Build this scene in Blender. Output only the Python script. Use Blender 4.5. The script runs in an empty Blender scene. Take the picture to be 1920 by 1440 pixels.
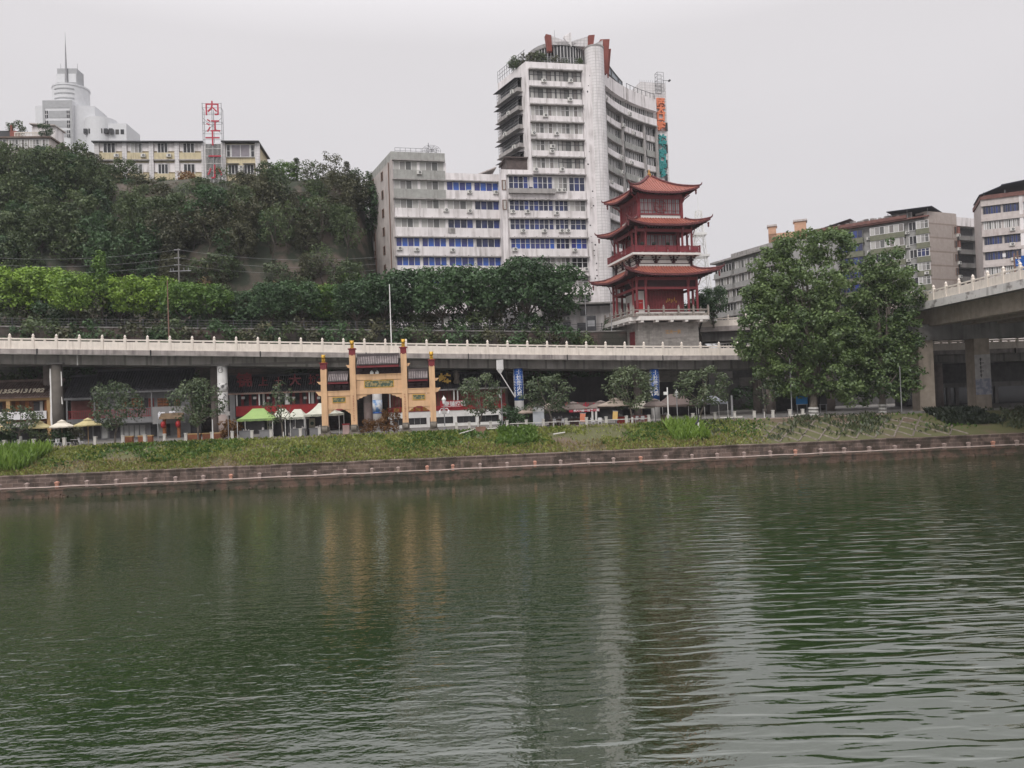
import bpy, math, random
import numpy as np
from mathutils import Vector, Matrix
R = math.radians
scene = bpy.context.scene
col = scene.collection
random.seed(7)

# ------------------------------------------------------------------ camera, sky, sun, exposure
CAM_H, PITCH, ROLL, FPX = 8.0, R(1.0), R(2.1), 1440.0
_fw = Vector((0, math.cos(PITCH), math.sin(PITCH)))
_u0 = Vector((0, -math.sin(PITCH), math.cos(PITCH)))
_x0 = Vector((1, 0, 0))
_rt = _x0 * math.cos(ROLL) - _u0 * math.sin(ROLL)
_up = _x0 * math.sin(ROLL) + _u0 * math.cos(ROLL)
cam_data = bpy.data.cameras.new('camera')
cam_data.sensor_width = 36
cam_data.lens = 36 * FPX / 1920
cam_data.clip_start = 0.5
cam_data.clip_end = 6000
cam = bpy.data.objects.new('camera', cam_data)
cam.matrix_world = Matrix(((_rt.x, _up.x, -_fw.x, 0), (_rt.y, _up.y, -_fw.y, 0), (_rt.z, _up.z, -_fw.z, CAM_H), (0, 0, 0, 1)))
col.objects.link(cam)
scene.camera = cam

SUN_EL, SUN_AZ = R(44), R(203)            # behind the camera and to its left
world = bpy.data.worlds.new('World')
scene.world = world
world.use_nodes = True
wn, wl = world.node_tree.nodes, world.node_tree.links
wn.clear()
w_out = wn.new('ShaderNodeOutputWorld')
w_bg = wn.new('ShaderNodeBackground')
w_sky = wn.new('ShaderNodeTexSky')
w_sky.sky_type = 'NISHITA'
w_sky.sun_disc = False
w_sky.sun_elevation = SUN_EL
w_sky.sun_rotation = SUN_AZ
w_hs = wn.new('ShaderNodeHueSaturation')
w_hs.inputs['Saturation'].default_value = 0.12
w_hs.inputs['Value'].default_value = 1.0
w_tc = wn.new('ShaderNodeTexCoord')
w_sep = wn.new('ShaderNodeSeparateXYZ')
w_cr = wn.new('ShaderNodeValToRGB')        # overcast sky, made much brighter above the frame to lift water and ambient
w_cr.color_ramp.elements[0].position = 0.0
w_cr.color_ramp.elements[0].color = (0.54, 0.523, 0.545, 1)
w_cr.color_ramp.elements[1].position = 1.0
w_cr.color_ramp.elements[1].color = (2.2, 2.16, 2.2, 1)
e = w_cr.color_ramp.elements.new(0.42)
e.color = (0.655, 0.632, 0.65, 1)
e = w_cr.color_ramp.elements.new(0.58)
e.color = (1.10, 1.07, 1.10, 1)
w_ns = wn.new('ShaderNodeTexNoise')
w_ns.inputs['Scale'].default_value = 1.6
w_ns.inputs['Detail'].default_value = 3
w_mp = wn.new('ShaderNodeMapping')
w_mp.inputs['Scale'].default_value = (1, 1, 3)
w_cl = wn.new('ShaderNodeMapRange')
w_cl.inputs['From Min'].default_value = 0.3
w_cl.inputs['From Max'].default_value = 0.7
w_cl.inputs['To Min'].default_value = 9.75
w_cl.inputs['To Max'].default_value = 10.25
w_mul = wn.new('ShaderNodeVectorMath')
w_mul.operation = 'SCALE'
w_mix = wn.new('ShaderNodeMix')
w_mix.data_type = 'RGBA'
w_mix.inputs[0].default_value = 0.93
wl.new(w_tc.outputs['Generated'], w_sep.inputs[0])
wl.new(w_tc.outputs['Generated'], w_mp.inputs[0])
wl.new(w_mp.outputs[0], w_ns.inputs['Vector'])
wl.new(w_ns.outputs[0], w_cl.inputs['Value'])
wl.new(w_sep.outputs['Z'], w_cr.inputs[0])
wl.new(w_cr.outputs[0], w_mul.inputs[0])
wl.new(w_cl.outputs[0], w_mul.inputs['Scale'])
wl.new(w_sky.outputs[0], w_hs.inputs['Color'])
wl.new(w_hs.outputs[0], w_mix.inputs[6])
wl.new(w_mul.outputs[0], w_mix.inputs[7])
wl.new(w_mix.outputs[2], w_bg.inputs['Color'])
w_bg.inputs['Strength'].default_value = 0.1
wl.new(w_bg.outputs[0], w_out.inputs['Surface'])

sun_data = bpy.data.lights.new('sun', 'SUN')
sun_data.energy = 1.5
sun_data.angle = R(25)
sun_data.color = (1.0, 0.96, 0.91)
sun = bpy.data.objects.new('sun', sun_data)
_sd = Vector((math.sin(SUN_AZ) * math.cos(SUN_EL), math.cos(SUN_AZ) * math.cos(SUN_EL), math.sin(SUN_EL)))
sun.rotation_euler = _sd.to_track_quat('Z', 'Y').to_euler()
sun.location = (0, 0, 120)
col.objects.link(sun)

scene.view_settings.view_transform = 'Standard'
scene.view_settings.look = 'None'
scene.view_settings.exposure = 0.22
scene.view_settings.gamma = 1.0
scene.cycles.max_bounces = 6
scene.cycles.diffuse_bounces = 4
scene.cycles.glossy_bounces = 3
scene.cycles.transmission_bounces = 3
scene.cycles.transparent_max_bounces = 4
scene.cycles.use_denoising = True

# ------------------------------------------------------------------ from measured picture points to places
CAM = Vector((0, 0, CAM_H))
def ray(x, y):
    return _rt * ((x - 960) / FPX) + _up * ((720 - y) / FPX) + _fw
def at(x, y, Y):
    d = ray(x, y)
    return CAM + d * (Y / d.y)
def hit(x, y, P0, beta):
    """where the sight line meets the upright plane through P0 running along beta: (distance along it, height)"""
    d = ray(x, y)
    n = Vector((-math.sin(beta), math.cos(beta), 0))
    t = (Vector(P0) - CAM).dot(n) / d.dot(n)
    p = CAM + d * t
    return ((p - Vector(P0)).dot(Vector((math.cos(beta), math.sin(beta), 0))), p.z)

GZ = 4.4                                   # promenade level; the water is at 0
BANK_A = math.atan(0.08)
def bank(X): return 77.5 + 0.08 * X
def prom(x, d, y=800):
    """point on the promenade in column x, d metres behind the waterline"""
    Y = 88.0
    for _ in range(6):
        X = at(x, y, Y).x
        Y = bank(X) + d
    return Vector((X, Y, GZ))
def via_y(X): return 92 + 0.132 * (X + 61)  # front edge of the viaduct
VIA_A = math.atan(0.132)
def via_z(X):
    t = 16.1 - 0.0407 * (X + 61)
    return 12.4 + math.log1p(math.exp((t - 12.4) * 3)) / 3
def cliff_y(X): return via_y(X) + 13.5 + (0 if X < 26 else min(1, (X - 26) / 10) * 14)
def up_z(X): return 17.3 - 0.035 * min(X, 10) if X < 26 else 17.0 - min(1, (X - 26) / 10) * 3.5

# ------------------------------------------------------------------ mesh helpers
class MB:
    def __init__(s): s.v, s.f, s.m = [], [], []
    def face(s, idx, mi=0): s.f.append(tuple(idx)); s.m.append(mi)
    def poly(s, pts, mi=0):
        b = len(s.v); s.v += [tuple(p) for p in pts]; s.face(range(b, b + len(pts)), mi); return s
    def hexa(s, p, mi=0):
        b = len(s.v); s.v += [tuple(q) for q in p]
        for f in ((0, 3, 2, 1), (4, 5, 6, 7), (0, 1, 5, 4), (1, 2, 6, 5), (2, 3, 7, 6), (3, 0, 4, 7)):
            s.face([b + i for i in f], mi)
        return s
    def box(s, x0, x1, y0, y1, z0, z1, mi=0):
        return s.hexa(((x0, y0, z0), (x1, y0, z0), (x1, y1, z0), (x0, y1, z0), (x0, y0, z1), (x1, y0, z1), (x1, y1, z1), (x0, y1, z1)), mi)
    def cyl(s, p0, p1, r0, r1=None, n=10, mi=0, cap=True):
        r1 = r0 if r1 is None else r1
        p0, p1 = Vector(p0), Vector(p1)
        a = (p1 - p0).normalized()
        u = a.orthogonal().normalized(); w = a.cross(u)
        b = len(s.v)
        for p, r in ((p0, r0), (p1, r1)):
            for i in range(n):
                t = 2 * math.pi * i / n
                s.v.append(tuple(p + (u * math.cos(t) + w * math.sin(t)) * r))
        for i in range(n):
            j = (i + 1) % n
            s.face((b + i, b + j, b + n + j, b + n + i), mi)
        if cap:
            s.face([b + n - 1 - i for i in range(n)], mi); s.face([b + n + i for i in range(n)], mi)
        return s
    def tube(s, pts, r, n=6, mi=0):
        rs = r if isinstance(r, (list, tuple)) else [r] * len(pts)
        for i in range(len(pts) - 1): s.cyl(pts[i], pts[i + 1], rs[i], rs[i + 1], n, mi)
        return s
    def lathe(s, prof, c=(0, 0, 0), n=12, mi=0):
        b = len(s.v); c = Vector(c)
        for r, z in prof:
            for i in range(n):
                t = 2 * math.pi * i / n
                s.v.append((c.x + r * math.cos(t), c.y + r * math.sin(t), c.z + z))
        for k in range(len(prof) - 1):
            for i in range(n):
                j = (i + 1) % n
                s.face((b + k * n + i, b + k * n + j, b + (k + 1) * n + j, b + (k + 1) * n + i), mi)
        s.face([b + n - 1 - i for i in range(n)], mi); s.face([b + (len(prof) - 1) * n + i for i in range(n)], mi)
        return s
    def prism(s, poly, y0, y1, mi=0):
        """an outline in x, z pushed from y0 to y1"""
        b = len(s.v); n = len(poly)
        s.v += [(x, y0, z) for x, z in poly] + [(x, y1, z) for x, z in poly]
        s.face(range(b, b + n), mi); s.face(range(b + 2 * n - 1, b + n - 1, -1), mi)
        for i in range(n):
            j = (i + 1) % n
            s.face((b + i, b + n + i, b + n + j, b + j), mi)
        return s
    def slab(s, poly, z0, z1, mi=0):
        """an outline in x, y (counter-clockwise) from z0 to z1"""
        b = len(s.v); n = len(poly)
        s.v += [(p[0], p[1], z0) for p in poly] + [(p[0], p[1], z1) for p in poly]
        s.face(range(b + n - 1, b - 1, -1), mi); s.face(range(b + n, b + 2 * n), mi)
        for i in range(n):
            j = (i + 1) % n
            s.face((b + i, b + j, b + n + j, b + n + i), mi)
        return s
    def grid(s, P, mi=0):
        """rows of points"""
        b = len(s.v); w = len(P[0])
        for r in P: s.v += [tuple(p) for p in r]
        for i in range(len(P) - 1):
            for j in range(w - 1):
                s.face((b + i * w + j, b + i * w + j + 1, b + (i + 1) * w + j + 1, b + (i + 1) * w + j), mi)
        return s
    def strip(s, pts, o0, o1, z0, z1, mi=0):
        """a wall along the xy line pts, between the offsets o0 and o1 to its left; z0, z1 may be functions of the point"""
        N = []
        for i in range(len(pts)):
            a = Vector(pts[max(i - 1, 0)][:2]); c = Vector(pts[min(i + 1, len(pts) - 1)][:2])
            d = (c - a).normalized(); N.append(Vector((-d.y, d.x)))
        g = lambda z, p: z(p) if callable(z) else z
        A = [(p[0] + n.x * o0, p[1] + n.y * o0) for p, n in zip(pts, N)]
        B = [(p[0] + n.x * o1, p[1] + n.y * o1) for p, n in zip(pts, N)]
        b = len(s.v)
        for i, p in enumerate(pts):
            lo, hi = g(z0, p), g(z1, p)
            s.v += [(A[i][0], A[i][1], lo), (B[i][0], B[i][1], lo), (B[i][0], B[i][1], hi), (A[i][0], A[i][1], hi)]
        for i in range(len(pts) - 1):
            k = b + 4 * i
            for q in range(4):
                r = (q + 1) % 4
                s.face((k + q, k + 4 + q, k + 4 + r, k + r), mi)
        s.face((b, b + 1, b + 2, b + 3), mi); k = b + 4 * (len(pts) - 1); s.face((k + 3, k + 2, k + 1, k), mi)
        return s
    def mesh(s, name, mats, smooth=False):
        me = bpy.data.meshes.new(name)
        me.from_pydata(s.v, [], s.f)
        for m in (mats if isinstance(mats, (list, tuple)) else [mats]): me.materials.append(m)
        if any(s.m): me.polygons.foreach_set('material_index', s.m)
        if smooth: me.polygons.foreach_set('use_smooth', [True] * len(s.f))
        me.update()
        return me
    def each(s, name, mats, parent=None, world_space=False):
        """every loose piece as a part of its own"""
        root = list(range(len(s.v)))
        def find(i):
            while root[i] != i: root[i] = root[root[i]]; i = root[i]
            return i
        for f in s.f:
            for k in f[1:]: root[find(k)] = find(f[0])
        groups = {}
        for f, m in zip(s.f, s.m): groups.setdefault(find(f[0]), []).append((f, m))
        out = []
        for g in groups.values():
            q = MB(); ix = {}
            for f, m in g:
                for k in f:
                    if k not in ix: ix[k] = len(q.v); q.v.append(s.v[k])
                q.face([ix[k] for k in f], m)
            out.append(q.build(name, mats, parent, world_space))
        return out
    def build(s, name, mats, parent=None, world_space=False, smooth=False, loc=None, rz=0):
        if world_space and parent is not None:
            inv = wm(parent).inverted()
            s.v = [tuple(inv @ Vector(p)) for p in s.v]
        return link(name, s.mesh(name, mats, smooth), parent, loc, rz)

def wm(o):
    m = o.matrix_basis.copy()
    return wm(o.parent) @ m if o.parent else m
def link(name, data, parent=None, loc=None, rz=0):
    o = bpy.data.objects.new(name, data)
    col.objects.link(o)
    if parent is not None: o.parent = parent
    if loc is not None: o.location = loc
    if rz: o.rotation_euler = (0, 0, rz)
    return o
def tag(o, label, cat, group=None, kind=None):
    if label: o['label'] = label
    if cat: o['category'] = cat
    if group: o['group'] = group
    if kind: o['kind'] = kind
    return o
def thing(name, label, cat, loc=(0, 0, 0), rz=0, group=None):
    return tag(link(name, None, None, loc, rz), label, cat, group)
def structure(o):
    o['kind'] = 'structure'; return o
KIDS = {}
def kids(o):
    return [c for c in col.objects if c.parent == o]
def copy_thing(o, loc, rz=0, label=None, scale=None, children=None):
    """a copy of a thing with copies of its parts and sub-parts"""
    c = o.copy(); col.objects.link(c); c.location = loc; c.rotation_euler = (0, 0, rz)
    if scale is not None: c.scale = scale if isinstance(scale, (tuple, list)) else (scale,) * 3
    if label: c['label'] = label
    for ch, subs in (children if children is not None else [(k, kids(k)) for k in kids(o)]):
        d = ch.copy(); col.objects.link(d); d.parent = c
        for g in subs:
            q = g.copy(); col.objects.link(q); q.parent = d
    return c

_txt = {}
def letters(body, size, depth=0.05, bold=0.0, vertical=False, gap=1.15):
    """lettering as a mesh standing in x, z and facing -y, centred on its origin"""
    key = (body, size, depth, bold, vertical, gap)
    if key in _txt: return _txt[key]
    cu = bpy.data.curves.new('lettering', 'FONT')
    cu.body = '\n'.join(body) if vertical else body
    cu.size = size; cu.extrude = depth / 2; cu.offset = bold * size
    cu.align_x = 'CENTER'; cu.align_y = 'CENTER'
    cu.space_line = gap
    cu.resolution_u = 2
    ob = bpy.data.objects.new('lettering', cu); col.objects.link(ob)
    dg = bpy.context.evaluated_depsgraph_get(); dg.update()
    me = bpy.data.meshes.new_from_object(ob.evaluated_get(dg))
    bpy.data.objects.remove(ob)
    me.transform(Matrix.Rotation(R(90), 4, 'X'))
    if len(me.vertices):
        c = np.empty(len(me.vertices) * 3); me.vertices.foreach_get('co', c); c = c.reshape(-1, 3)
        mid = (c.min(0) + c.max(0)) / 2
        me.transform(Matrix.Translation(-Vector(mid)))
    me.name = 'lettering'
    _txt[key] = me
    return me
def lettering(body, size, m, parent, loc, rz=0, name='lettering', **kw):
    me = letters(body, size, **kw).copy()
    me.materials.clear(); me.materials.append(m)
    return link(name, me, parent, loc, rz)

# ------------------------------------------------------------------ materials
MATS = {}
def mat(name, c, rough=0.8, var=0.12, scale=1.5, stain=None, stain_amt=0.5, stain_thr=0.55, streak=True, streak_scale=1.0,
        brick=None, brickcols=((1, 1, 1), (0.72, 0.72, 0.72)), tile=False, spec=0.4, metallic=0.0, bump=0.0, c2=None, c2_thr=0.5, c2_scale=0.4, island=None, bump_scale=6.0):
    """a weathered surface: mottling, run-off streaks, an optional second colour, courses of bricks or tiles"""
    m = bpy.data.materials.new(name); m.use_nodes = True
    nt = m.node_tree; N, L = nt.nodes, nt.links
    b = N['Principled BSDF']
    b.inputs['Roughness'].default_value = rough
    b.inputs['Metallic'].default_value = metallic
    b.inputs['Specular IOR Level'].default_value = spec
    tc = N.new('ShaderNodeTexCoord')
    def noise(sc, det=4, vec=None, dist=0):
        n = N.new('ShaderNodeTexNoise'); n.inputs['Scale'].default_value = sc; n.inputs['Detail'].default_value = det
        n.inputs['Distortion'].default_value = dist
        L.new(vec or tc.outputs['Object'], n.inputs['Vector']); return n.outputs[0]
    def ramp(x, lo, hi):
        r = N.new('ShaderNodeMapRange'); r.inputs['From Min'].default_value = lo; r.inputs['From Max'].default_value = hi
        r.clamp = True; L.new(x, r.inputs['Value']); return r.outputs[0]
    def mix(f, a, bb):
        q = N.new('ShaderNodeMix'); q.data_type = 'RGBA'
        if isinstance(f, float): q.inputs[0].default_value = f
        else: L.new(f, q.inputs[0])
        for s, i in ((a, 6), (bb, 7)):
            if isinstance(s, tuple): q.inputs[i].default_value = (*s[:3], 1)
            else: L.new(s, q.inputs[i])
        return q.outputs[2]
    def mathn(op, a, bb):
        q = N.new('ShaderNodeMath'); q.operation = op
        for s, i in ((a, 0), (bb, 1)):
            if isinstance(s, (int, float)): q.inputs[i].default_value = s
            else: L.new(s, q.inputs[i])
        return q.outputs[0]
    out = c
    if island:
        g = N.new('ShaderNodeNewGeometry'); r = N.new('ShaderNodeValToRGB'); r.color_ramp.interpolation = 'CONSTANT'
        els = r.color_ramp.elements
        while len(els) > 1: els.remove(els[-1])
        for i, (p, cc) in enumerate(island):
            el = els[0] if i == 0 else els.new(p)
            el.position = p; el.color = (*cc, 1)
        L.new(g.outputs['Random Per Island'], r.inputs[0]); out = r.outputs[0]
    if c2: out = mix(ramp(noise(c2_scale, 5), c2_thr - 0.06, c2_thr + 0.06), out, c2)
    dark = tuple(x * (1 - var * 2.2) for x in c[:3]); 
    if not island: out = mix(ramp(noise(scale, 5), 0.3, 0.7), dark if out == c else mix(0.75, dark, out), out)
    if brick:
        bw, bh, mc = brick
        sp = N.new('ShaderNodeSeparateXYZ'); L.new(tc.outputs['Object'], sp.inputs[0])
        cb = N.new('ShaderNodeCombineXYZ'); L.new(mathn('ADD', sp.outputs[0], sp.outputs[1]), cb.inputs[0]); L.new(sp.outputs[2], cb.inputs[1])
        bt = N.new('ShaderNodeTexBrick'); bt.inputs['Scale'].default_value = 1
        bt.inputs['Brick Width'].default_value = bw; bt.inputs['Row Height'].default_value = bh
        bt.inputs['Mortar Size'].default_value = min(bw, bh) * 0.06
        bt.inputs['Color1'].default_value = (*brickcols[0], 1); bt.inputs['Color2'].default_value = (0.95, 0.95, 0.95, 1) if tile else (*brickcols[1], 1); bt.offset = 0.0 if tile else 0.5; bt.inputs['Mortar'].default_value = (*mc, 1)
        L.new(cb.outputs[0], bt.inputs['Vector'])
        q = N.new('ShaderNodeMix'); q.data_type = 'RGBA'; q.blend_type = 'MULTIPLY'; q.inputs[0].default_value = 0.85
        if isinstance(out, tuple): q.inputs[6].default_value = (*out[:3], 1)
        else: L.new(out, q.inputs[6])
        L.new(bt.outputs[0], q.inputs[7]); out = q.outputs[2]
    if stain:
        mp = N.new('ShaderNodeMapping'); L.new(tc.outputs['Object'], mp.inputs[0])
        k = streak_scale
        mp.inputs['Scale'].default_value = (2.2 * k, 2.2 * k, 0.22 * k) if streak else (k, k, k)
        s1 = ramp(noise(1.0, 6, mp.outputs[0]), stain_thr - 0.05, stain_thr + 0.2)
        s2 = ramp(noise(0.35, 3), 0.35, 0.65)
        out = mix(mathn('MULTIPLY', mathn('MULTIPLY', s1, s2), stain_amt), out, stain)
    if isinstance(out, tuple): b.inputs['Base Color'].default_value = (*out[:3], 1)
    else: L.new(out, b.inputs['Base Color'])
    if bump:
        bp = N.new('ShaderNodeBump'); bp.inputs['Strength'].default_value = bump; bp.inputs['Distance'].default_value = 0.1
        L.new(noise(bump_scale, 4), bp.inputs['Height']); L.new(bp.outputs[0], b.inputs['Normal'])
    MATS[name] = m
    return m

def leaf_mat(name, lo, hi, back=0.25, hue_noise=0.35):
    """foliage: every leaf its own tone between lo and hi, some light coming through"""
    m = bpy.data.materials.new(name); m.use_nodes = True
    nt = m.node_tree; N, L = nt.nodes, nt.links
    N.remove(N['Principled BSDF'])
    g = N.new('ShaderNodeNewGeometry'); oi = N.new('ShaderNodeObjectInfo'); tc = N.new('ShaderNodeTexCoord')
    ns = N.new('ShaderNodeTexNoise'); ns.inputs['Scale'].default_value = hue_noise; ns.inputs['Detail'].default_value = 3
    L.new(tc.outputs['Object'], ns.inputs['Vector'])
    a = N.new('ShaderNodeMath'); a.operation = 'MULTIPLY_ADD'; L.new(ns.outputs[0], a.inputs[0]); a.inputs[1].default_value = 1.6; a.inputs[2].default_value = -0.55
    b = N.new('ShaderNodeMath'); b.operation = 'MULTIPLY_ADD'; L.new(g.outputs['Random Per Island'], b.inputs[0]); b.inputs[1].default_value = 0.55; L.new(a.outputs[0], b.inputs[2])
    c = N.new('ShaderNodeMath'); c.operation = 'MULTIPLY_ADD'; L.new(oi.outputs['Random'], c.inputs[0]); c.inputs[1].default_value = 0.4; L.new(b.outputs[0], c.inputs[2])
    d = N.new('ShaderNodeMath'); d.operation = 'SUBTRACT'; d.use_clamp = True; L.new(c.outputs[0], d.inputs[0]); d.inputs[1].default_value = 0.2
    mx = N.new('ShaderNodeMix'); mx.data_type = 'RGBA'; L.new(d.outputs[0], mx.inputs[0])
    mx.inputs[6].default_value = (*lo, 1); mx.inputs[7].default_value = (*hi, 1)
    df = N.new('ShaderNodeBsdfDiffuse'); tr = N.new('ShaderNodeBsdfTranslucent'); ms = N.new('ShaderNodeMixShader')
    gl = N.new('ShaderNodeBsdfGlossy'); gl.inputs['Roughness'].default_value = 0.45; gl.inputs['Color'].default_value = (0.6, 0.62, 0.6, 1)
    ms2 = N.new('ShaderNodeMixShader'); ms2.inputs[0].default_value = 0.045
    L.new(mx.outputs[2], df.inputs[0]); L.new(mx.outputs[2], tr.inputs[0]); ms.inputs[0].default_value = back
    L.new(df.outputs[0], ms.inputs[1]); L.new(tr.outputs[0], ms.inputs[2])
    L.new(ms.outputs[0], ms2.inputs[1]); L.new(gl.outputs[0], ms2.inputs[2])
    L.new(ms2.outputs[0], N['Material Output'].inputs['Surface'])
    return m

def glass(name, island, rough=0.12, spec=0.6):
    return mat(name, (0.1, 0.1, 0.1), rough=rough, island=island, spec=spec)

M_WHITE = mat('white_tile', (0.74, 0.70, 0.70), stain=(0.23, 0.205, 0.19), stain_amt=0.9, stain_thr=0.48, streak_scale=0.65, scale=0.4, var=0.05, rough=0.55)
M_WHITE_GRID = mat('white_tile_courses', (0.66, 0.635, 0.635), brick=(0.62, 0.55, (0.60, 0.60, 0.61)), tile=True, stain=(0.3, 0.28, 0.27), stain_amt=0.7, stain_thr=0.5, var=0.05, rough=0.5)
M_SLAB = mat('weathered_ledge', (0.36, 0.34, 0.33), stain=(0.10, 0.095, 0.09), stain_amt=0.8, stain_thr=0.48, var=0.12)
M_PARAPET = mat('grey_parapet', (0.36, 0.36, 0.34), stain=(0.15, 0.14, 0.13), stain_amt=0.7, stain_thr=0.5)
M_PINKSIDE = mat('stained_side_wall', (0.50, 0.45, 0.43), stain=(0.2, 0.17, 0.15), stain_amt=0.7, stain_thr=0.48, scale=0.5)
M_FRAME = mat('white_window_frame', (0.66, 0.65, 0.65), rough=0.45, var=0.05)
M_FRAME_DARK = mat('dark_window_frame', (0.08, 0.08, 0.085), rough=0.5)
M_GLASS = glass('curtained_glass', [(0, (0.06, 0.062, 0.065)), (0.22, (0.27, 0.26, 0.25)), (0.42, (0.12, 0.12, 0.115)), (0.58, (0.42, 0.41, 0.39)), (0.78, (0.19, 0.175, 0.165)), (0.95, (0.07, 0.2, 0.18))])
M_GLASS_BLUE = glass('blue_curtained_glass', [(0, (0.022, 0.055, 0.27)), (0.2, (0.03, 0.10, 0.42)), (0.4, (0.035, 0.045, 0.2)), (0.62, (0.03, 0.085, 0.36)), (0.78, (0.03, 0.035, 0.05)), (0.88, (0.04, 0.05, 0.17))])
M_GLASS_NAVY = glass('navy_glass', [(0, (0.025, 0.035, 0.12)), (0.35, (0.02, 0.025, 0.06)), (0.6, (0.03, 0.05, 0.2)), (0.8, (0.035, 0.04, 0.09))])
M_GLASS_DARK = glass('dark_glass', [(0, (0.018, 0.019, 0.022)), (0.5, (0.03, 0.03, 0.032)), (0.8, (0.05, 0.048, 0.045))])
M_AC = mat('ac_casing', (0.6, 0.59, 0.56), rough=0.5, var=0.05)
M_ACFAN = mat('ac_fan', (0.05, 0.05, 0.055), rough=0.6)
M_STEEL = mat('galvanised_steel', (0.32, 0.32, 0.33), rough=0.5, metallic=0.4)
M_DARKSTEEL = mat('dark_steel', (0.045, 0.045, 0.05), rough=0.5)
M_RUST = mat('rusty_steel', (0.20, 0.12, 0.09), rough=0.8)
M_CONC = mat('concrete', (0.30, 0.285, 0.265), stain=(0.075, 0.07, 0.065), stain_amt=0.85, stain_thr=0.46, scale=0.6, var=0.16, bump=0.15)
M_GIRD = mat('girder_concrete', (0.31, 0.295, 0.275), brick=(2.9, 9.0, (0.5, 0.5, 0.5)), brickcols=((1, 1, 1), (0.8, 0.79, 0.77)), stain=(0.075, 0.07, 0.065), stain_amt=0.85, stain_thr=0.46, scale=0.6, var=0.16)
M_CONC_DARK = mat('old_concrete', (0.22, 0.21, 0.20), stain=(0.06, 0.055, 0.05), stain_amt=0.8, stain_thr=0.45, scale=0.5, var=0.16)
M_RAIL = mat('cream_balustrade_paint', (0.74, 0.67, 0.60), stain=(0.32, 0.27, 0.22), stain_amt=0.5, stain_thr=0.52, var=0.07, rough=0.7, streak_scale=2)
M_FASCIA = mat('mossy_deck_edge', (0.38, 0.34, 0.32), stain=(0.085, 0.07, 0.075), stain_amt=0.9, stain_thr=0.49, var=0.2, scale=0.9)
M_BLACK = mat('black_paint', (0.012, 0.012, 0.013), rough=0.6)
M_WHITEPAINT = mat('white_paint', (0.74, 0.73, 0.71), rough=0.6, var=0.06, stain=(0.35, 0.33, 0.3), stain_amt=0.4)
M_RED = mat('red_paint', (0.34, 0.018, 0.02), rough=0.55, var=0.15)
M_BLUE = mat('blue_banner', (0.012, 0.085, 0.34), rough=0.5, var=0.1)
# ------------------------------------------------------------------ water
def make_water():
    m = bpy.data.materials.new('green_river_water'); m.use_nodes = True
    nt = m.node_tree; N, L = nt.nodes, nt.links
    b = N['Principled BSDF']
    b.inputs['Base Color'].default_value = (0.012, 0.025, 0.007, 1)
    b.inputs['Roughness'].default_value = 0.03
    b.inputs['IOR'].default_value = 2.7
    b.inputs['Specular IOR Level'].default_value = 0.5
    tc = N.new('ShaderNodeTexCoord')
    def noise(scale, mp, det=2, dist=0.0):
        mm = N.new('ShaderNodeMapping'); mm.inputs['Scale'].default_value = mp; L.new(tc.outputs['Object'], mm.inputs[0])
        n = N.new('ShaderNodeTexNoise'); n.inputs['Scale'].default_value = scale; n.inputs['Detail'].default_value = det; n.inputs['Distortion'].default_value = dist
        L.new(mm.outputs[0], n.inputs['Vector']); return n.outputs[0]
    def m2(op, a, c):
        q = N.new('ShaderNodeMath'); q.operation = op
        for s, i in ((a, 0), (c, 1)):
            if isinstance(s, (int, float)): q.inputs[i].default_value = s
            else: L.new(s, q.inputs[i])
        return q.outputs[0]
    def ramp(x, lo, hi, a=0.0, c=1.0):
        r = N.new('ShaderNodeMapRange'); r.inputs['From Min'].default_value = lo; r.inputs['From Max'].default_value = hi
        r.inputs['To Min'].default_value = a; r.inputs['To Max'].default_value = c; L.new(x, r.inputs['Value']); return r.outputs[0]
    swell = noise(1.75, (0.24, 1.0, 1), 1.6, 0.5)          # long crests lying across the view
    ripple = noise(2.4, (0.5, 1.0, 1), 2.5, 0.3)
    fine = noise(7.0, (0.6, 1.0, 1), 2)
    gust = noise(0.045, (1.0, 0.8, 1), 3, 0.5)             # patches roughened by the wind
    sp = N.new('ShaderNodeSeparateXYZ'); L.new(tc.outputs['Object'], sp.inputs[0])
    side = ramp(sp.outputs[0], -14, 10, 1.0, 0.16)          # the breeze dies out downstream, on the right
    calm = ramp(sp.outputs[1], 50, 76, 1.0, 0.3)            # and in the lee of the bank
    g = m2('MULTIPLY', m2('MULTIPLY', ramp(gust, 0.36, 0.62, 0.45, 1.15), side), calm)
    h = m2('ADD', m2('MULTIPLY', swell, m2('MULTIPLY', ramp(sp.outputs[0], -4, 14, 0.024, 0.115), calm)), m2('MULTIPLY', m2('ADD', m2('MULTIPLY', ripple, 0.042), m2('MULTIPLY', fine, 0.018)), g))
    bp = N.new('ShaderNodeBump'); bp.inputs['Strength'].default_value = 1.0; bp.inputs['Distance'].default_value = 1.0
    L.new(h, bp.inputs['Height']); L.new(bp.outputs[0], b.inputs['Normal'])
    return m
w = MB()
w.poly([(-500, -80, 0), (500, -80, 0), (500, 130, 0), (-500, 130, 0)])
structure(w.build('river_water', make_water()))
w = MB(); w.poly([(-500, -80, -3), (500, -80, -3), (500, 130, -3), (-500, 130, -3)])
structure(w.build('river_bed', mat('river_bed_mud', (0.05, 0.045, 0.03))))

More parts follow.
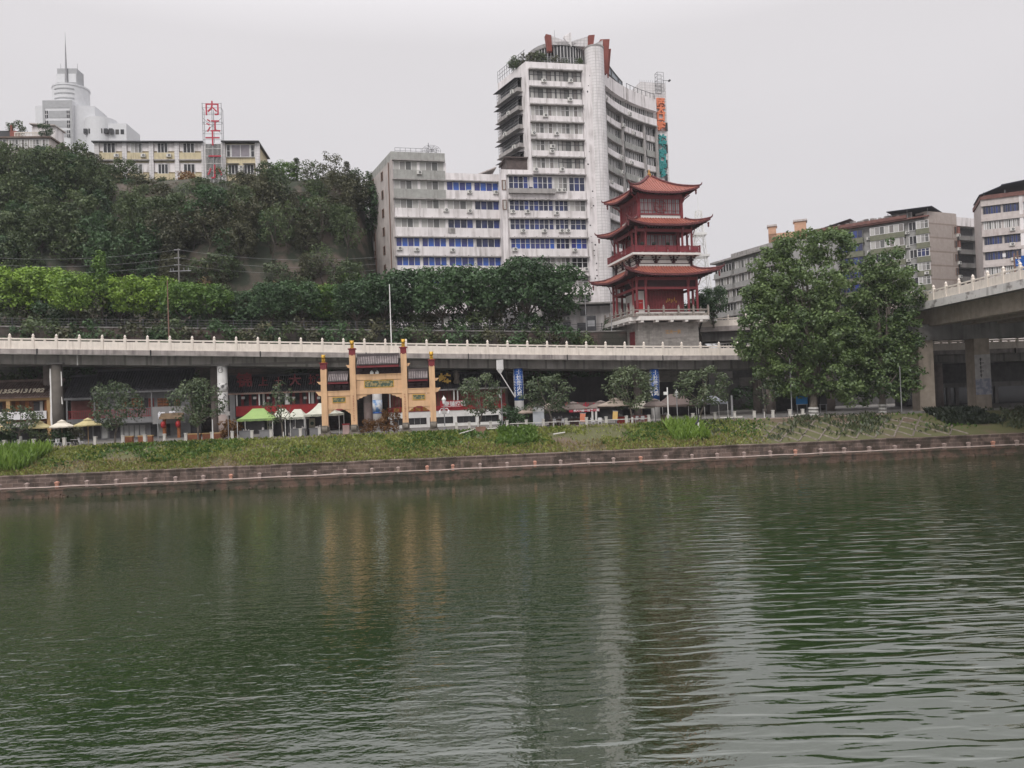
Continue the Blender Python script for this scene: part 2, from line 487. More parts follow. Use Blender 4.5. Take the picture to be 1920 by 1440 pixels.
# ------------------------------------------------------------------ ground
def sm(a, b, x):
    t = max(0.0, min(1.0, (x - a) / (b - a))); return t * t * (3 - 2 * t)
def vnoise(x, y, s=1.0, o=0.0):
    return (math.sin(x * 0.31 * s + 1.3 + o) * math.cos(y * 0.27 * s + 0.4 + o * 2) + 0.6 * math.sin(x * 0.73 * s - y * 0.5 * s + o) + 0.35 * math.sin(x * 1.7 * s + y * 1.3 * s + o * 3)) / 1.95
def hill_f(X):
    return 1 - sm(-30, -20, X)
def ground_z(X, Y):
    cy = cliff_y(X); z = GZ
    z += (up_z(X) - GZ) * sm(cy - 0.2, cy + 1.2, Y)
    hf = hill_f(X)
    if hf > 0:
        y0 = cy + 14 + 1.5 * vnoise(X, 0, 0.6)
        top = 50.5 + 1.0 * vnoise(X, Y, 0.25)
        t = max(0.0, min(1.0, (Y - y0) / 23))
        prof = 0.42 * sm(0, 0.3, t) + 0.58 * sm(0.2, 1.0, t)
        z += hf * (top - up_z(X)) * prof + hf * 0.9 * vnoise(X, Y, 1.2) * sm(0.02, 0.1, t) * (1 - 0.6 * t)
    return z
xs = [-380, -220, -160, -130] + [-110 + 2.0 * i for i in range(111)] + [120, 140, 180, 240, 380]
def gy(k, X):
    rel = [9.2, 14, 20, 30]
    cy = cliff_y(X)
    if k < 4: return bank(X) + 9.2 + (cy - 0.3 - bank(X) - 9.2) * k / 4
    k -= 4
    if k < 4: return cy - 0.3 + 1.5 * k / 3.0 * 1.0
    k -= 4
    if k < 42: return cy + 1.4 + 1.1 * (k + 1)
    k -= 42
    return cy + 50 + [15, 40, 80, 160, 320, 700, 1500][k]
rows = []
for k in range(4 + 4 + 42 + 6):
    rows.append([(X, gy(k, X), ground_z(X, gy(k, X))) for X in xs])
M_EARTH = mat('hill_earth', (0.10, 0.078, 0.062), c2=(0.022, 0.032, 0.016), c2_scale=0.22, c2_thr=0.47, var=0.2, scale=0.8, bump=0.4, stain=(0.12, 0.09, 0.07), stain_amt=0.7, stain_thr=0.55, streak_scale=0.5)
g = MB().grid(rows)
structure(g.build('terrain', M_EARTH, smooth=True))

# paved promenade, butted against the top of the slope
M_PAVE = mat('promenade_paving', (0.23, 0.215, 0.20), brick=(0.8, 0.4, (0.6, 0.6, 0.6)), stain=(0.08, 0.075, 0.065), stain_amt=0.5, streak=False)
xp = [-130 + 5 * i for i in range(53)]
g = MB().grid([[(X, bank(X) + 9.2, GZ + 0.03) for X in xp], [(X, cliff_y(X) - 0.35, GZ + 0.03) for X in xp]])
structure(g.build('promenade', M_PAVE))
g = MB().grid([[(X, cliff_y(X) + 3.2, ground_z(X, cliff_y(X) + 3.2) + 0.03) for X in xp if X < 24], [(X, cliff_y(X) + 10.5, ground_z(X, cliff_y(X) + 10.5) + 0.03) for X in xp if X < 24]])
structure(g.build('upper_road', mat('asphalt', (0.055, 0.055, 0.056), var=0.1)))

# ------------------------------------------------------------------ river embankment
xb = [-140 + 2.5 * i for i in range(105)]
M_BRICKWALL = mat('embankment_stone', (0.25, 0.20, 0.175), brick=(1.1, 0.36, (0.95, 0.9, 0.88)), brickcols=((0.56, 0.47, 0.44), (0.33, 0.27, 0.25)), c2=(0.085, 0.068, 0.052), c2_scale=0.8, c2_thr=0.52, stain=(0.035, 0.03, 0.025), stain_amt=0.85, stain_thr=0.5, var=0.2, bump=0.5)
M_FOOT = mat('wet_embankment_foot', (0.12, 0.075, 0.055), c2=(0.05, 0.045, 0.028), c2_scale=0.9, c2_thr=0.5, stain=(0.02, 0.018, 0.014), stain_amt=0.9, stain_thr=0.47, var=0.25, bump=0.8)
M_LEDGE = mat('ledge_concrete', (0.33, 0.26, 0.22), var=0.15, stain=(0.12, 0.08, 0.06), stain_amt=0.7)
emb = thing('embankment_wall', 'long stained stone river wall with a ledge at the waterline', 'wall', (0, bank(0), 0))
bp = [(X, bank(X)) for X in xb]
rj = {X: (0.10 * vnoise(X, 3, 2.3), 0.06 * vnoise(X, 9, 3.1)) for X in xb}
MB().strip(bp, 0.0, 0.95, -2.5, 0.70).build('foot', M_FOOT, emb, True)
b = MB()
for i, X in enumerate(xb[:-1]):                    # tumbled stones and weed along the foot, just above the water
    for k in range(5):
        px = X + random.uniform(0, 2.5); r = random.uniform(0.12, 0.34)
        c = Vector((px, bank(px) - random.uniform(0.0, 0.15), random.uniform(-0.05, 0.12)))
        pts = [c + Vector((sx * r * random.uniform(.7, 1.4), sy * r * .5 * random.uniform(.6, 1.2), sz * r * .6 * random.uniform(.6, 1.2))) for sz in (-1, 1) for sx, sy in ((-1, -1), (1, -1), (1, 1), (-1, 1))]
        b.hexa(pts)
b.build('foot_stones', M_FOOT, emb, True)
MB().strip(bp, -0.08, 0.95, 0.70, 0.84).build('ledge', M_FOOT, emb, True)
MB().strip(bp, 0.95, 1.5, 0.6, lambda p: 2.02 + rj[p[0]][0] * 0.6).build('upper_wall', M_BRICKWALL, emb, True)
MB().strip(bp, 0.90, 1.55, lambda p: 2.02 + rj[p[0]][0] * 0.6, lambda p: 2.16 + rj[p[0]][0] * 0.6).build('coping', M_BRICKWALL, emb, True)

M_POST = mat('ledge_post', (0.34, 0.26, 0.23), var=0.15)
M_POST_O = mat('ledge_post_orange', (0.42, 0.21, 0.15), var=0.2, c2=(0.38, 0.3, 0.26), c2_thr=0.6)
M_PIPE = mat('ledge_pipe', (0.50, 0.40, 0.36), var=0.15)
lr = thing('ledge_railing', 'low pipe railing with short posts along the river wall ledge', 'railing', (0, bank(0), 0.84))
xr = [-130 + 2.5 * i for i in range(100)]
MB().tube([(X, bank(X) + 0.12, 1.02 + 0.03 * math.sin(X)) for X in xr], 0.055, 6).build('rail', M_PIPE, lr, True)
pm = MB().box(-0.13, 0.13, -0.13, 0.13, 0, 0.5).box(-0.17, 0.17, -0.17, 0.17, 0.5, 0.6).hexa(((-.17, -.17, .6), (.17, -.17, .6), (.17, .17, .6), (-.17, .17, .6), (-.04, -.04, .68), (.04, -.04, .68), (.04, .04, .68), (-.04, .04, .68)))
pmesh = [pm.mesh('post', M_POST), None]; pmesh[1] = pmesh[0].copy(); pmesh[1].materials.clear(); pmesh[1].materials.append(M_POST_O)
random.seed(11)
for i in range(52):
    X = -66 + 2.72 * i + random.uniform(-.12, .12)
    if X > 70: break
    link('post', pmesh[1 if random.random() < 0.25 else 0], lr, (X, bank(X) + 0.42 - bank(0), -0.02), BANK_A + random.uniform(-.1, .1))

# grassy slope between the wall and the promenade
def slope_z(X, t):
    u = sm(-6, 4, 45 - X)                # right of the lattice the bank is bare and a little terraced
    return 2.1 + (GZ - 2.05) * (t ** 0.85) + 0.14 * vnoise(X, t * 8, 1.5) * math.sin(math.pi * min(1, t)) 
xg = [-140 + 1.0 * i for i in range(260)]
NT = 14
g = MB().grid([[(X, bank(X) + 1.45 + 7.8 * k / NT, slope_z(X, k / NT)) for X in xg] for k in range(NT + 1)])
M_SLOPE = mat('bank_soil', (0.095, 0.095, 0.040), c2=(0.12, 0.085, 0.062), c2_scale=0.3, c2_thr=0.60, var=0.25, scale=0.8, bump=0.5)
structure(g.build('bank_slope', M_SLOPE, smooth=True))
# promenade kerb
k = thing('promenade_kerb', 'pale stone kerb along the top of the grass bank', 'kerb', (0, bank(0) + 9.2, GZ))
MB().strip([(X, bank(X)) for X in xb], 9.0, 9.35, GZ - 0.3, GZ + 0.14).build('kerb_stones', M_LEDGE, k, True)

# retaining wall between the promenade and the upper road
M_ROCK = mat('retaining_wall_stone', (0.105, 0.075, 0.066), brick=(2.4, 0.7, (0.45, 0.42, 0.4)), c2=(0.045, 0.045, 0.035), c2_scale=0.25, c2_thr=0.52, var=0.25, bump=0.6, stain=(0.035, 0.03, 0.028), stain_amt=0.8)
rw = thing('retaining_wall', 'tall dark stone retaining wall behind the shops', 'wall', (0, cliff_y(0), GZ))
xw = [-140 + 4 * i for i in range(41)]
MB().strip([(X, cliff_y(X)) for X in xw], -0.5, 0.3, GZ - 0.5, lambda p: up_z(p[0]) + 0.35).build('wall_face', M_ROCK, rw, True)
MB().strip([(X, cliff_y(X)) for X in xw], -0.62, 0.4, lambda p: up_z(p[0]) + 0.35, lambda p: up_z(p[0]) + 0.55).build('coping', M_CONC_DARK, rw, True)
rw2 = thing('retaining_wall', 'shade-darkened concrete wall deep under the bridge ramps', 'wall', (60, cliff_y(60), GZ))
xw2 = [21 + 4 * i for i in range(30)]
MB().strip([(X, cliff_y(X)) for X in xw2], -0.5, 0.3, GZ - 0.5, lambda p: up_z(p[0]) + 0.3).build('wall_face', mat('shade_toned_concrete', (0.105, 0.10, 0.098), var=0.2, stain=(0.05, 0.048, 0.045), stain_amt=0.7), rw2, True)  # deep shade under the bridge is put into this darker concrete colour

# iron fence on top of it
fe = thing('iron_fence', 'dark iron fence along the upper road under the street trees', 'fence', (0, cliff_y(0), up_z(0) + 0.5))
b = MB(); X = -75.0
while X < 14:
    p = Vector((X, cliff_y(X) - 0.1, up_z(X) + 0.5)); b.box(p.x - .05, p.x + .05, p.y - .05, p.y + .05, p.z, p.z + 1.25); X += 2.4
b.each('fence_post', M_DARKSTEEL, fe, True)
b = MB()
for h in (0.35, 0.7, 1.1):
    b.tube([(X, cliff_y(X) - 0.1, up_z(X) + 0.5 + h) for X in [-75 + 2.4 * i for i in range(38)]], 0.028, 5)
b.build('fence_rails', M_DARKSTEEL, fe, True)

# ------------------------------------------------------------------ viaduct
vx = [-120 + 2.6 * i for i in range(92)]
VP = [(X, via_y(X)) for X in vx]
zd = lambda p: via_z(p[0])
off = lambda o: (lambda p: via_z(p[0]) + o)
via = thing('viaduct', 'long concrete riverside viaduct with cream balustrade and round piers', 'viaduct', (-10, via_y(-10) + 5, GZ))
MB().strip(VP, 0.0, 10.5, off(-0.58), off(-0.02)).build('deck', M_FASCIA, via, True)
MB().strip(VP, -0.10, 0.5, off(-0.66), off(-0.58)).build('drip_edge', M_CONC, via, True)
MB().strip(VP, 1.5, 2.3, off(-1.78), off(-0.58)).strip(VP, 4.6, 5.6, off(-1.78), off(-0.58)).strip(VP, 8.2, 9.0, off(-1.78), off(-0.58)).build('girders', M_GIRD, via, True)
MB().strip(VP, 2.3, 8.2, off(-1.74), off(-1.6)).build('soffit', M_CONC_DARK, via, True)
bal = MB()
bal.strip(VP, 0.08, 0.26, off(-0.02), off(0.98))
bal.strip(VP, 0.06, 0.28, off(1.13), off(1.30))
bal.strip(VP, 0.04, 0.30, off(-0.02), off(0.12))
for i in range(len(vx) - 1):                      # short struts keep the slot under the hand rail open
    X = vx[i] + 1.3; z = via_z(X); y = via_y(X)
    bal.box(X - .12, X + .12, y + .1, y + .25, z + .97, z + 1.14)
balo = bal.build('balustrade', M_RAIL, via, True)
pm = MB().box(-.15, .15, -.15, .15, -.02, 1.42).box(-.11, .11, -.11, .11, 1.42, 1.5)
pm.lathe([(.10, 1.5), (.155, 1.58), (.15, 1.66), (.09, 1.76), (.02, 1.86)], (0, 0, 0), 8)
pmesh = pm.mesh('post', M_RAIL)
inv = wm(balo).inverted()
for X in vx:
    if -78 < X < 84: link('post', pmesh, balo, inv @ Vector((X, via_y(X) + 0.17, via_z(X))), VIA_A)
b = MB()
for k in range(12):
    X = -70 + 12.9 * k; b.box(X - .05, X + .05, via_y(X) - .115, via_y(X) + .1, via_z(X) - .7, via_z(X) + .02)
b.each('expansion_joint', M_BLACK, via, True)
# back balustrade
MB().strip(VP, 10.2, 10.4, off(-0.02), off(1.25)).build('rear_balustrade', M_RAIL, via, True)

M_PIERW = mat('white_pier_paint', (0.62, 0.61, 0.60), var=0.08, stain=(0.3, 0.28, 0.26), stain_amt=0.6, streak_scale=1.5)
M_PIERB = mat('bare_pier_concrete', (0.27, 0.225, 0.205), var=0.15, stain=(0.12, 0.1, 0.09), stain_amt=0.7)
M_PIERBROWN = mat('brown_pier_wrap', (0.13, 0.115, 0.10), var=0.1)
M_INK = mat('ink_painting', (0.62, 0.61, 0.60), c2=(0.03, 0.03, 0.032), c2_scale=1.6, c2_thr=0.56, var=0.05)
def pier(x, y, kind, d=1.9, r=0.62):
    X = at(x, y, via_y(0) - 1).x
    for _ in range(5): X = at(x, y, via_y(X) + d).x
    base = Vector((X, via_y(X) + d, GZ)); top = via_z(X) - 1.74
    p = MB().cyl((base.x, base.y, GZ - .2), (base.x, base.y, top), r, r, 24).build('pier', M_PIERB if kind in ('bare', 'back') else M_PIERBROWN if kind == 'brown' else M_PIERW, via, True, True)
    MB().box(base.x - 1.1, base.x + 1.1, base.y - .7, base.y + .9, top - .05, top + .15).build('pier_cap', M_CONC_DARK, p, True)
    return p, base, top
piers = {}
for key, x, kind, d in (('brown', 108, 'brown', 1.9), ('ink', 418, 'ink', 1.9), ('gate', 707, 'blue_foot', 1.9), ('chicken_a', 973, 'sign', 1.9), ('chicken_b', 1228, 'sign', 1.9),
                        ('r1', 1445, 'bare', 1.9), ('r2', 1556, 'bare', 1.9), ('r3', 1760, 'bare', 1.9), ('far_l', -205, 'bare', 1.9),
                        ('b1', 404, 'back', 7.4), ('b2', 690, 'back', 7.4), ('b3', 944, 'back', 7.4), ('b4', 1196, 'back', 7.4), ('b0', 92, 'back', 7.4), ('b5', 1420, 'back', 7.4)):
    piers[key] = pier(x, 740, kind, d)
def sleeve(key, z0, z1, m, name, dr=0.012, n=32):
    p, base, top = piers[key]
    z0 = max(z0, GZ); 
    return MB().cyl((base.x, base.y, z0), (base.x, base.y, z1), 0.62 + dr, 0.62 + dr, n).build(name, m, p, True, True)
M_FOOTWRAP = mat('pier_foot_plaster', (0.29, 0.235, 0.215), var=0.12, c2=(0.2, 0.16, 0.15), c2_thr=0.55)
sleeve('ink', 4.4, 7.2, M_FOOTWRAP, 'foot_wrap')
sleeve('ink', 10.0, 11.15, M_INK, 'ink_picture', 0.014)
# brushed marks on the white pier: ring, circle, calligraphy strokes
def on_pier(key, ang, z, dr=0.02):
    p, base, top = piers[key]
    a = ang - math.pi / 2 + 0.0
    return Vector((base.x + (0.62 + dr) * math.cos(a), base.y + (0.62 + dr) * math.sin(a), z)), a
def stroke(key, pts, w, m, name='brush_stroke'):
    b = MB()
    for (a0, z0), (a1, z1) in zip(pts[:-1], pts[1:]):
        q0, _ = on_pier(key, a0, z0); q1, _ = on_pier(key, a1, z1)
        b.cyl(q0, q1, w, w, 5)
    return b.build(name, m, piers[key][0], True)
stroke('ink', [(0.0 + 0.45 * math.cos(t / 10 * 6.28), 12.75 + 0.30 * math.sin(t / 10 * 6.28)) for t in range(11)], 0.035, M_CONC_DARK, 'ring_drawing')
stroke('ink', [(0.3, 13.2), (0.35, 12.9), (0.1, 12.7)], 0.04, M_CONC_DARK, 'ring_drawing')
random.seed(5)
for i in range(16):
    a = random.choice((-.55, .35, .6)) + random.uniform(-.15, .15); z = 9.8 - i * 0.17
    stroke('ink', [(a, z), (a + random.uniform(.05, .3), z - random.uniform(-.1, .15)), (a + random.uniform(.1, .4), z - .15)], 0.03, M_BLACK)
# torn cloth strips on the brown pier
p, base, top = piers['brown']
b = MB()
for sx, zs in ((-1, [(13.6, .1), (12.6, .14), (11.4, .09), (10.2, .16), (9.0, .12), (7.6, .2), (6.6, .12)]), (1, [(13.2, .03), (12.2, .07), (11.5, .06), (11.4, .0)]), (1, [(10.1, .0), (9.6, .06), (9.2, .1)])):
    for (z0, w0), (z1, w1) in zip(zs[:-1], zs[1:]):
        b.hexa([(base.x + sx * (.62 - .02), base.y - .25, z0), (base.x + sx * (.66 + w0), base.y - .25, z0), (base.x + sx * (.66 + w0), base.y - .2, z0), (base.x + sx * .6, base.y - .2, z0),
                (base.x + sx * (.62 - .02), base.y - .25, z1), (base.x + sx * (.66 + w1), base.y - .25, z1), (base.x + sx * (.66 + w1), base.y - .2, z1), (base.x + sx * .6, base.y - .2, z1)])
b.build('torn_cloth', M_WHITEPAINT, p, True)
# blue painting round the foot of the pier behind the gate
M_SPLASH = mat('blue_mountain_painting', (0.60, 0.62, 0.64), c2=(0.02, 0.16, 0.42), c2_scale=1.1, c2_thr=0.47, var=0.05)
sleeve('gate', 6.75, 8.3, M_SPLASH, 'blue_painting'); sleeve('gate', 6.55, 6.75, MATS['blue_banner'], 'blue_band', 0.016)
M_PINKWRAP = mat('pink_foot_plaster', (0.34, 0.265, 0.245), var=0.12)
p, base, top = piers['b2']; MB().cyl((base.x, base.y, GZ), (base.x, base.y, 8.0), .64, .64, 24).build('foot_wrap', M_PINKWRAP, p, True, True)
# blue banners with a column of white characters
M_TXTW = mat('white_lettering', (0.72, 0.72, 0.72), var=0.02)
for key, z0, z1 in (('chicken_a', 7.55, 12.1), ('chicken_b', 6.95, 11.2)):
    p, base, top = piers[key]
    z1 = min(z1, top)
    s = sleeve(key, z0, z1, M_BLUE, 'blue_banner', 0.015)
    for ang, sc in ((0.14, 0.74), (-1.15, 0.74), (1.6, 0.74)):
        for i, ch in enumerate('土灶柴火鸡'):
            z = z1 - 0.55 - i * (z1 - z0 - 0.75) / 5
            me = letters(ch, sc, 0.02, 0.012).copy(); me.materials.clear(); me.materials.append(M_TXTW)
            n = len(me.vertices); c = np.empty(n * 3); me.vertices.foreach_get('co', c); c = c.reshape(-1, 3)
            a = ang - math.pi / 2 + c[:, 0] / 0.645
            rr = 0.645 - c[:, 1]
            c2_ = np.stack([rr * np.cos(a), rr * np.sin(a), c[:, 2]], 1); me.vertices.foreach_set('co', c2_.ravel()); me.update()
            link('lettering', me, p, wm(p).inverted() @ Vector((base.x, base.y, z)))
# bracing strut and bracket box under the deck
X = at(937, 690, 98).x
MB().box(X - .45, X + .45, via_y(X) - .02, via_y(X) + .9, via_z(X) - 2.0, via_z(X) - 0.7).hexa([(X - .45, via_y(X), via_z(X) - 2.0), (X + .45, via_y(X), via_z(X) - 2.0), (X + .45, via_y(X) + .9, via_z(X) - 2.0), (X - .45, via_y(X) + .9, via_z(X) - 2.0),
    (X - .12, via_y(X) + .2, via_z(X) - 2.5), (X + .12, via_y(X) + .2, via_z(X) - 2.5), (X + .12, via_y(X) + .5, via_z(X) - 2.5), (X - .12, via_y(X) + .5, via_z(X) - 2.5)]).build('drain_box', M_PIERW, via, True)
q0 = at(937, 690, 99); q1 = at(966, 745, 99.6)
MB().tube([q0, at(938, 700, 99), q1], 0.07, 6).build('drain_pipe', M_PIERW, via, True)
X = at(154, 675, 95).x
MB().cyl((X, via_y(X) + .9, via_z(X) - 1.9), (X, via_y(X) + .9, via_z(X) - .1), .06, .06, 6).build('drain_pipe', M_PIERW, via, True)
# ------------------------------------------------------------------ memorial archway
M_ARCH = mat('ochre_archway_paint', (0.66, 0.42, 0.24), var=0.06, stain=(0.33, 0.20, 0.12), stain_amt=0.8, stain_thr=0.47, rough=0.7)
M_ARCHRED = mat('archway_red', (0.20, 0.024, 0.03), var=0.12, rough=0.6)
M_GOLD = mat('gilding', (0.60, 0.36, 0.045), rough=0.38, metallic=0.35, var=0.15)
M_STONE = mat('carved_stone', (0.20, 0.175, 0.145), var=0.2, bump=0.6, stain=(0.07, 0.06, 0.05), stain_amt=0.7)
M_TILE = mat('grey_roof_tile', (0.36, 0.31, 0.305), var=0.25, rough=0.75, stain=(0.07, 0.06, 0.06), stain_amt=0.6)
M_RELIEF = mat('painted_relief', (0.33, 0.26, 0.12), c2=(0.06, 0.10, 0.075), c2_scale=3.2, c2_thr=0.5, var=0.3, scale=5, bump=0.8)
def tile_roof(w, run, h, parent, thick=0.12, pitch=0.28, overhang=0.0, ridge=True, mt=None, zig=True, both=True, name='roof'):
    """a tiled roof in a local frame: ridge along x at y=0, eaves at y=-run (and +run), z measured from the eave"""
    mt = mt or M_TILE
    b = MB(); n = max(2, int(round(w / pitch))); st = w / n
    sides = (-1, 1) if both else (-1,)
    for s in sides:
        prof = [(s * run * (1 - k / 5), h * (k / 5) ** 1.15) for k in range(6)]
        for k in range(5):
            (y0, z0), (y1, z1) = prof[k], prof[k + 1]
            b.hexa([(-w / 2, y0, z0 - thick), (w / 2, y0, z0 - thick), (w / 2, y1, z1 - thick), (-w / 2, y1, z1 - thick), (-w / 2, y0, z0), (w / 2, y0, z0), (w / 2, y1, z1), (-w / 2, y1, z1)])
        for i in range(n):                       # rolls of cover tiles
            x = -w / 2 + (i + .5) * st
            for k in range(5):
                (y0, z0), (y1, z1) = prof[k], prof[k + 1]
                b.cyl((x, y0 + s * 0.04, z0 + .01), (x, y1, z1 + .01), st * 0.30, st * 0.27, 6, 1, k == 0)
    if ridge: b.box(-w / 2 - .05, w / 2 + .05, -.12, .12, h - .05, h + .28)
    return b.build(name, [MATS['tile_trough'] if mt is M_TILE else mt, mt], parent)
mat('tile_trough', (0.085, 0.07, 0.072), var=0.2)

AX = prom(713, 10.5); A_ROT = R(5.5)
arch = thing('memorial_archway', 'ochre Chinese memorial archway with four pillars and gilded lions', 'archway', AX, A_ROT)
arch.scale = (.965, 1, .975)
PX = [-6.28, -2.95, 2.98, 6.22]
def lion(parent, x, z, s=1.0):
    b = MB()
    b.lathe([(.26 * s, 0), (.30 * s, .06 * s), (.2 * s, .12 * s)], (x, 0, z), 10)
    def ell(c, r, n=10):
        prof = [(max(.01, math.sin(math.pi * k / 8)) * r[0], -math.cos(math.pi * k / 8) * r[2]) for k in range(9)]
        b.lathe([(p[0], p[1] + c[2]) for p in prof], (c[0], c[1], 0), n)
    ell((x, .06 * s, z + .34 * s), (.22 * s, .2, .27 * s)); ell((x, -.10 * s, z + .68 * s), (.26 * s, .2, .27 * s)); ell((x, -.28 * s, z + .60 * s), (.14 * s, .1, .12 * s))
    for sx in (-1, 1):
        b.cyl((x + sx * .12 * s, -.18 * s, z + .1 * s), (x + sx * .1 * s, -.1 * s, z + .45 * s), .065 * s, .08 * s, 6)
        b.cyl((x + sx * .19 * s, -.02, z + .84 * s), (x + sx * .22 * s, 0, z + .98 * s), .07 * s, .02, 6)
    b.cyl((x, .26 * s, z + .2 * s), (x, .33 * s, z + .6 * s), .06 * s, .09 * s, 6)
    return b
for i, x in enumerate(PX):
    inner = i in (1, 2); ht = 9.3 if inner else 7.75
    p = MB().box(x - .34, x + .34, -.36, .36, .0, ht).build('pillar', M_ARCH, arch)
    # red head with a pointed lower hem
    hem = [(x - .355, ht + .6), (x - .355, ht - .12)]
    for k in range(1, 7): hem.append((x - .355 + .71 * k / 6, ht - (.12 if k % 2 == 0 else -.02) - (.0 if k != 3 else .12)))
    hem += [(x + .355, ht + .6)]
    b = MB().box(x - .34, x + .34, -.36, .36, ht, ht + .6)
    b.prism([(q[0], q[1]) for q in hem], -.375, -.361)
    b.box(x - .46, x + .46, -.48, .48, ht + .6, ht + .72)
    b.build('red_pillar_head', M_ARCHRED, p)
    MB().box(x - .352, x - .342, -.3, .3, ht + .02, ht + .58).build('white_side_panel', M_WHITEPAINT, p)
    lion(p, x, ht + .72, 0.98).build('gilded_lion', M_GOLD, p, smooth=True)
    st = MB().box(x - .62, x + .62, -.85, .85, -.1, .34).box(x - .5, x + .5, -.72, .72, .34, .5)
    for s in (-1, 1):                            # drum stones clasping the pillar foot
        st.cyl((x - .3, s * .62, .82), (x + .3, s * .62, .82), .36, .36, 14)
        st.box(x - .34, x + .34, s * .62 - .22, s * .62 + .22, 1.08, 1.24)
    st.box(x - .42, x + .42, -.45, .45, .5, 1.1)
    st.build('drum_stone', M_STONE, arch)
def beam(x0, x1, z0, z1, d=.26, name='beam', m=None): return MB().box(x0, x1, -d, d, z0, z1).build(name, m or M_ARCH, arch)
def cloud(x, z, s, w, h):                        # carved cloud-shaped beam end
    return MB().prism([(x, z), (x + s * w * .55, z + h * .15), (x + s * w * .7, z + h * .5), (x + s * w, z + h * .85), (x + s * w * .9, z + h), (x + s * w * .45, z + h * .9), (x, z + h)][::s], -.14, .14)
def apron(x0, x1, z, drop, thick=.16):
    """the scalloped bracket apron under a beam: low at the pillars, high in the middle"""
    w = x1 - x0; pts = [(x0, z), (x0, z - drop), (x0 + .04 * w, z - drop * .95), (x0 + .06 * w, z - drop * .72), (x0 + .12 * w, z - drop * .66), (x0 + .15 * w, z - drop * .42), (x0 + .21 * w, z - drop * .36), (x0 + .24 * w, z - drop * .14), (x0 + .30 * w, z - drop * .10), (x0 + .34 * w, z)]
    b = MB().prism(pts, -thick, thick)
    b.prism([(2 * (x0 + x1) / 2 - px, pz) for px, pz in pts[::-1]], -thick, thick)
    return b
# centre bay
cx0, cx1 = PX[1] + .34, PX[2] - .34
beam(cx0, cx1, 6.32, 6.92, .24); beam(cx0, cx1, 5.36, 6.28, .18, 'panel_beam'); beam(cx0, cx1, 4.68, 5.32, .26)
MB().box(cx0, cx1, -.30, .30, 6.88, 6.98).box(cx0, cx1, -.22, .22, 5.30, 5.38).each('moulding', M_ARCH, arch)
b = MB().box(-1.58, 1.66, -.235, -.17, 5.46, 6.20); b.build('carved_panel', M_RELIEF, arch)
b = MB()
for q in ((-1.66, 1.74, 5.40, 5.47), (-1.66, 1.74, 6.19, 6.26)): b.box(q[0], q[1], -.25, -.17, q[2], q[3])
for q in ((-1.66, -1.59), (1.67, 1.74)): b.box(q[0], q[1], -.25, -.17, 5.47, 6.19)
b.build('panel_frame', M_GOLD, arch)
apron(cx0, cx1, 4.68, .62).build('bracket_apron', M_ARCH, arch)
r = tile_roof(4.75, 1.15, 0.95, arch, pitch=.2); r.location = (.02, 0, 8.12)
MB().box(-2.36, 2.40, -1.05, 1.05, 7.72, 7.98).build('red_eave_board', M_ARCHRED, arch)
b = MB()
for i in range(6): 
    x = -2.0 + .8 * i
    for k in range(3): b.box(x - .12 - .1 * k, x + .12 + .1 * k, -.25 - .22 * k, .25 + .22 * k, 7.02 + .22 * k, 7.2 + .22 * k)
b.box(cx0, cx1, -.12, .12, 6.98, 7.72)
b.build('eave_brackets', mat('dark_bracket_paint', (0.05, 0.028, 0.03), var=0.2), arch)
MB().prism([(-.95, 6.98), (-.95, 7.22), (-.75, 7.42), (-.55, 7.22), (-.55, 6.98)], -.32, -.26).prism([(-.35, 6.98), (-.35, 7.22), (-.15, 7.42), (.05, 7.22), (.05, 6.98)], -.32, -.26).build('white_bracket_points', M_WHITEPAINT, arch)
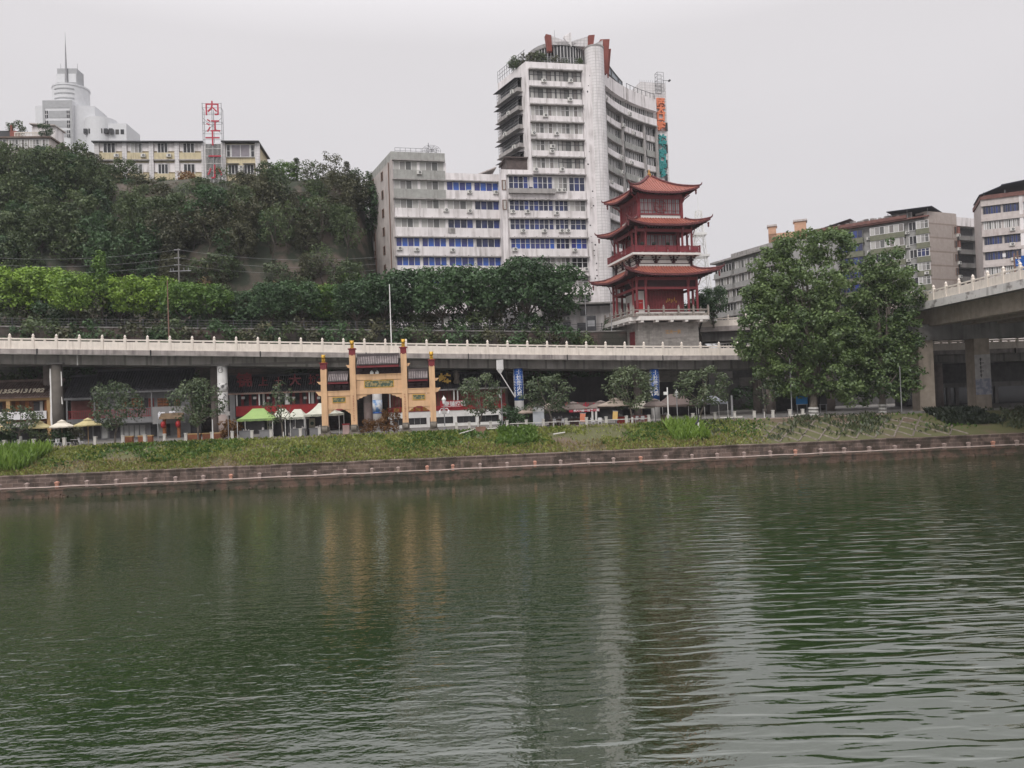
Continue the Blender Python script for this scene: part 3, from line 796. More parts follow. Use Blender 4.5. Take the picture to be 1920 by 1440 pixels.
for (x0, x1, xc, s) in ((PX[0] + .34, PX[1] - .34, -4.62, -1), (PX[2] + .34, PX[3] - .34, 4.60, 1)):
    beam(x0, x1, 4.58, 5.12, .22); beam(x0, x1, 3.72, 4.54, .16, 'panel_beam'); beam(x0, x1, 3.02, 3.66, .22)
    MB().box(x0, x1, -.27, .27, 5.08, 5.18).box(x0, x1, -.2, .2, 3.62, 3.72).each('moulding', M_ARCH, arch)
    MB().box(xc - .68, xc + .68, -.21, -.15, 3.86, 4.40).build('carved_panel', M_RELIEF, arch)
    bb = MB()
    for q in ((-.74, .74, 3.80, 3.87), (-.74, .74, 4.39, 4.46)): bb.box(xc + q[0], xc + q[1], -.23, -.15, q[2], q[3])
    for q in ((-.74, -.68), (.68, .74)): bb.box(xc + q[0], xc + q[1], -.23, -.15, 3.87, 4.39)
    bb.build('panel_frame', M_GOLD, arch)
    apron(x0, x1, 3.02, .55).build('bracket_apron', M_ARCH, arch)
    MB().prism([(xc - .5, 2.99), (xc, 2.86), (xc + .5, 2.99), (xc + .25, 3.1), (xc - .25, 3.1)], -.245, -.20).build('red_crest', M_ARCHRED, arch)
    r = tile_roof(2.25, .95, .85, arch, pitch=.2); r.location = (xc, 0, 6.32)
    MB().box(xc - 1.12, xc + 1.12, -.86, .86, 5.98, 6.2).build('red_eave_board', M_ARCHRED, arch)
    bb = MB().box(x0, x1, -.1, .1, 5.18, 5.98)
    for i in range(3):
        x = xc - .75 + .75 * i
        for k in range(3): bb.box(x - .1 - .1 * k, x + .1 + .1 * k, -.2 - .18 * k, .2 + .18 * k, 5.2 + .22 * k, 5.38 + .22 * k)
    bb.build('eave_brackets', MATS['dark_bracket_paint'], arch)
    xo = PX[0] - .34 if s < 0 else PX[3] + .34
    bb = cloud(xo, 4.62, s, .62, .56); q = cloud(xo, 5.95, s, .45, .36); n = len(bb.v); bb.v += q.v; bb.f += [tuple(i + n for i in f) for f in q.f]; bb.m += q.m
    xi = PX[1] - .34 if s < 0 else PX[2] + .34
    q = cloud(xi, 7.75, s, .42, .4); n = len(bb.v); bb.v += q.v; bb.f += [tuple(i + n for i in f) for f in q.f]; bb.m += q.m
    bb.build('cloud_beam_end', M_ARCH, arch)
# couplets down the inner pillars
M_CPL = mat('couplet_red', (0.30, 0.06, 0.04), var=0.1)
for x in (PX[1], PX[2]):
    b = MB()
    for i in range(11):
        z = 4.4 - i * .28
        for k in range(3): b.box(x - .10 + random.uniform(0, .08), x + .02 + random.uniform(0, .09), -.372, -.361, z + .07 * k, z + .07 * k + .03)
    b.build('couplet', M_CPL, arch)
MB().box(-6.9, 6.9, -.9, .9, -.35, 0.02).build('plinth', M_STONE, arch)

# ------------------------------------------------------------------ shops under the viaduct
M_DARKTILE = mat('dark_roof_tile', (0.062, 0.060, 0.068), var=0.25, stain=(0.09, 0.085, 0.08), stain_amt=0.5)
M_BROWNTILE = mat('brown_roof_tile', (0.20, 0.14, 0.12), var=0.22, stain=(0.08, 0.06, 0.055), stain_amt=0.6)
M_GREYWALL = mat('grey_render', (0.21, 0.21, 0.215), var=0.1, stain=(0.09, 0.09, 0.09), stain_amt=0.5)
M_TAN = mat('tan_timber', (0.47, 0.30, 0.14), var=0.12)
M_BROWNPANEL = mat('brown_panelling', (0.16, 0.075, 0.045), var=0.2)
M_ORANGEWOOD = mat('orange_shutter', (0.36, 0.13, 0.045), var=0.2)
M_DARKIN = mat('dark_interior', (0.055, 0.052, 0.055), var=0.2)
M_REDRAIL = mat('red_gallery_rail', (0.30, 0.045, 0.05), var=0.12)
M_SIGNWHITE = mat('sign_white', (0.70, 0.69, 0.70), rough=0.4, var=0.03)
M_PHONE = mat('signpaint_cream', (0.66, 0.58, 0.46), var=0.05)
M_CURTAIN = mat('pale_curtain', (0.40, 0.38, 0.37), var=0.15)

def marks(x0, x1, z0, z1, y, m, parent, name='small_print'):
    """print too small to read: a row of uneven strokes"""
    b = MB(); x = x0; h = z1 - z0
    while x < x1:
        w = h * random.uniform(.35, .8)
        for k in range(3):
            a = random.uniform(0, .4) * w; b.box(x + a, x + w, y - .004, y, z0 + h * (k * .36), z0 + h * (k * .36 + .22))
        b.box(x + w * .4, x + w * .55, y - .004, y, z0, z1)
        x += w + h * random.uniform(.15, .5)
    return b.build(name, m, parent)

def shop_frame(xl, y, xr, d):
    """local frame of a shop front: origin at the left foot, x along the front"""
    L_ = at(xl, y, via_y(at(xl, y, 98).x) + d); L_ = at(xl, y, via_y(L_.x) + d)
    R_ = at(xr, y, via_y(at(xr, y, 98).x) + d); R_ = at(xr, y, via_y(R_.x) + d)
    b = math.atan2(R_.y - L_.y, R_.x - L_.x)
    return Vector((L_.x, L_.y, GZ)), b, (R_ - L_).xy.length

# 1: tan shop with a tiled roof, at the left edge of the view
P, be, W = shop_frame(-60, 770, 97, 4.6)
def S(x, y): s_, z = hit(x, y, P, be); return s_, z - GZ
s1 = thing('tiled_shop', 'tan two-storey shop with brown tiled roof and white phone number', 'shop', P, be)
ez = S(40, 745)[1]; rz_ = S(40, 711)[1]
MB().box(0, W - .5, .9, 6, 0, ez - .1).build('wall', M_BROWNPANEL, s1)
r = tile_roof(W + .6, 3.6, rz_ - ez - .2, s1, pitch=.32, mt=M_BROWNTILE, both=False); r.location = (W / 2, 3.2, ez)
MB().box(-.3, W + .1, -.05, .12, ez - .42, ez - .12).build('eave_board', M_TAN, s1)
b = MB()
for x in (W - .35, W - 5.1, W - 9.4): b.box(x - .22, x + .22, -.02, .35, 0 if x > W - 1 else 2.6, ez - .4)
b.build('post', M_TAN, s1)
sg = MB().box(0, W - .55, -.2, -.1, S(60, 786)[1], S(60, 771)[1] ).build('signboard', M_SIGNWHITE, s1)
zs = (S(60, 786)[1] + S(60, 771)[1]) / 2
xx = S(68, 776)[0]
for dx, ch in ((0, '田'), (.62, '四')): lettering(ch, .62, M_BLACK, sg, (xx + dx, -.21, zs + .14), bold=.02, depth=.02)
marks(xx - 1.1, xx + .75, zs - .42, zs - .24, -.215, M_BLACK, sg)
lt = lettering('A13554131982', 0.98, M_PHONE, s1, (S(31, 733)[0], -.0, S(31, 733)[1]), bold=.03, depth=.05, name='phone_number')
lt.location = (S(31, 733)[0], 1.15, S(31, 733)[1] + .0); lt.rotation_euler = (-R(45), 0, 0); lt.location.y = .55
b = MB(); 
for k in range(9): b.box(W - 1.2 - k * 1.15, W - .75 - k * 1.15, .86, .9, 3.1, ez - .5)
b.build('wood_panel', M_ORANGEWOOD, s1)
b = MB()
for (x0, x1) in ((W - 2.5, W - 1.35), (W - 7.3, W - 6.2)): b.box(x0, x1, .84, .885, 3.0, ez - .55)
b.build('window_opening', M_DARKIN, s1)
MB().box(W - 1.75, W - 1.4, .80, .84, 3.0, ez - .6).build('curtain', M_CURTAIN, s1)
MB().box(.2, W - .8, .82, .89, 0.1, 2.3).build('shopfront', M_DARKIN, s1)
aw = MB(); aw.hexa([(-.2, -2.2, 2.25), (W - 1.0, -2.2, 2.15), (W - 1.0, .6, 2.65), (-.2, .6, 2.75), (-.2, -2.2, 2.31), (W - 1.0, -2.2, 2.21), (W - 1.0, .6, 2.71), (-.2, .6, 2.81)])
aw.build('awning', M_CURTAIN, s1)

# 2: dark roofed restaurant with red galleries and a grey sign wall
P, be, W = shop_frame(124, 770, 352, 4.8)
s2 = thing('grey_restaurant', 'dark tiled grey restaurant with red gallery railings and white characters', 'restaurant', P, be)
s1w = S(190, 760)[0]
e1, e2 = S(160, 748)[1], S(300, 733)[1]
rt = S(280, 696)[1]
MB().box(0, W, 1.4, 7, 0, e2 - .1).build('wall', M_GREYWALL, s2)
r = tile_roof(W - S(172, 730)[0] + .6, 3.2, rt - e2, s2, pitch=.34, mt=M_DARKTILE, both=False); r.location = ((W + S(172, 730)[0]) / 2, 3.0, e2 + .25)
r = tile_roof(S(172, 730)[0] + .5, 3.0, rt - e1 - .6, s2, pitch=.34, mt=M_DARKTILE, both=False); r.location = (S(172, 730)[0] / 2 - .1, 2.9, e1 + .25)
b = MB().box(-.3, S(172, 750)[0], -.1, .1, e1 - .1, e1 + .22).box(S(172, 730)[0], W + .3, -.1, .1, e2 - .12, e2 + .2); b.build('eave_board', M_GREYWALL, s2)
gz0, gz1 = S(150, 786)[1], S(150, 797)[1]
sl = MB().box(0, S(288, 790)[0], .0, 1.4, gz1, gz0).build('gallery_slab', M_GREYWALL, s2)
def railing(x0, x1, z0, h, parent, y=.05, step=.22, m=None):
    b = MB().box(x0, x1, y - .03, y + .03, z0 + h - .07, z0 + h).box(x0, x1, y - .03, y + .03, z0 + .08, z0 + .14)
    n = int((x1 - x0) / step)
    for i in range(n + 1):
        x = x0 + (x1 - x0) * i / n; b.box(x - .025, x + .025, y - .02, y + .02, z0, z0 + h)
    return b.build('railing', m or M_REDRAIL, parent)
xg0 = S(176, 780)[0]; xg1 = S(285, 780)[0]
railing(.1, xg0, gz0, 1.05, s2); railing(xg0 + .2, xg1, gz0, 1.05, s2)
MB().box(.05, xg0, 1.36, 1.395, gz0, e1 - .2).build('red_wall_panel', mat('faded_red_boards', (0.20, 0.085, 0.075), var=0.15), s2)
b = MB()
for x in (.08, xg0 + .1, xg1): b.box(x - .09, x + .09, .0, .18, gz0, e1 if x < xg0 else e2)
b.build('post', M_GREYWALL, s2)
for (a0, a1, mm) in ((240, 250, M_ORANGEWOOD), (250.5, 260, M_ORANGEWOOD), (261, 271, M_DARKIN), (272, 282, M_REDRAIL), (289, 299, M_ORANGEWOOD), (300, 310, M_ORANGEWOOD), (311, 320, M_DARKIN), (321, 331, M_ORANGEWOOD), (221, 230, M_ORANGEWOOD), (231, 239, M_DARKIN)):
    fx0, fz1 = S(a0, 747); fx1, fz0 = S(a1, 763)
    f = MB().box(fx0, fx1, 1.28, 1.36, fz0, fz1).build('shutter' if mm is not M_DARKIN else 'window_opening', mm, s2)
    if mm is not M_DARKIN:
        b = MB(); 
        for k in range(3): b.box(fx0 + .06, fx1 - .06, 1.25, 1.28, fz0 + .08 + k * (fz1 - fz0) / 3, fz0 + (k + .8) * (fz1 - fz0) / 3)
        b.build('shutter_panel', M_BROWNPANEL, f)
sx0, sz1 = S(287, 763); sx1, sz0 = S(345, 793)
sg = MB().box(sx0, sx1 + .3, -.35, -.05, sz0, sz1).build('sign_wall', mat('sign_wall_grey', (0.26, 0.255, 0.255), var=0.06), s2)
M_SIGNTXT = mat('sign_lettering_white', (0.85, 0.85, 0.9), var=0.0)  # plain white sign lettering
a_ = S(304, 778); lettering('红', .95, M_SIGNTXT, sg, (a_[0], -.38, a_[1]), bold=.03)
a_ = S(315, 777); lettering('·', .95, M_SIGNTXT, sg, (a_[0], -.38, a_[1]), bold=.03)
a_ = S(326, 777); lettering('隐', .95, M_SIGNTXT, sg, (a_[0], -.38, a_[1]), bold=.03)
b = MB()
for (a0, a1) in ((148, 164), (168, 180), (197, 218), (276, 287), (302, 313), (352, 372)):
    x0 = S(a0, 800)[0]; x1 = S(a1, 800)[0]; b.box(x0, x1, 1.30, 1.38, .25, gz1 - .2)
b.each('dark_window', M_DARKIN, s2)
b = MB()
for (a0, a1) in ((219, 224), (226, 234), (236, 244), (246, 254), (256, 266), (290, 300), (184, 194)):
    x0 = S(a0, 800)[0]; x1 = S(a1, 800)[0]; b.box(x0, x1, 1.26, 1.32, .25, gz1 - .3)
b.build('pale_panel', mat('pale_board', (0.36, 0.36, 0.35), var=0.1), s2)
# porch with lanterns
px0, px1 = S(311, 800)[0], S(343, 800)[0]
po = MB().box(px0, px0 + .35, -1.3, -.95, 0, 2.6).box(px1 - .35, px1, -1.3, -.95, 0, 2.6).build('porch_post', M_ORANGEWOOD, s2)
MB().hexa([(px0 - .3, -1.7, 2.45), (px1 + .3, -1.7, 2.45), (px1 + .3, -.4, 2.9), (px0 - .3, -.4, 2.9), (px0 - .3, -1.7, 2.7), (px1 + .3, -1.7, 2.7), (px1 + .3, -.4, 3.2), (px0 - .3, -.4, 3.2)]).build('porch_roof', mat('thatch', (0.26, 0.18, 0.11), var=0.25, bump=0.8), s2)
for x in (px0 + .2, px1 - .1):
    l = tag(MB().lathe([(.1, -.42), (.26, -.3), (.3, 0), (.26, .3), (.1, .42)], (0, 0, 0), 12).build('red_lantern', M_RED, None, smooth=True), 'red lantern at the %s post of the thatched restaurant porch' % ('left' if x < px0 + 1 else 'right'), 'lantern', 'porch lanterns')
    l.location = wm(s2) @ Vector((x, -1.75, 1.75))

# 3: restaurant with the long red band behind the tents
P, be, W = shop_frame(430, 770, 606, 4.7)
s3 = thing('red_band_restaurant', 'two-storey restaurant with long red balcony band and red roof characters', 'restaurant', P, be)
ez = S(520, 735)[1]; rt = S(520, 712)[1]
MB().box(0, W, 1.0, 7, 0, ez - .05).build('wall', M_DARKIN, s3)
r = tile_roof(W + 1.2, 2.8, rt - ez + .5, s3, pitch=.3, mt=M_DARKTILE, both=False); r.location = (W / 2, 2.6, ez + .1)
MB().box(-.6, W + .6, -.2, .05, ez - .18, ez + .08).build('eave_board', mat('pinkish_timber', (0.32, 0.22, 0.18), var=0.12), s3)
zb1, zb0 = S(520, 760)[1], S(520, 777)[1]
MB().box(S(443, 770)[0], W, -.12, .0, zb0, zb1).build('red_band', M_RED, s3)
MB().box(S(443, 770)[0], W, -.16, .04, zb0 - .12, zb0 - .0).box(S(443, 770)[0], W, -.16, .04, zb1, zb1 + .08).build('band_moulding', M_ARCHRED, s3)
MB().box(S(443, 770)[0], W, .0, 1.0, zb0 - .1, zb0 + .05).build('balcony_floor', M_GREYWALL, s3)
b = MB(); b2 = MB()
for a0 in (444, 486, 538, 580): x0 = S(a0, 750)[0]; b.box(x0 - .07, x0 + .07, .0, .14, zb1, ez)
for a0, a1 in ((490, 494), (582, 587), (532, 541)): x0, x1 = S(a0, 750)[0], S(a1, 750)[0]; b.box(x0, x1, .85, .93, zb1 - .2, ez)
b.build('white_post', M_WHITEPAINT, s3)
for a0 in (449, 464, 478, 497, 508, 546, 560, 572, 590): x0 = S(a0, 750)[0]; b2.box(x0, x0 + .35, .90, .96, zb1 - .2, ez - .1)
b2.build('red_window_frame', M_ARCHRED, s3)
b = MB()
for a0 in (455, 477, 503, 524, 550, 572, 597): x0 = S(a0, 746)[0]; z0 = S(a0, 746)[1]; b.box(x0 - .2, x0 + .2, .15, .5, z0 - .16, z0 + .16)
b.build('hanging_paper_lamp', M_CURTAIN, s3)
fr = MB().box(.2, W - .2, 1.5, 1.56, ez + .55, ez + .62).box(.2, W - .2, 1.5, 1.56, ez + 1.3, ez + 1.36)
fo = fr.build('roof_sign_frame', M_DARKSTEEL, s3)
M_ROOFRED = mat('roof_sign_red', (0.19, 0.02, 0.028), rough=0.5)
for ch, a0, a1, sz in (('锦', 455, 714, 2.1), ('上', 491, 716, 1.25), ('土', 520, 716, 1.25), ('大', 551, 714, 1.7), ('城', 588, 714, 1.6)):
    q = S(a0, a1); lettering(ch, sz, M_ROOFRED, fo, (q[0], .9, q[1] + .1), bold=.025)
MB().box(S(432, 780)[0], S(442, 780)[0], -.2, .9, 0, ez - .2).build('end_wall', M_GREYWALL, s3)

# 4: white-fronted shop with red upper storey, behind the archway
P, be, W = shop_frame(728, 780, 950, 4.4)
s4 = thing('red_upper_shop', 'shop with red upper storey, white framed glass front and gold character', 'shop', P, be)
ez = S(860, 730)[1]; rt = S(860, 706)[1]; fz = S(860, 768)[1]
MB().box(0, W, .8, 6, 0, ez - .02).build('wall', M_ARCHRED, s4)
r = tile_roof(W + .6, 2.5, rt - ez + .3, s4, pitch=.3, mt=M_DARKTILE, both=False); r.location = (W / 2, 2.2, ez + .12)
MB().box(-.3, W + .3, -.32, .0, ez - .1, ez + .1).build('eave_board', M_SLAB, s4)
MB().box(0, W, -.05, .8, fz - .9, fz - .05).build('white_fascia', M_WHITEPAINT, s4)
b = MB()
for a0, a1 in ((731, 737), (800, 806), (850, 857), (892, 898), (936, 943)): b.box(S(a0, 790)[0], S(a1, 790)[0], -.08, .8, 0, fz - .9)
b.box(0, W, -.02, .5, 0, .42); b.build('white_column', M_WHITEPAINT, s4)
for a0, a1 in ((738, 765), (766, 799), (807, 849), (858, 891), (899, 934)):
    x0, x1 = S(a0, 790)[0], S(a1, 790)[0]
    f = MB().box(x0, x1, .30, .34, .45, fz - .9).build('shop_window', M_GLASS_DARK, s4)
    n = 3; bb = MB()
    for k in range(1, n): xk = x0 + (x1 - x0) * k / n; bb.box(xk - .025, xk + .025, .27, .30, .45, fz - .9)
    bb.box(x0, x1, .27, .30, 1.45, 1.5); bb.build('mullion', M_FRAME_DARK if a0 > 800 else M_STEEL, f)
b = MB()
for k in range(int(W / .42)): b.box(k * .42 + .05, k * .42 + .30, .74, .80, fz + .6, ez - .15)
b.build('carved_panels', M_BROWNPANEL, s4)
b = MB()
for a0 in (763, 851.5, 858.5, 731, 800): x0 = S(a0, 750)[0]; b.box(x0 - .08, x0 + .08, -.06, .74, fz, ez - .1)
b.build('white_post', M_WHITEPAINT, s4)
MB().box(0, W, -.14, -.05, fz - .05, fz + .6).build('red_parapet', mat('parapet_red', (0.28, 0.02, 0.025), var=0.15), s4)
b = MB()
for k in range(5): b.box(S(738, 760)[0] + k * .95, S(738, 760)[0] + k * .95 + .75, -.17, -.14, fz + .02, fz + .5)
b.build('gold_panel', mat('dull_gold_panel', (0.33, 0.15, 0.03), var=0.3, scale=4), s4)
bn = MB().box(S(825, 760)[0], S(868, 760)[0], -.24, -.18, S(846, 764)[1], S(846, 751)[1]).build('red_banner', mat('banner_red', (0.42, 0.025, 0.04), var=0.08), s4)
q = S(853, 756.5); lettering('商铺招租', .72, M_TXTW, bn, (q[0], -.26, q[1]), bold=.02, depth=.02)
q = S(846, 762); marks(S(828, 762)[0], S(862, 762)[0], q[1] - .08, q[1] + .06, -.25, M_TXTW, bn)
M_SIGNGOLD = mat('sign_gold', (0.62, 0.38, 0.06), rough=0.4, var=0.08)
q = S(834, 711); lettering('蛙', 1.7, M_SIGNGOLD, s4, (q[0], -.1, q[1]), bold=.04)
q = S(856, 708); f = MB().lathe([(.3, -.8), (.5, -.6), (.3, -.1), (.42, .15), (.42, .5), (.2, .75), (.55, .8), (.3, 1.0)], (q[0], .1, q[1]), 10).build('round_roof_figure', M_STONE, s4, smooth=True)
q = S(884, 714); lettering('206182', .85, M_CURTAIN, s4, (q[0], .2, q[1]), bold=.01)

# 5: low shop with a red sign under the dark wall to the right
P, be, W = shop_frame(985, 780, 1170, 4.0)
s5 = thing('grill_shop', 'low dark shop with red roof characters behind the big parasols', 'shop', P, be)
ez = S(1090, 765)[1]
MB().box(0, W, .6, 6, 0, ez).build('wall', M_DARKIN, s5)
MB().hexa([(-.3, -.4, ez), (W + .3, -.4, ez), (W + .3, 6, ez + .3), (-.3, 6, ez + .3), (-.3, -.4, ez + .15), (W + .3, -.4, ez + .15), (W + .3, 6, ez + .45), (-.3, 6, ez + .45)]).build('roof', M_SLAB, s5)
fo = MB().box(S(1058, 760)[0], S(1122, 760)[0], -.2, -.1, S(1090, 767)[1], S(1090, 754.5)[1]).build('signboard', mat('sign_brown', (0.16, 0.105, 0.1)), s5)
M_SIGNRED = mat('sign_red', (0.45, 0.02, 0.05), rough=0.5)
for ch, a0 in (('土', 1063), ('灶', 1080), ('火', 1098), ('鸡', 1117)): q = S(a0, 760.5); lettering(ch, .95, M_SIGNRED, fo, (q[0], -.22, q[1]), bold=.03)
bn = MB().box(S(1066, 760)[0], S(1123, 760)[0], -.32, -.25, S(1095, 772)[1], S(1095, 766.5)[1]).build('red_banner', M_SIGNRED, s5)
q = S(1082, 769); lettering('柴火鸡', .42, M_TXTW, bn, (q[0], -.34, q[1]), bold=.02, depth=.02)
q = S(1106, 769); lettering('喝一杯来一碗', .42, M_TXTW, bn, (q[0], -.34, q[1]), bold=.02, depth=.02)
fo = MB().box(S(1124, 760)[0], S(1148, 760)[0], -.2, -.1, S(1136, 765)[1], S(1136, 755)[1]).build('menu_board', mat('menu_grey', (0.25, 0.24, 0.23), c2=(0.1, 0.1, 0.1), c2_scale=5), s5)
b = MB()
for a0 in (1018, 1110, 1117): x0 = S(a0, 780)[0]; b.box(x0 - .12, x0 + .12, -.3, -.06, 0, ez)
b.build('white_post', M_WHITEPAINT, s5)

# dark sheet wall and pale wall slabs deeper under the deck
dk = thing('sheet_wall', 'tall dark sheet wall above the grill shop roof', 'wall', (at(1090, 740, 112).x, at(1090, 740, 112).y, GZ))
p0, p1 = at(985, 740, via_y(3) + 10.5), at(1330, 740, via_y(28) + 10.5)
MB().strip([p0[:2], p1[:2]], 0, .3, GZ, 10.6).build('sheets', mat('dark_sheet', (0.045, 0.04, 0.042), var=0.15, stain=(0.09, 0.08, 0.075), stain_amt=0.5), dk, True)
pw = thing('pale_wall', 'pale concrete wall slabs under the deck right of the blue pier', 'wall', (at(1300, 710, 114).x, at(1300, 710, 114).y, GZ))
for a0, a1, y0, y1 in ((1150, 1242, 697, 722), (1250, 1372, 696, 713), (1388, 1440, 706, 724), (1440, 1560, 712, 800)):
    q0, q1 = at(a0, y1, 117), at(a1, y0, 117)
    MB().box(q0.x, q1.x, 116.6, 117.4, q0.z, q1.z).build('wall_slab', MATS['shade_toned_concrete'] if a0 > 1400 else mat('pale_slab', (0.30, 0.28, 0.27), stain=(0.12, 0.11, 0.1), stain_amt=0.6) if 'pale_slab' not in MATS else MATS['pale_slab'], pw, True)  # rightmost slab takes the concrete darkened to stand for shade
# ------------------------------------------------------------------ tents, parasols and things on the promenade
M_TENTG = mat('green_tent_cloth', (0.24, 0.35, 0.115), rough=0.75, var=0.06)
M_TENTC = mat('cream_tent_cloth', (0.50, 0.50, 0.42), rough=0.75, var=0.07)
M_TENTB = mat('brown_tent_cloth', (0.13, 0.095, 0.085), rough=0.8, var=0.1)
M_TENTGREY = mat('grey_tent_cloth', (0.27, 0.28, 0.31), rough=0.75, var=0.08)
M_CLOTHY = mat('straw_parasol_cloth', (0.46, 0.39, 0.20), rough=0.8, var=0.08)
M_CLOTHW = mat('offwhite_parasol_cloth', (0.58, 0.53, 0.44), rough=0.8, var=0.06)
M_CLOTHB = mat('taupe_parasol_cloth', (0.36, 0.29, 0.24), rough=0.8, var=0.1)
M_CLOTHD = mat('dark_parasol_cloth', (0.16, 0.125, 0.11), rough=0.8, var=0.1)
M_TXTG = mat('dark_tent_print', (0.08, 0.12, 0.10), var=0.1)
def tent(x0, x1, d, label, m, top=3.35, eave=2.35, depth=3.0, printed=None):
    a, c = prom(x0, d), prom(x1, d)
    w = (c - a).xy.length; rz = math.atan2(c.y - a.y, c.x - a.x)
    t = thing('canopy_tent', label, 'tent', (a + c) / 2, rz, 'canopy tents on the promenade')
    b = MB(); N_ = 8
    for q in range(4):                           # four sagging panels up to a short ridge
        cn = [(-w / 2, 0), (w / 2, 0), (w / 2, depth), (-w / 2, depth)]
        rd = [(-w * .16, depth / 2), (w * .16, depth / 2), (w * .16, depth / 2), (-w * .16, depth / 2)]
        A_, B_, C_, D_ = cn[q], cn[(q + 1) % 4], rd[(q + 1) % 4], rd[q]
        rows = []
        for k in range(6):
            u = k / 5; z = eave + (top - eave) * (u ** 1.5)
            rows.append([(A_[0] + (D_[0] - A_[0]) * u + ((B_[0] + (C_[0] - B_[0]) * u) - (A_[0] + (D_[0] - A_[0]) * u)) * j / N_, A_[1] + (D_[1] - A_[1]) * u + ((B_[1] + (C_[1] - B_[1]) * u) - (A_[1] + (D_[1] - A_[1]) * u)) * j / N_, z) for j in range(N_ + 1)])
        b.grid(rows)
        rows = [[(A_[0] + (B_[0] - A_[0]) * j / N_, A_[1] + (B_[1] - A_[1]) * j / N_, eave - .24 - .04 * (j % 2)) for j in range(N_ + 1)], [(A_[0] + (B_[0] - A_[0]) * j / N_, A_[1] + (B_[1] - A_[1]) * j / N_, eave) for j in range(N_ + 1)]]
        b.grid(rows)
    cv = b.build('canopy', m, t)
    if printed:
        marks(-w * .3, w * .3, eave - .2, eave - .05, -.012, M_TXTG, cv)
    for sx in (-1, 1):
        for y in (.04, depth - .04): MB().box(sx * (w / 2 - .05) - .03, sx * (w / 2 - .05) + .03, y - .03, y + .03, 0, eave - .02).build('leg', M_WHITEPAINT, t)
    return t
tent(444, 512, 12.4, 'bright green canopy tent in front of the red band restaurant', M_TENTG, 3.4, 2.25, 3.4, True)
tent(505, 545, 14.6, 'small cream canopy tent behind the thin promenade tree', M_TENTC, 3.25, 2.3, 3.0)
tent(534, 574, 13.0, 'pale pointed canopy tent between the thin tree and the archway', M_TENTC, 3.15, 2.25, 3.0, True)
tent(570, 637, 12.8, 'large cream canopy tent half behind the left archway pillar', M_TENTC, 3.75, 2.5, 4.0, True)
tent(1243, 1312, 13.5, 'brown canopy tent behind the twin-lantern lamp', M_TENTB, 3.3, 2.0, 4.0)
tent(1322, 1367, 13.0, 'small grey canopy tent at the right end of the terrace', M_TENTGREY, 2.9, 2.15, 3.2)
def parasol(x, d, rad, label, m, top=3.1, drop=.75, tier=True, n=8):
    p = prom(x, d)
    t = thing('parasol', label, 'parasol', p, random.uniform(0, .7), 'parasols on the promenade terraces')
    b = MB(); z0 = top - drop
    prof = [(rad, z0 - .13), (rad, z0), (rad * .72, z0 + drop * .27), (rad * .45, z0 + drop * .56), (rad * .2, z0 + drop * .86)]
    if tier: prof += [(rad * .34, z0 + drop * .82), (rad * .32, z0 + drop * .88), (.03, top + .12)]
    else: prof += [(.03, top)]
    bb = len(b.v)
    for r, z in prof:
        for i in range(n * 2):
            a = math.pi * i / n; rr = r * (1 if i % 2 == 0 else .955); b.v.append((rr * math.cos(a), rr * math.sin(a), z + (0 if i % 2 == 0 else -.03 * r / rad)))
    for k in range(len(prof) - 1):
        for i in range(n * 2):
            j = (i + 1) % (n * 2); b.face((bb + k * 2 * n + i, bb + k * 2 * n + j, bb + (k + 1) * 2 * n + j, bb + (k + 1) * 2 * n + i))
    b.build('canopy', m, t)
    MB().cyl((0, 0, 0), (0, 0, top), .035, .035, 8).build('pole', M_TAN if m in (M_CLOTHY, M_CLOTHW) else M_DARKSTEEL, t)
    MB().cyl((0, 0, 0), (0, 0, .12), .32, .3, 12).build('foot', M_GREYWALL, t)
    return t
random.seed(3)
parasol(-8, 11.2, 1.65, 'straw parasol cut off by the left edge of the view', M_CLOTHY, 2.75, .62)
parasol(73, 11.6, 1.45, 'straw yellow parasol right of the small whitewashed tree', M_CLOTHY, 2.85, .62)
parasol(116, 11.9, 1.35, 'off-white parasol in front of the brown pier', M_CLOTHW, 2.85, .62)
parasol(165, 12.2, 1.4, 'straw parasol left of the bushy tree', M_CLOTHY, 2.95, .66)
for x, d, r, m, tp, lb in ((998, 12.8, 1.75, M_CLOTHB, 2.55, 'taupe parasol behind the pale display board'), (1030, 14.5, 1.5, M_CLOTHB, 2.6, 'grey-brown parasol right of the pale display board'), (1076, 12.6, 2.0, M_CLOTHD, 2.75, 'dark striped parasol left of the white shop post'),
                       (1128, 14.6, 1.9, M_CLOTHD, 2.75, 'dull parasol half behind the big taupe one'), (1155, 12.4, 2.2, M_CLOTHB, 3.0, 'big two-tiered taupe parasol right of the white shop post'), (1204, 13.0, 1.6, M_CLOTHW, 2.6, 'pale parasol below the right blue pier'), (1229, 12.2, 1.7, M_CLOTHD, 2.75, 'dark olive parasol at the foot of the right blue pier')):
    parasol(x, d, r, lb, m, tp, .72)

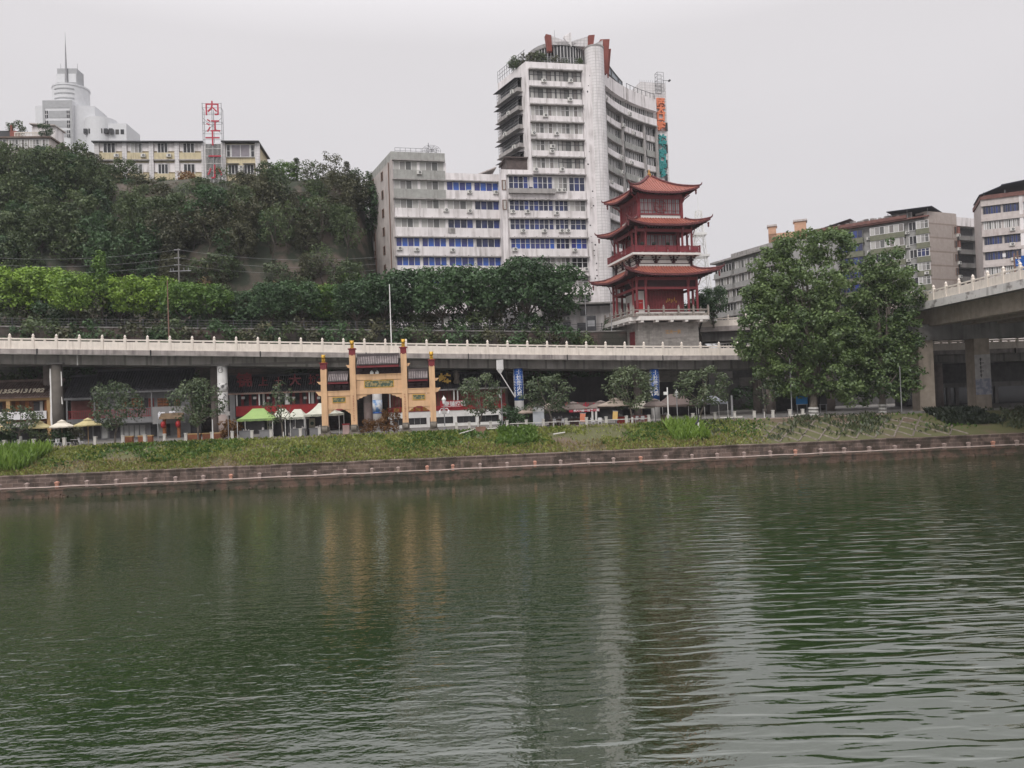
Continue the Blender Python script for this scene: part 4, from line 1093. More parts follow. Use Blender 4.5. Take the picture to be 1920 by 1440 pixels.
# white bollards at the edge, joined by a low pipe further along
M_BOL = mat('bollard_paint', (0.56, 0.54, 0.50), var=0.1, stain=(0.3, 0.27, 0.22), stain_amt=0.5)
bm = MB().box(-.14, .14, -.14, .14, 0, .92).box(-.17, .17, -.17, .17, .92, 1.02).box(-.19, .19, -.19, .19, 0, .12).mesh('bollard', M_BOL)
for i, x in enumerate((63, 120, 178, 230, 271, 308, 348, 397, 435, 472, 508, 563, 599, 856, 880, 920, 951, 987, 1019, 1062, 1100, 1137, 1175, 1217, 1300, 1341, 1378, 1415, 1450, 1482, 1506, 36, 8)):
    tag(link('bollard', bm, None, prom(x, 9.75), BANK_A + random.uniform(-.06, .06)), 'square white bollard along the top of the grass bank', 'bollard', 'white bollards at the promenade edge')
pw_ = thing('edge_rail', 'low pale pipe rail between the bollards right of the archway', 'railing', prom(1100, 9.75))
b = MB()
for x0, x1 in ((832, 915), (956, 1132), (1140, 1215)): b.tube([prom(x0, 9.75) + Vector((0, 0, .62)), prom(x1, 9.75) + Vector((0, 0, .62))], .05, 6)
b.build('pipe', M_BOL, pw_, True)

def lamp(x, d, h, label, twin=False, box_=True):
    t = thing('street_lamp', label, 'lamp', prom(x, d), 0)
    MB().cyl((0, 0, 0), (0, 0, .55), .2, .17, 8).cyl((0, 0, .55), (0, 0, h), .065, .05, 8).build('pole', M_STEEL, t)
    lm = MB().lathe([(.06, -.02), (.16, .05), (.24, .5), (.2, .56), (.03, .75)], (0, 0, h), 6).build('lantern', M_SIGNWHITE, t)
    MB().lathe([(.27, .48), (.22, .6), (.05, .8), (.02, .95)], (0, 0, h), 6).build('lantern_cap', M_WHITEPAINT, lm)
    if twin:
        b = MB()
        for s in (-1, 1): b.tube([(0, 0, h - .6), (s * .35, 0, h - .5), (s * .5, 0, h - .75)], .03, 5); b.lathe([(.05, -.55), (.15, -.5), (.13, -.2), (.02, -.1)], (s * .5, 0, h - .6), 6)
        b.build('side_lantern', M_SIGNWHITE, t)
    if box_: MB().box(-.22, .22, -.1, .1, h - 1.15, h - .72).build('sign_plate', M_CURTAIN, t)
lamp(834, 9.9, 3.15, 'old style lamp with white lantern and plate right of the archway', True)
lamp(1271, 10.2, 2.9, 'slim lamp with white lantern in front of the brown tent', False, False)
def pole(x, d, h, label, r=.07, m=None, base=True, cat='pole', name='pole'):
    t = thing(name, label, cat, prom(x, d))
    MB().cyl((0, 0, 0), (0, 0, h), r, r * .85, 10).build('shaft', m or M_STEEL, t)
    if base: MB().box(-.2, .2, -.2, .2, 0, .95).build('plinth', M_BOL, t)
    return t
p = pole(1254, 10.0, 4.1, 'pale camera pole with a white box near the blue pier', .085, M_WHITEPAINT)
MB().box(-.45, -.06, -.12, .12, 3.25, 3.6).build('camera_box', M_WHITEPAINT, p)
p = pole(1374, 10.0, 2.9, 'thick grey speaker column near the bollards on the right', .14, M_STEEL, False)
p = pole(428, 10.6, 3.0, 'thin grey pole with a small box beside the ink painted pier', .05, M_STEEL, False)
MB().box(-.2, .2, -.1, .1, 2.75, 3.2).build('box', M_CURTAIN, p)
pole(398.5, 9.6, 2.4, 'white stick post beside the ink painted pier', .06, M_WHITEPAINT, False)
p = pole(296, 10.2, 3.2, 'slim pale post before the grey sign wall', .055, M_STEEL, False)
p = pole(942, 10.4, 4.6, 'grey pole with white box left of the left blue pier', .07, M_STEEL, False)
MB().box(-.28, -.08, -.1, .1, 3.6, 4.05).build('box', M_WHITEPAINT, p)
pole(1692, 9.6, 5.6, 'thin leaning pale pole left of the bridge pier', .06, M_STEEL, False)
pole(1486, 11, 7.0, 'thin grey pole beside the blue notice board', .07, M_STEEL, False)
# boards and cabinets
def board(x0, x1, d, z0, z1, label, m, cat='board', legs=True, name='notice_board'):
    a, c = prom(x0, d), prom(x1, d); w = (c - a).xy.length
    t = thing(name, label, cat, (a + c) / 2, math.atan2(c.y - a.y, c.x - a.x))
    MB().box(-w / 2, w / 2, -.05, .05, z0, z1).build('panel', m, t)
    MB().box(-w / 2 - .04, w / 2 + .04, -.06, .06, z1, z1 + .08).box(-w / 2 - .04, w / 2 + .04, -.06, .06, z0 - .08, z0).each('panel_edge', M_STEEL, t)
    if legs: MB().box(-w / 2 + .05, -w / 2 + .13, -.04, .04, 0, z0).box(w / 2 - .13, w / 2 - .05, -.04, .04, 0, z0).each('leg', M_STEEL, t)
    return t
t = board(1000, 1021, 10.6, .45, 2.35, 'pale grey double display board among the parasols', mat('display_board', (0.42, 0.44, 0.47), var=0.05))
MB().box(-.65, .65, -.07, -.05, 1.85, 2.33).build('header', M_SIGNWHITE, t)
board(1495, 1516, 13, 1.5, 2.75, 'bright blue notice board under the big trees', mat('notice_blue', (0.02, 0.19, 0.46), var=0.05))
board(1538, 1552, 13, 1.4, 2.7, 'dark framed notice board right of the blue one', M_DARKIN)
b_or = mat('orange_menu', (0.62, 0.22, 0.13), var=0.08); b_ye = mat('yellow_menu', (0.68, 0.45, 0.16), var=0.08)
board(1087, 1097, 10.5, .5, 1.45, 'tilted orange menu board beside a bollard', b_or, 'sign', True, 'menu_board').rotation_euler[1] = .07
board(1148, 1157, 10.5, .6, 1.55, 'tilted yellow menu board before the big taupe parasol', b_ye, 'sign', True, 'menu_board').rotation_euler[1] = .1
M_REDCL = mat('red_counter_cloth', (0.42, 0.05, 0.04), var=0.15)
M_PINKCL = mat('pink_counter_cloth', (0.45, 0.17, 0.15), var=0.15)
M_BROWNCL = mat('brown_counter', (0.15, 0.095, 0.08), var=0.15)
for x0, x1, m, lb in ((1158, 1173, M_REDCL, 'red draped food counter under the big taupe parasol'), (1184, 1214, M_PINKCL, 'long pinkish draped counter below the pale parasol'), (1070, 1086, M_BROWNCL, 'brown wooden counter left of the orange menu'), (1031, 1058, M_BROWNCL, 'long brown bench planter behind the bollards'), (1243, 1256, M_BROWNCL, 'dark wooden crate counter left of the camera pole'), (448, 470, M_GREYWALL, 'dark draped table on the left under the green tent'), (486, 505, M_GREYWALL, 'dark draped table on the right under the green tent'), (545, 572, M_GREYWALL, 'dark draped table under the pale pointed tent'), (580, 606, M_GREYWALL, 'dark draped table under the large cream tent')):
    a, c = prom(x0, 12.6), prom(x1, 12.6); w = (c - a).xy.length
    t = thing('counter', lb, 'table', (a + c) / 2, math.atan2(c.y - a.y, c.x - a.x))
    MB().box(-w / 2, w / 2, 0, .7, .02, .86).build('front', m, t)
    MB().box(-w / 2 - .06, w / 2 + .06, -.06, .76, .86, .92).build('top', M_GREYWALL if m is not M_PINKCL else M_PINKCL, t)
    random.seed(int(x0)); bb = MB()
    for k in range(4):
        q = random.uniform(-w / 2 + .2, w / 2 - .2); bb.cyl((q, .2, .92), (q, .2, .92 + random.uniform(.12, .3)), .09, .07, 8)
    bb.build('jars', M_CURTAIN, t)
M_PLANTER = mat('orange_planter', (0.30, 0.11, 0.055), var=0.25)
for x0, x1, lb in ((233, 247, 'orange-brown planter box left of the grey sign wall'), (258, 269, 'orange-brown planter box below the grey sign wall left end'), (276, 284, 'narrow orange planter box beside the slim pale post'), (351, 374, 'long orange planter box under the round bushy tree'), (379, 412, 'long orange planter box at the foot of the ink painted pier')):
    a, c = prom(x0, 10.5), prom(x1, 10.5); w = (c - a).xy.length
    t = thing('planter_box', lb, 'planter', (a + c) / 2, math.atan2(c.y - a.y, c.x - a.x), 'orange planter boxes on the terrace')
    MB().box(-w / 2, w / 2, 0, .5, 0, .85).build('box', M_PLANTER, t); MB().box(-w / 2 - .04, w / 2 + .04, -.04, .54, .78, .9).build('rim', M_TAN, t)
# pale chairs and round tables on the terraces
def chair_meshes():
    seat = MB().box(-.22, .22, -.22, .22, .42, .46).mesh('seat', M_SIGNWHITE)
    back = MB().hexa([(-.22, .2, .46), (.22, .2, .46), (.22, .24, .46), (-.22, .24, .46), (-.2, .3, .9), (.2, .3, .9), (.2, .33, .9), (-.2, .33, .9)]).mesh('backrest', M_SIGNWHITE)
    leg = MB().cyl((0, 0, 0), (0, 0, .42), .022, .022, 6).mesh('leg', M_SIGNWHITE)
    return seat, back, leg
c_seat, c_back, c_leg = chair_meshes()
def chair(p, rz, label):
    t = thing('terrace_chair', label, 'chair', p, rz, 'pale chairs on the promenade terraces')
    link('seat', c_seat, t); link('backrest', c_back, t)
    for sx in (-.19, .19):
        for sy in (-.19, .19): link('leg', c_leg, t, (sx, sy, 0))
def round_table(p, label):
    t = thing('round_table', label, 'table', p, 0, 'round tables on the promenade terraces')
    MB().cyl((0, 0, .70), (0, 0, .74), .45, .45, 16).build('table_top', M_CURTAIN, t); MB().cyl((0, 0, 0), (0, 0, .70), .04, .04, 8).build('table_leg', M_DARKSTEEL, t)
random.seed(61)
for x, d in ((12, 10.9), (47, 10.8), (92, 10.8), (103, 11.4), (140, 11.2), (1045, 11.4), (1125, 11.3), (1200, 11.6)):
    lb = 'left terrace' if x < 200 else 'right terrace'
    q = prom(x, d); round_table(q, 'small round table among the parasols of the %s' % lb)
    for k in range(2): a = random.uniform(0, 6.28); chair(q + Vector((.75 * math.cos(a), .5 * math.sin(a) - .1, 0)), a + math.pi / 2 * random.choice((1, -1)), 'pale chair at a round table of the %s' % lb)
# black display cloths behind the tents, with posters
for x0, x1, lb, px in ((496, 540, 'dark cloth screen with a cream poster behind the cream tents', (488, 507)), (575, 600, 'dark cloth screen with a cream poster under the large tent', (582, 592))):
    a, c = prom(x0, 15.5), prom(x1, 15.5); w = (c - a).xy.length
    t = thing('cloth_screen', lb, 'screen', (a + c) / 2, math.atan2(c.y - a.y, c.x - a.x))
    MB().box(-w / 2, w / 2, 0, .06, .05, 2.3).build('cloth', M_DARKIN, t)
    po = MB().box(-w / 2 + .3, -w / 2 + 1.0, -.03, -.005, .9, 2.0).build('poster', mat('poster_cream' , (0.45, 0.43, 0.33)) if 'poster_cream' not in MATS else MATS['poster_cream'], t)
    MB().cyl((-w / 2 + .65, -.05, 1.4), (-w / 2 + .65, -.031, 1.4), .22, .22, 16).build('poster_roundel', M_TXTG, po)
# rubbish bin under the archway
b0 = prom(649, 12.0)
t = thing('litter_bin', 'white litter bin with red lid inside the left arch', 'bin', b0, BANK_A)
MB().box(-.36, .36, -.25, .25, 0, 1.15).build('body', mat('bin_pink', (0.50, 0.36, 0.34), var=0.1), t)
MB().box(-.4, .4, -.28, .28, 1.15, 1.3).build('lid', M_REDRAIL, t)
# kerb blocks, drain pipes and marker post on the bank
def slope_pt(x, t_):
    Y = bank(0) + 1.45 + 7.8 * t_; 
    for _ in range(5): X = at(x, 830, Y).x; Y = bank(X) + 1.45 + 7.8 * t_
    return Vector((X, Y, slope_z(X, t_)))
q = slope_pt(902, .93); tag(MB().box(-.55, .55, -.4, .4, -.3, .55).build('brick_block', mat('reddish_block', (0.26, 0.15, 0.11), var=0.2), None, loc=q, rz=.1), 'reddish square block at the bank top right of the archway', 'block')
q = slope_pt(52, .45); tag(MB().box(-.45, .45, -.4, .4, -.4, .75).build('drain_block', M_LEDGE, None, loc=q, rz=.1), 'weathered concrete block in the grass at the left end', 'block')
for x0, t0, x1, t1, lb in ((862, .72, 896, .98, 'pale pipe lying on the bank right of the archway'), (914, .94, 955, .97, 'pale pipe lying along the bank top beside the reddish block'), (1352, 1.02, 1394, 1.02, 'pale broken slab edge along the path on the right'), (1038, .55, 1060, .62, 'white stick lying in the grass below the parasols'), (1484, .98, 1512, 1.05, 'leaning white slab at the end of the bollards')):
    q0, q1 = slope_pt(x0, t0) + Vector((0, 0, .25)), slope_pt(x1, t1) + Vector((0, 0, .25))
    c_ = (q0 + q1) / 2
    tag(MB().cyl(q0 - c_, q1 - c_, .08, .08, 8).build('pipe', M_BOL, None, loc=c_), lb, 'pipe')
q = slope_pt(1311, .42)
t = thing('marker_post', 'short white marker post with dark top among bright reeds', 'post', q)
MB().cyl((0, 0, -.3), (0, 0, 1.25), .13, .12, 10).build('post', M_WHITEPAINT, t); MB().tube([(-.35, 0, 1.0), (-.05, 0, 1.35), (0, 0, 1.6), (.1, 0, 2.2)], [.08, .14, .09, .04], 8).build('head', M_DARKSTEEL, t)
# concrete lattice on the bare part of the bank
lt = thing('slope_lattice', 'concrete diamond lattice set in the bare bank on the right', 'slope lattice', slope_pt(1550, .3))
M_LAT = mat('lattice_concrete', (0.22, 0.185, 0.155), var=0.25, scale=3)
b = MB(); X0, X1 = at(1355, 830, 88).x, at(1740, 830, 90).x
def lat(Xa, ta, Xb, tb):
    n = 6
    for i in range(n):
        u0, u1 = i / n, (i + 1) / n
        P_ = [Vector((Xa + (Xb - Xa) * u, bank(Xa + (Xb - Xa) * u) + 1.45 + 7.8 * (ta + (tb - ta) * u), slope_z(Xa + (Xb - Xa) * u, ta + (tb - ta) * u) + .0)) for u in (u0, u1)]
        b.cyl(P_[0], P_[1], .11, .11, 5)
X = X0 - 2
while X < X1:
    if random.random() < .9: lat(X, .04, X + 4.2, .78)
    if random.random() < .8: lat(X + 4.2, .04, X, .78)
    X += 2.1
b.build('lattice_bars', M_LAT, lt, True)
# concrete wall and terrace below the bridge
tw = thing('terrace_wall', 'low dirty terrace wall below the bridge piers', 'wall', prom(1850, 9))
MB().strip([prom(1690, 9.0)[:2], prom(2100, 9.0)[:2]], 0, .4, 2.2, GZ + .25).build('wall_face', M_CONC_DARK, tw, True)
# ------------------------------------------------------------------ pagoda
M_PRED = mat('pagoda_red', (0.20, 0.030, 0.036), var=0.1, rough=0.5)
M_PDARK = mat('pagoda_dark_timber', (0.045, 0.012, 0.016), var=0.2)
M_PROOF = mat('pagoda_red_tile', (0.30, 0.092, 0.064), var=0.14, rough=0.55, scale=1.2, stain=(0.18, 0.06, 0.05), stain_amt=0.6)
M_PEDGE = mat('pagoda_eave_edge', (0.17, 0.05, 0.055), var=0.3, scale=6)
M_PWHITE = mat('pagoda_white', (0.68, 0.65, 0.62), var=0.05, stain=(0.4, 0.36, 0.33), stain_amt=0.4)
M_PSTONE = mat('grey_brick_base', (0.31, 0.29, 0.27), brick=(0.8, 0.22, (0.6, 0.58, 0.55)), var=0.15, stain=(0.07, 0.065, 0.06), stain_amt=0.6)
M_PRAILST = mat('stone_balustrade', (0.30, 0.265, 0.235), var=0.15)
M_PGLASS = glass('pagoda_glass', [(0, (0.16, 0.17, 0.175)), (0.3, (0.24, 0.25, 0.255)), (0.6, (0.12, 0.13, 0.135)), (0.8, (0.2, 0.2, 0.2))], rough=0.1)
PA = R(13)
pf = at(1186, 593, 109.5)                          # terrace, front left corner
PT = pf.z                                        # terrace level
PC = Vector((pf.x, pf.y, 0)) + Matrix.Rotation(PA, 3, 'Z') @ Vector((6.1, 6.1, 0))
PB = PT - 9.5
pag = thing('pagoda', 'three-storey red Chinese pagoda with upturned eaves on a grey brick base', 'pagoda', (PC.x, PC.y, PB), PA)
H0 = PT - PB
def sq(r): return [(-r, -r), (r, -r), (r, r), (-r, r)]
def ringbox(b, r0, r1, z0, z1):
    """a square ring"""
    b.box(-r1, r1, -r1, -r0, z0, z1).box(-r1, r1, r0, r1, z0, z1).box(-r1, -r0, -r0, r0, z0, z1).box(r0, r1, -r0, r0, z0, z1); return b
MB().slab(sq(4.75), 0, H0 - .75).build('brick_base', M_PSTONE, pag)
tb = MB().slab([(-6.1 + 1.2, -6.1), (6.1 - .4, -6.1), (6.1, -5.7), (6.1, 6.1), (-6.1, 6.1), (-6.1, -6.1 + 1.2)], H0 - .55, H0)
for k in range(5):
    for r in range(4):
        q = Matrix.Rotation(r * math.pi / 2, 3, 'Z') @ Vector((-4.6 + 2.3 * k, -5.55, 0)); e = .22 if r % 2 == 0 else .5; f_ = .5 if r % 2 == 0 else .22
        tb.box(q.x - e, q.x + e, q.y - f_, q.y + f_, H0 - .85, H0 - .55)
tb.build('terrace_slab', M_PWHITE, pag)
MB().box(-1.05, 2.35, -4.81, -4.74, H0 - 3.1, H0 - 1.35).build('stone_plaque', mat('plaque_stone', (0.25, 0.23, 0.215), var=0.08), pag)
pl = lettering('江天一览', .62, mat('worn_gold', (0.42, 0.25, 0.10)), pag, (.65, -4.83, H0 - 2.2), bold=.02, depth=.03, name='plaque_lettering')
dr = MB().box(-4.82, -4.74, -3.4, -1.5, H0 - 5.2, H0 - 1.95).build('red_door', M_PRED, pag)
bb = MB()
for k in range(7): bb.box(-4.85, -4.82, -3.35 + k * .27, -3.31 + k * .27, H0 - 5.2, H0 - 2.0)
bb.build('door_slat', M_PDARK, dr)
# terrace balustrade of stone with panels
def stone_rail(parent, r, z, h=1.15, n=5):
    b = MB()
    ringbox(b, r - .09, r + .09, z + h - .28, z + h - .14); ringbox(b, r - .07, r + .07, z + .3, z + .42); ringbox(b, r - .1, r + .1, z, z + .1)
    for s in range(4):
        M_ = Matrix.Rotation(s * math.pi / 2, 3, 'Z')
        for k in range(n * 2):
            q = M_ @ Vector((-r + (k + .5) * r / n, -r, 0)); d = .3 if s % 2 == 0 else .06; e2_ = .06 if s % 2 == 0 else .3
            b.box(q.x - d, q.x + d, q.y - e2_, q.y + e2_, z + .1, z + .36)
        for k in range(n):
            q = M_ @ Vector((-r + k * 2 * r / n, -r, 0)); b.box(q.x - .12, q.x + .12, q.y - .12, q.y + .12, z, z + h + .22).lathe([(.09, 0), (.13, .1), (.04, .26)], (q.x, q.y, z + h + .22), 6)
    return b.build('stone_balustrade', M_PRAILST, parent)
stone_rail(pag, 5.85, H0, n=5)
MB().box(-5.4, 5.4, -5.7, -5.62, H0 + .18, H0 + .62).box(-5.7, -5.62, -5.4, 5.4, H0 + .18, H0 + .62).build('white_rail_panels', M_PWHITE, pag)

def lattice_wall(x0, x1, y, z0, z1, n, parent, rot, pane, roundel=False, barw=.05, name='lattice_window'):
    """window wall in the local front frame, then turned by rot quarter turns"""
    M_ = Matrix.Rotation(rot * math.pi / 2, 4, 'Z')
    g = MB(); st = (x1 - x0) / n
    for k in range(n): g.poly([(x0 + k * st + .03, y + .06, z0), (x0 + (k + 1) * st - .03, y + .06, z0), (x0 + (k + 1) * st - .03, y + .06, z1), (x0 + k * st + .03, y + .06, z1)])
    b = MB()
    for k in range(n + 1): b.box(x0 + k * st - barw * 1.3, x0 + k * st + barw * 1.3, y - .04, y + .05, z0, z1)
    for k in range(n):
        xm = x0 + (k + .5) * st; b.box(xm - barw * .5, xm + barw * .5, y - .01, y + .03, z0 + .02, z1 - .02)
    b.box(x0, x1, y - .05, y + .06, z0 - .12, z0).box(x0, x1, y - .05, y + .06, z1, z1 + .14)
    for u in (.2, .72): zz = z0 + (z1 - z0) * u; b.box(x0, x1, y - .02, y + .02, zz, zz + barw)
    if roundel:
        c = (x0 + x1) / 2; zc = (z0 + z1) / 2; r = (z1 - z0) * .44
        for i in range(20):
            a0, a1 = i * math.pi / 10, (i + 1) * math.pi / 10
            b.cyl((c + r * math.cos(a0), y - .06, zc + r * math.sin(a0)), (c + r * math.cos(a1), y - .06, zc + r * math.sin(a1)), .05, .05, 5)
        for i in range(4):
            a0 = i * math.pi / 4; b.cyl((c - r * math.cos(a0), y - .06, zc - r * math.sin(a0)), (c + r * math.cos(a0), y - .06, zc + r * math.sin(a0)), .035, .035, 5)
    for q in (b, g): q.v = [tuple(M_ @ Vector(p)) for p in q.v]
    f = b.build(name, M_PRED, parent); g.build('pane', pane, f); return f
def pcolumn(x, y, z0, z1, r=.2, parent=None):
    return MB().cyl((x, y, z0), (x, y, z1), r, r, 12).lathe([(r * 1.5, 0), (r * 1.5, .12), (r * 1.1, .28)], (x, y, z0), 12).build('column', M_PRED, parent or pag, smooth=False)

def curled_roof(z, we, wt, h, name, lift=.72, ext=.85, apex=False):
    """four concave tiled slopes whose corners sweep out and up"""
    NU, NV = 28, 12
    def pt(s, u, v, dz=0.0):
        w = wt + (we - wt) * (1 - v)
        c = abs(u) ** 5 * (1 - v) ** 2.2
        x = u * w + math.copysign(ext * c, u); y = -w - ext * c
        zz = z + h * (v ** 1.5 * .55 + v * .45) + lift * abs(u) ** 3.5 * (1 - v) ** 2 + dz
        return Matrix.Rotation(s * math.pi / 2, 3, 'Z') @ Vector((x, y, zz))
    b = MB(); ed = MB()
    for s in range(4):
        b.grid([[pt(s, -1 + 2 * i / NU, j / NV) for i in range(NU + 1)] for j in range(NV + 1)], 0)
        ed.grid([[pt(s, -1 + 2 * i / NU, .10, -.42) for i in range(NU + 1)], [pt(s, -1 + 2 * i / NU, 0, -.26) for i in range(NU + 1)], [pt(s, -1 + 2 * i / NU, 0, .012) for i in range(NU + 1)]])
        # rolls of tile running down the slope
        nr = int(2 * we / .42)
        for k in range(nr + 1):
            u0 = -1 + 2 * k / nr
            pts = []
            for j in range(0, NV + 1, 2):
                v = j / NV; w = wt + (we - wt) * (1 - v); xx = u0 * we
                if abs(xx) > w: break
                pts.append(pt(s, xx / w if w > .01 else 0, v, .02))
            if len(pts) > 1: b.tube(pts, .075, 5)
    r_ = b.build(name, M_PROOF, pag)
    ed.build('eave_edge', M_PEDGE, r_)
    # soffit
    sf = MB()
    for s in range(4):
        sf.grid([[pt(s, -1 + 2 * i / NU, .10, -.42) for i in range(NU + 1)], [Matrix.Rotation(s * math.pi / 2, 3, 'Z') @ Vector(((-1 + 2 * i / NU) * (wt + .35), -wt - .35, z - .15)) for i in range(NU + 1)]])
        for k in range(int(we * 2 / .55)):
            u = -1 + 2 * (k + .5) / int(we * 2 / .55)
            sf.cyl(pt(s, u, .04, -.36), Matrix.Rotation(s * math.pi / 2, 3, 'Z') @ Vector((u * (wt + .4), -wt - .4, z - .28)), .07, .07, 4)
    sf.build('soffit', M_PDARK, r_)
    rg = MB()
    for s in range(4):
        pts = [pt(s, 1, v / 10, .08) for v in range(10, -1, -1)]
        d = (pts[-1] - pts[-2]).normalized(); tip = pts[-1] + d * .25 + Vector((0, 0, .10)); tip2 = tip + d * .12 + Vector((0, 0, .32)); 
        rg.tube(pts + [tip, tip2], [.17] * 9 + [.15, .13, .10, .04], 7)
        c = pt(s, 1, .07, -.5); rg.lathe([(.03, -.75), (.13, -.6), (.13, -.2), (.2, -.15), (.1, 0)], c, 8)     # hanging lotus bud
        rg.build('hip_ridge', M_PEDGE, r_); rg = MB()
    return r_
# ground storey
z = H0
E1 = H0 + 6.15
for s in range(4):
    M_ = Matrix.Rotation(s * math.pi / 2, 3, 'Z')
    for x in (-4.75, -1.65 - 1.7, 3.35):
        q = M_ @ Vector((x, -4.75, 0)); pcolumn(q.x, q.y, H0, E1 - .2, .19)
b = MB(); ringbox(b, 4.62, 4.88, H0 + 4.05, H0 + 4.4); ringbox(b, 4.66, 4.84, E1 - .75, E1 - .3); b.build('lintel', M_PRED, pag)
b = MB()
for s in range(4):
    M_ = Matrix.Rotation(s * math.pi / 2, 3, 'Z')
    for x in (-4.75, -3.35, 3.35):
        q = M_ @ Vector((x, -5.0, 0)); o = M_ @ Vector((x, -5.5, 0)); b.cyl((q.x, q.y, E1 - 1.5), (o.x, o.y, E1 - .35), .08, .08, 5)
b.build('eave_strut', M_PRED, pag)
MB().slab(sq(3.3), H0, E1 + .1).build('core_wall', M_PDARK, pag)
lattice_wall(-2.9, 3.1, -3.42, H0 + .9, H0 + 4.0, 14, pag, 0, mat('red_lattice_paper', (0.17, 0.045, 0.045), var=0.25, scale=3), barw=.055)
MB().box(-3.0, 3.2, -3.46, -3.32, H0, H0 + .78).build('sill_panel', M_PRED, pag)
b = MB()
for k in range(7): x = .35 + k * .26; zt = H0 + 2.2 + .15 * (k % 3); b.box(x, x + .07, -3.5, -3.475, zt, zt + .35 + .2 * (k % 2))
b.build('gold_lettering', M_GOLD, pag)
MB().box(-4.3, -3.05, -3.36, -3.30, H0, H0 + 4.0).build('white_wall', M_PWHITE, pag)
bx = MB().box(-4.0, -3.3, -3.46, -3.38, H0 + 1.3, H0 + 2.7).build('red_notice', mat('notice_red', (0.45, 0.03, 0.03)), pag)
marks(-3.95, -3.4, H0 + 2.2, H0 + 2.32, -3.465, M_TXTW, bx)
wl_ = MB().box(-3.38, -3.31, -3.3, 3.0, H0, H0 + 4.0).build('side_wall', M_PWHITE, pag)
MB().box(-3.42, -3.385, -1.0, .4, H0, H0 + 2.9).box(-3.42, -3.385, 1.6, 2.5, H0 + .9, H0 + 2.9).build('side_door', M_PRED, wl_)
MB().box(-4.6, 4.6, -4.7, -4.62, H0 + 4.4, E1 - .75).build('frieze', M_PDARK, pag)
curled_roof(E1, 6.25, 4.35, 1.35, 'lower_roof', ext=1.25)
# white band with brackets carrying the gallery
Z1 = E1 + 1.25
MB().slab(sq(4.25), E1 + .6, Z1 + 1.75).build('white_band', M_PWHITE, pag)
b = MB(); ringbox(b, 4.25, 4.30, Z1 + .48, Z1 + .58); ringbox(b, 4.25, 4.31, Z1 + 1.05, Z1 + 1.13); ringbox(b, 4.25, 4.30, Z1 + 1.28, Z1 + 1.34)
for sx in (-1, 1):
    for sy in (-1, 1): b.box(sx * 4.25 - .16, sx * 4.25 + .16, sy * 4.25 - .16, sy * 4.25 + .16, E1 + .9, Z1 + .5)
b.build('band_trim', M_PDARK, pag)
b = MB()
for s in range(4):
    M_ = Matrix.Rotation(s * math.pi / 2, 3, 'Z')
    for x in (-4.1, -1.4, 1.4, 4.1):
        for k in range(4):
            for sg_ in (-1, 1):
                q = M_ @ Vector((x + sg_ * (.12 + .2 * k), -4.32 - .1 * k, 0)); e = (.14, .09) if s % 2 == 0 else (.09, .14)
                b.box(q.x - e[0], q.x + e[0], q.y - e[1], q.y + e[1], Z1 + .62 + .3 * k, Z1 + .84 + .3 * k)
        q = M_ @ Vector((x, -4.4, 0)); b.box(q.x - .1, q.x + .1, q.y - .1, q.y + .1, Z1 + .5, Z1 + 1.7)
b.build('gallery_bracket', M_PDARK, pag)
Z2 = Z1 + 1.95                                    # gallery floor
MB().slab(sq(5.35), Z2 - .32, Z2).build('gallery_slab', M_PWHITE, pag)
b = MB(); r = 5.25
ringbox(b, r - .05, r + .05, Z2 + .92, Z2 + 1.02); ringbox(b, r - .03, r + .03, Z2 + .12, Z2 + .18); ringbox(b, r - .02, r + .02, Z2 + .5, Z2 + .54)
for s in range(4):
    M_ = Matrix.Rotation(s * math.pi / 2, 3, 'Z')
    for k in range(42):
        q = M_ @ Vector((-r + 2 * r * k / 42, -r, 0)); w_ = .07 if k % 7 == 0 else .028; b.box(q.x - w_, q.x + w_, q.y - w_, q.y + w_, Z2, Z2 + (1.1 if k % 7 == 0 else .95))
b.build('gallery_railing', M_PRED, pag)
b = MB()
for k in range(6): x = -5.1 + k * 1.72; b.box(x + .2, x + 1.5, -5.235, -5.215, Z2 + .16, Z2 + .9)
b.build('rail_panel', mat('gallery_panel_red', (0.26, 0.05, 0.065), var=0.12), pag)
E2 = Z2 + 4.15
for s in range(4):
    M_ = Matrix.Rotation(s * math.pi / 2, 3, 'Z')
    for x in (-4.4, -2.9, 2.9):
        q = M_ @ Vector((x, -4.4, 0)); pcolumn(q.x, q.y, Z2, E2 - .1, .17)
b = MB(); ringbox(b, 4.28, 4.52, E2 - .95, E2 - .5)
for s in range(4):
    M_ = Matrix.Rotation(s * math.pi / 2, 3, 'Z')
    for x in (-4.4, -2.9, 2.9):
        q = M_ @ Vector((x, -4.6, 0)); o = M_ @ Vector((x, -5.0, 0)); b.cyl((q.x, q.y, E2 - 1.4), (o.x, o.y, E2 - .35), .07, .07, 5)
b.build('lintel', M_PRED, pag)
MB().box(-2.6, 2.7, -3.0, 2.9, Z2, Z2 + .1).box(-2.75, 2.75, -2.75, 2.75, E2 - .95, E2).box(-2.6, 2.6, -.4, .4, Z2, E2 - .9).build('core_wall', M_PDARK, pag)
lattice_wall(-2.7, 2.7, -2.95, Z2 + .3, E2 - 1.1, 9, pag, 0, M_PGLASS, barw=.045)
lattice_wall(-2.7, 2.7, -2.95, Z2 + .3, E2 - 1.1, 7, pag, 3, M_PGLASS, barw=.045)
lattice_wall(-2.7, 2.7, -2.95, Z2 + .3, E2 - 1.1, 7, pag, 1, M_PGLASS, barw=.045)
b = MB()
for sx in (-2.85, 2.85):
    for sy in (-2.95, 2.95): b.box(sx - .25, sx + .25, sy - .25, sy + .25, Z2, E2 - .5)
b.each('corner_pier', M_PRED, pag)
curled_roof(E2, 5.65, 3.75, 1.25, 'middle_roof')
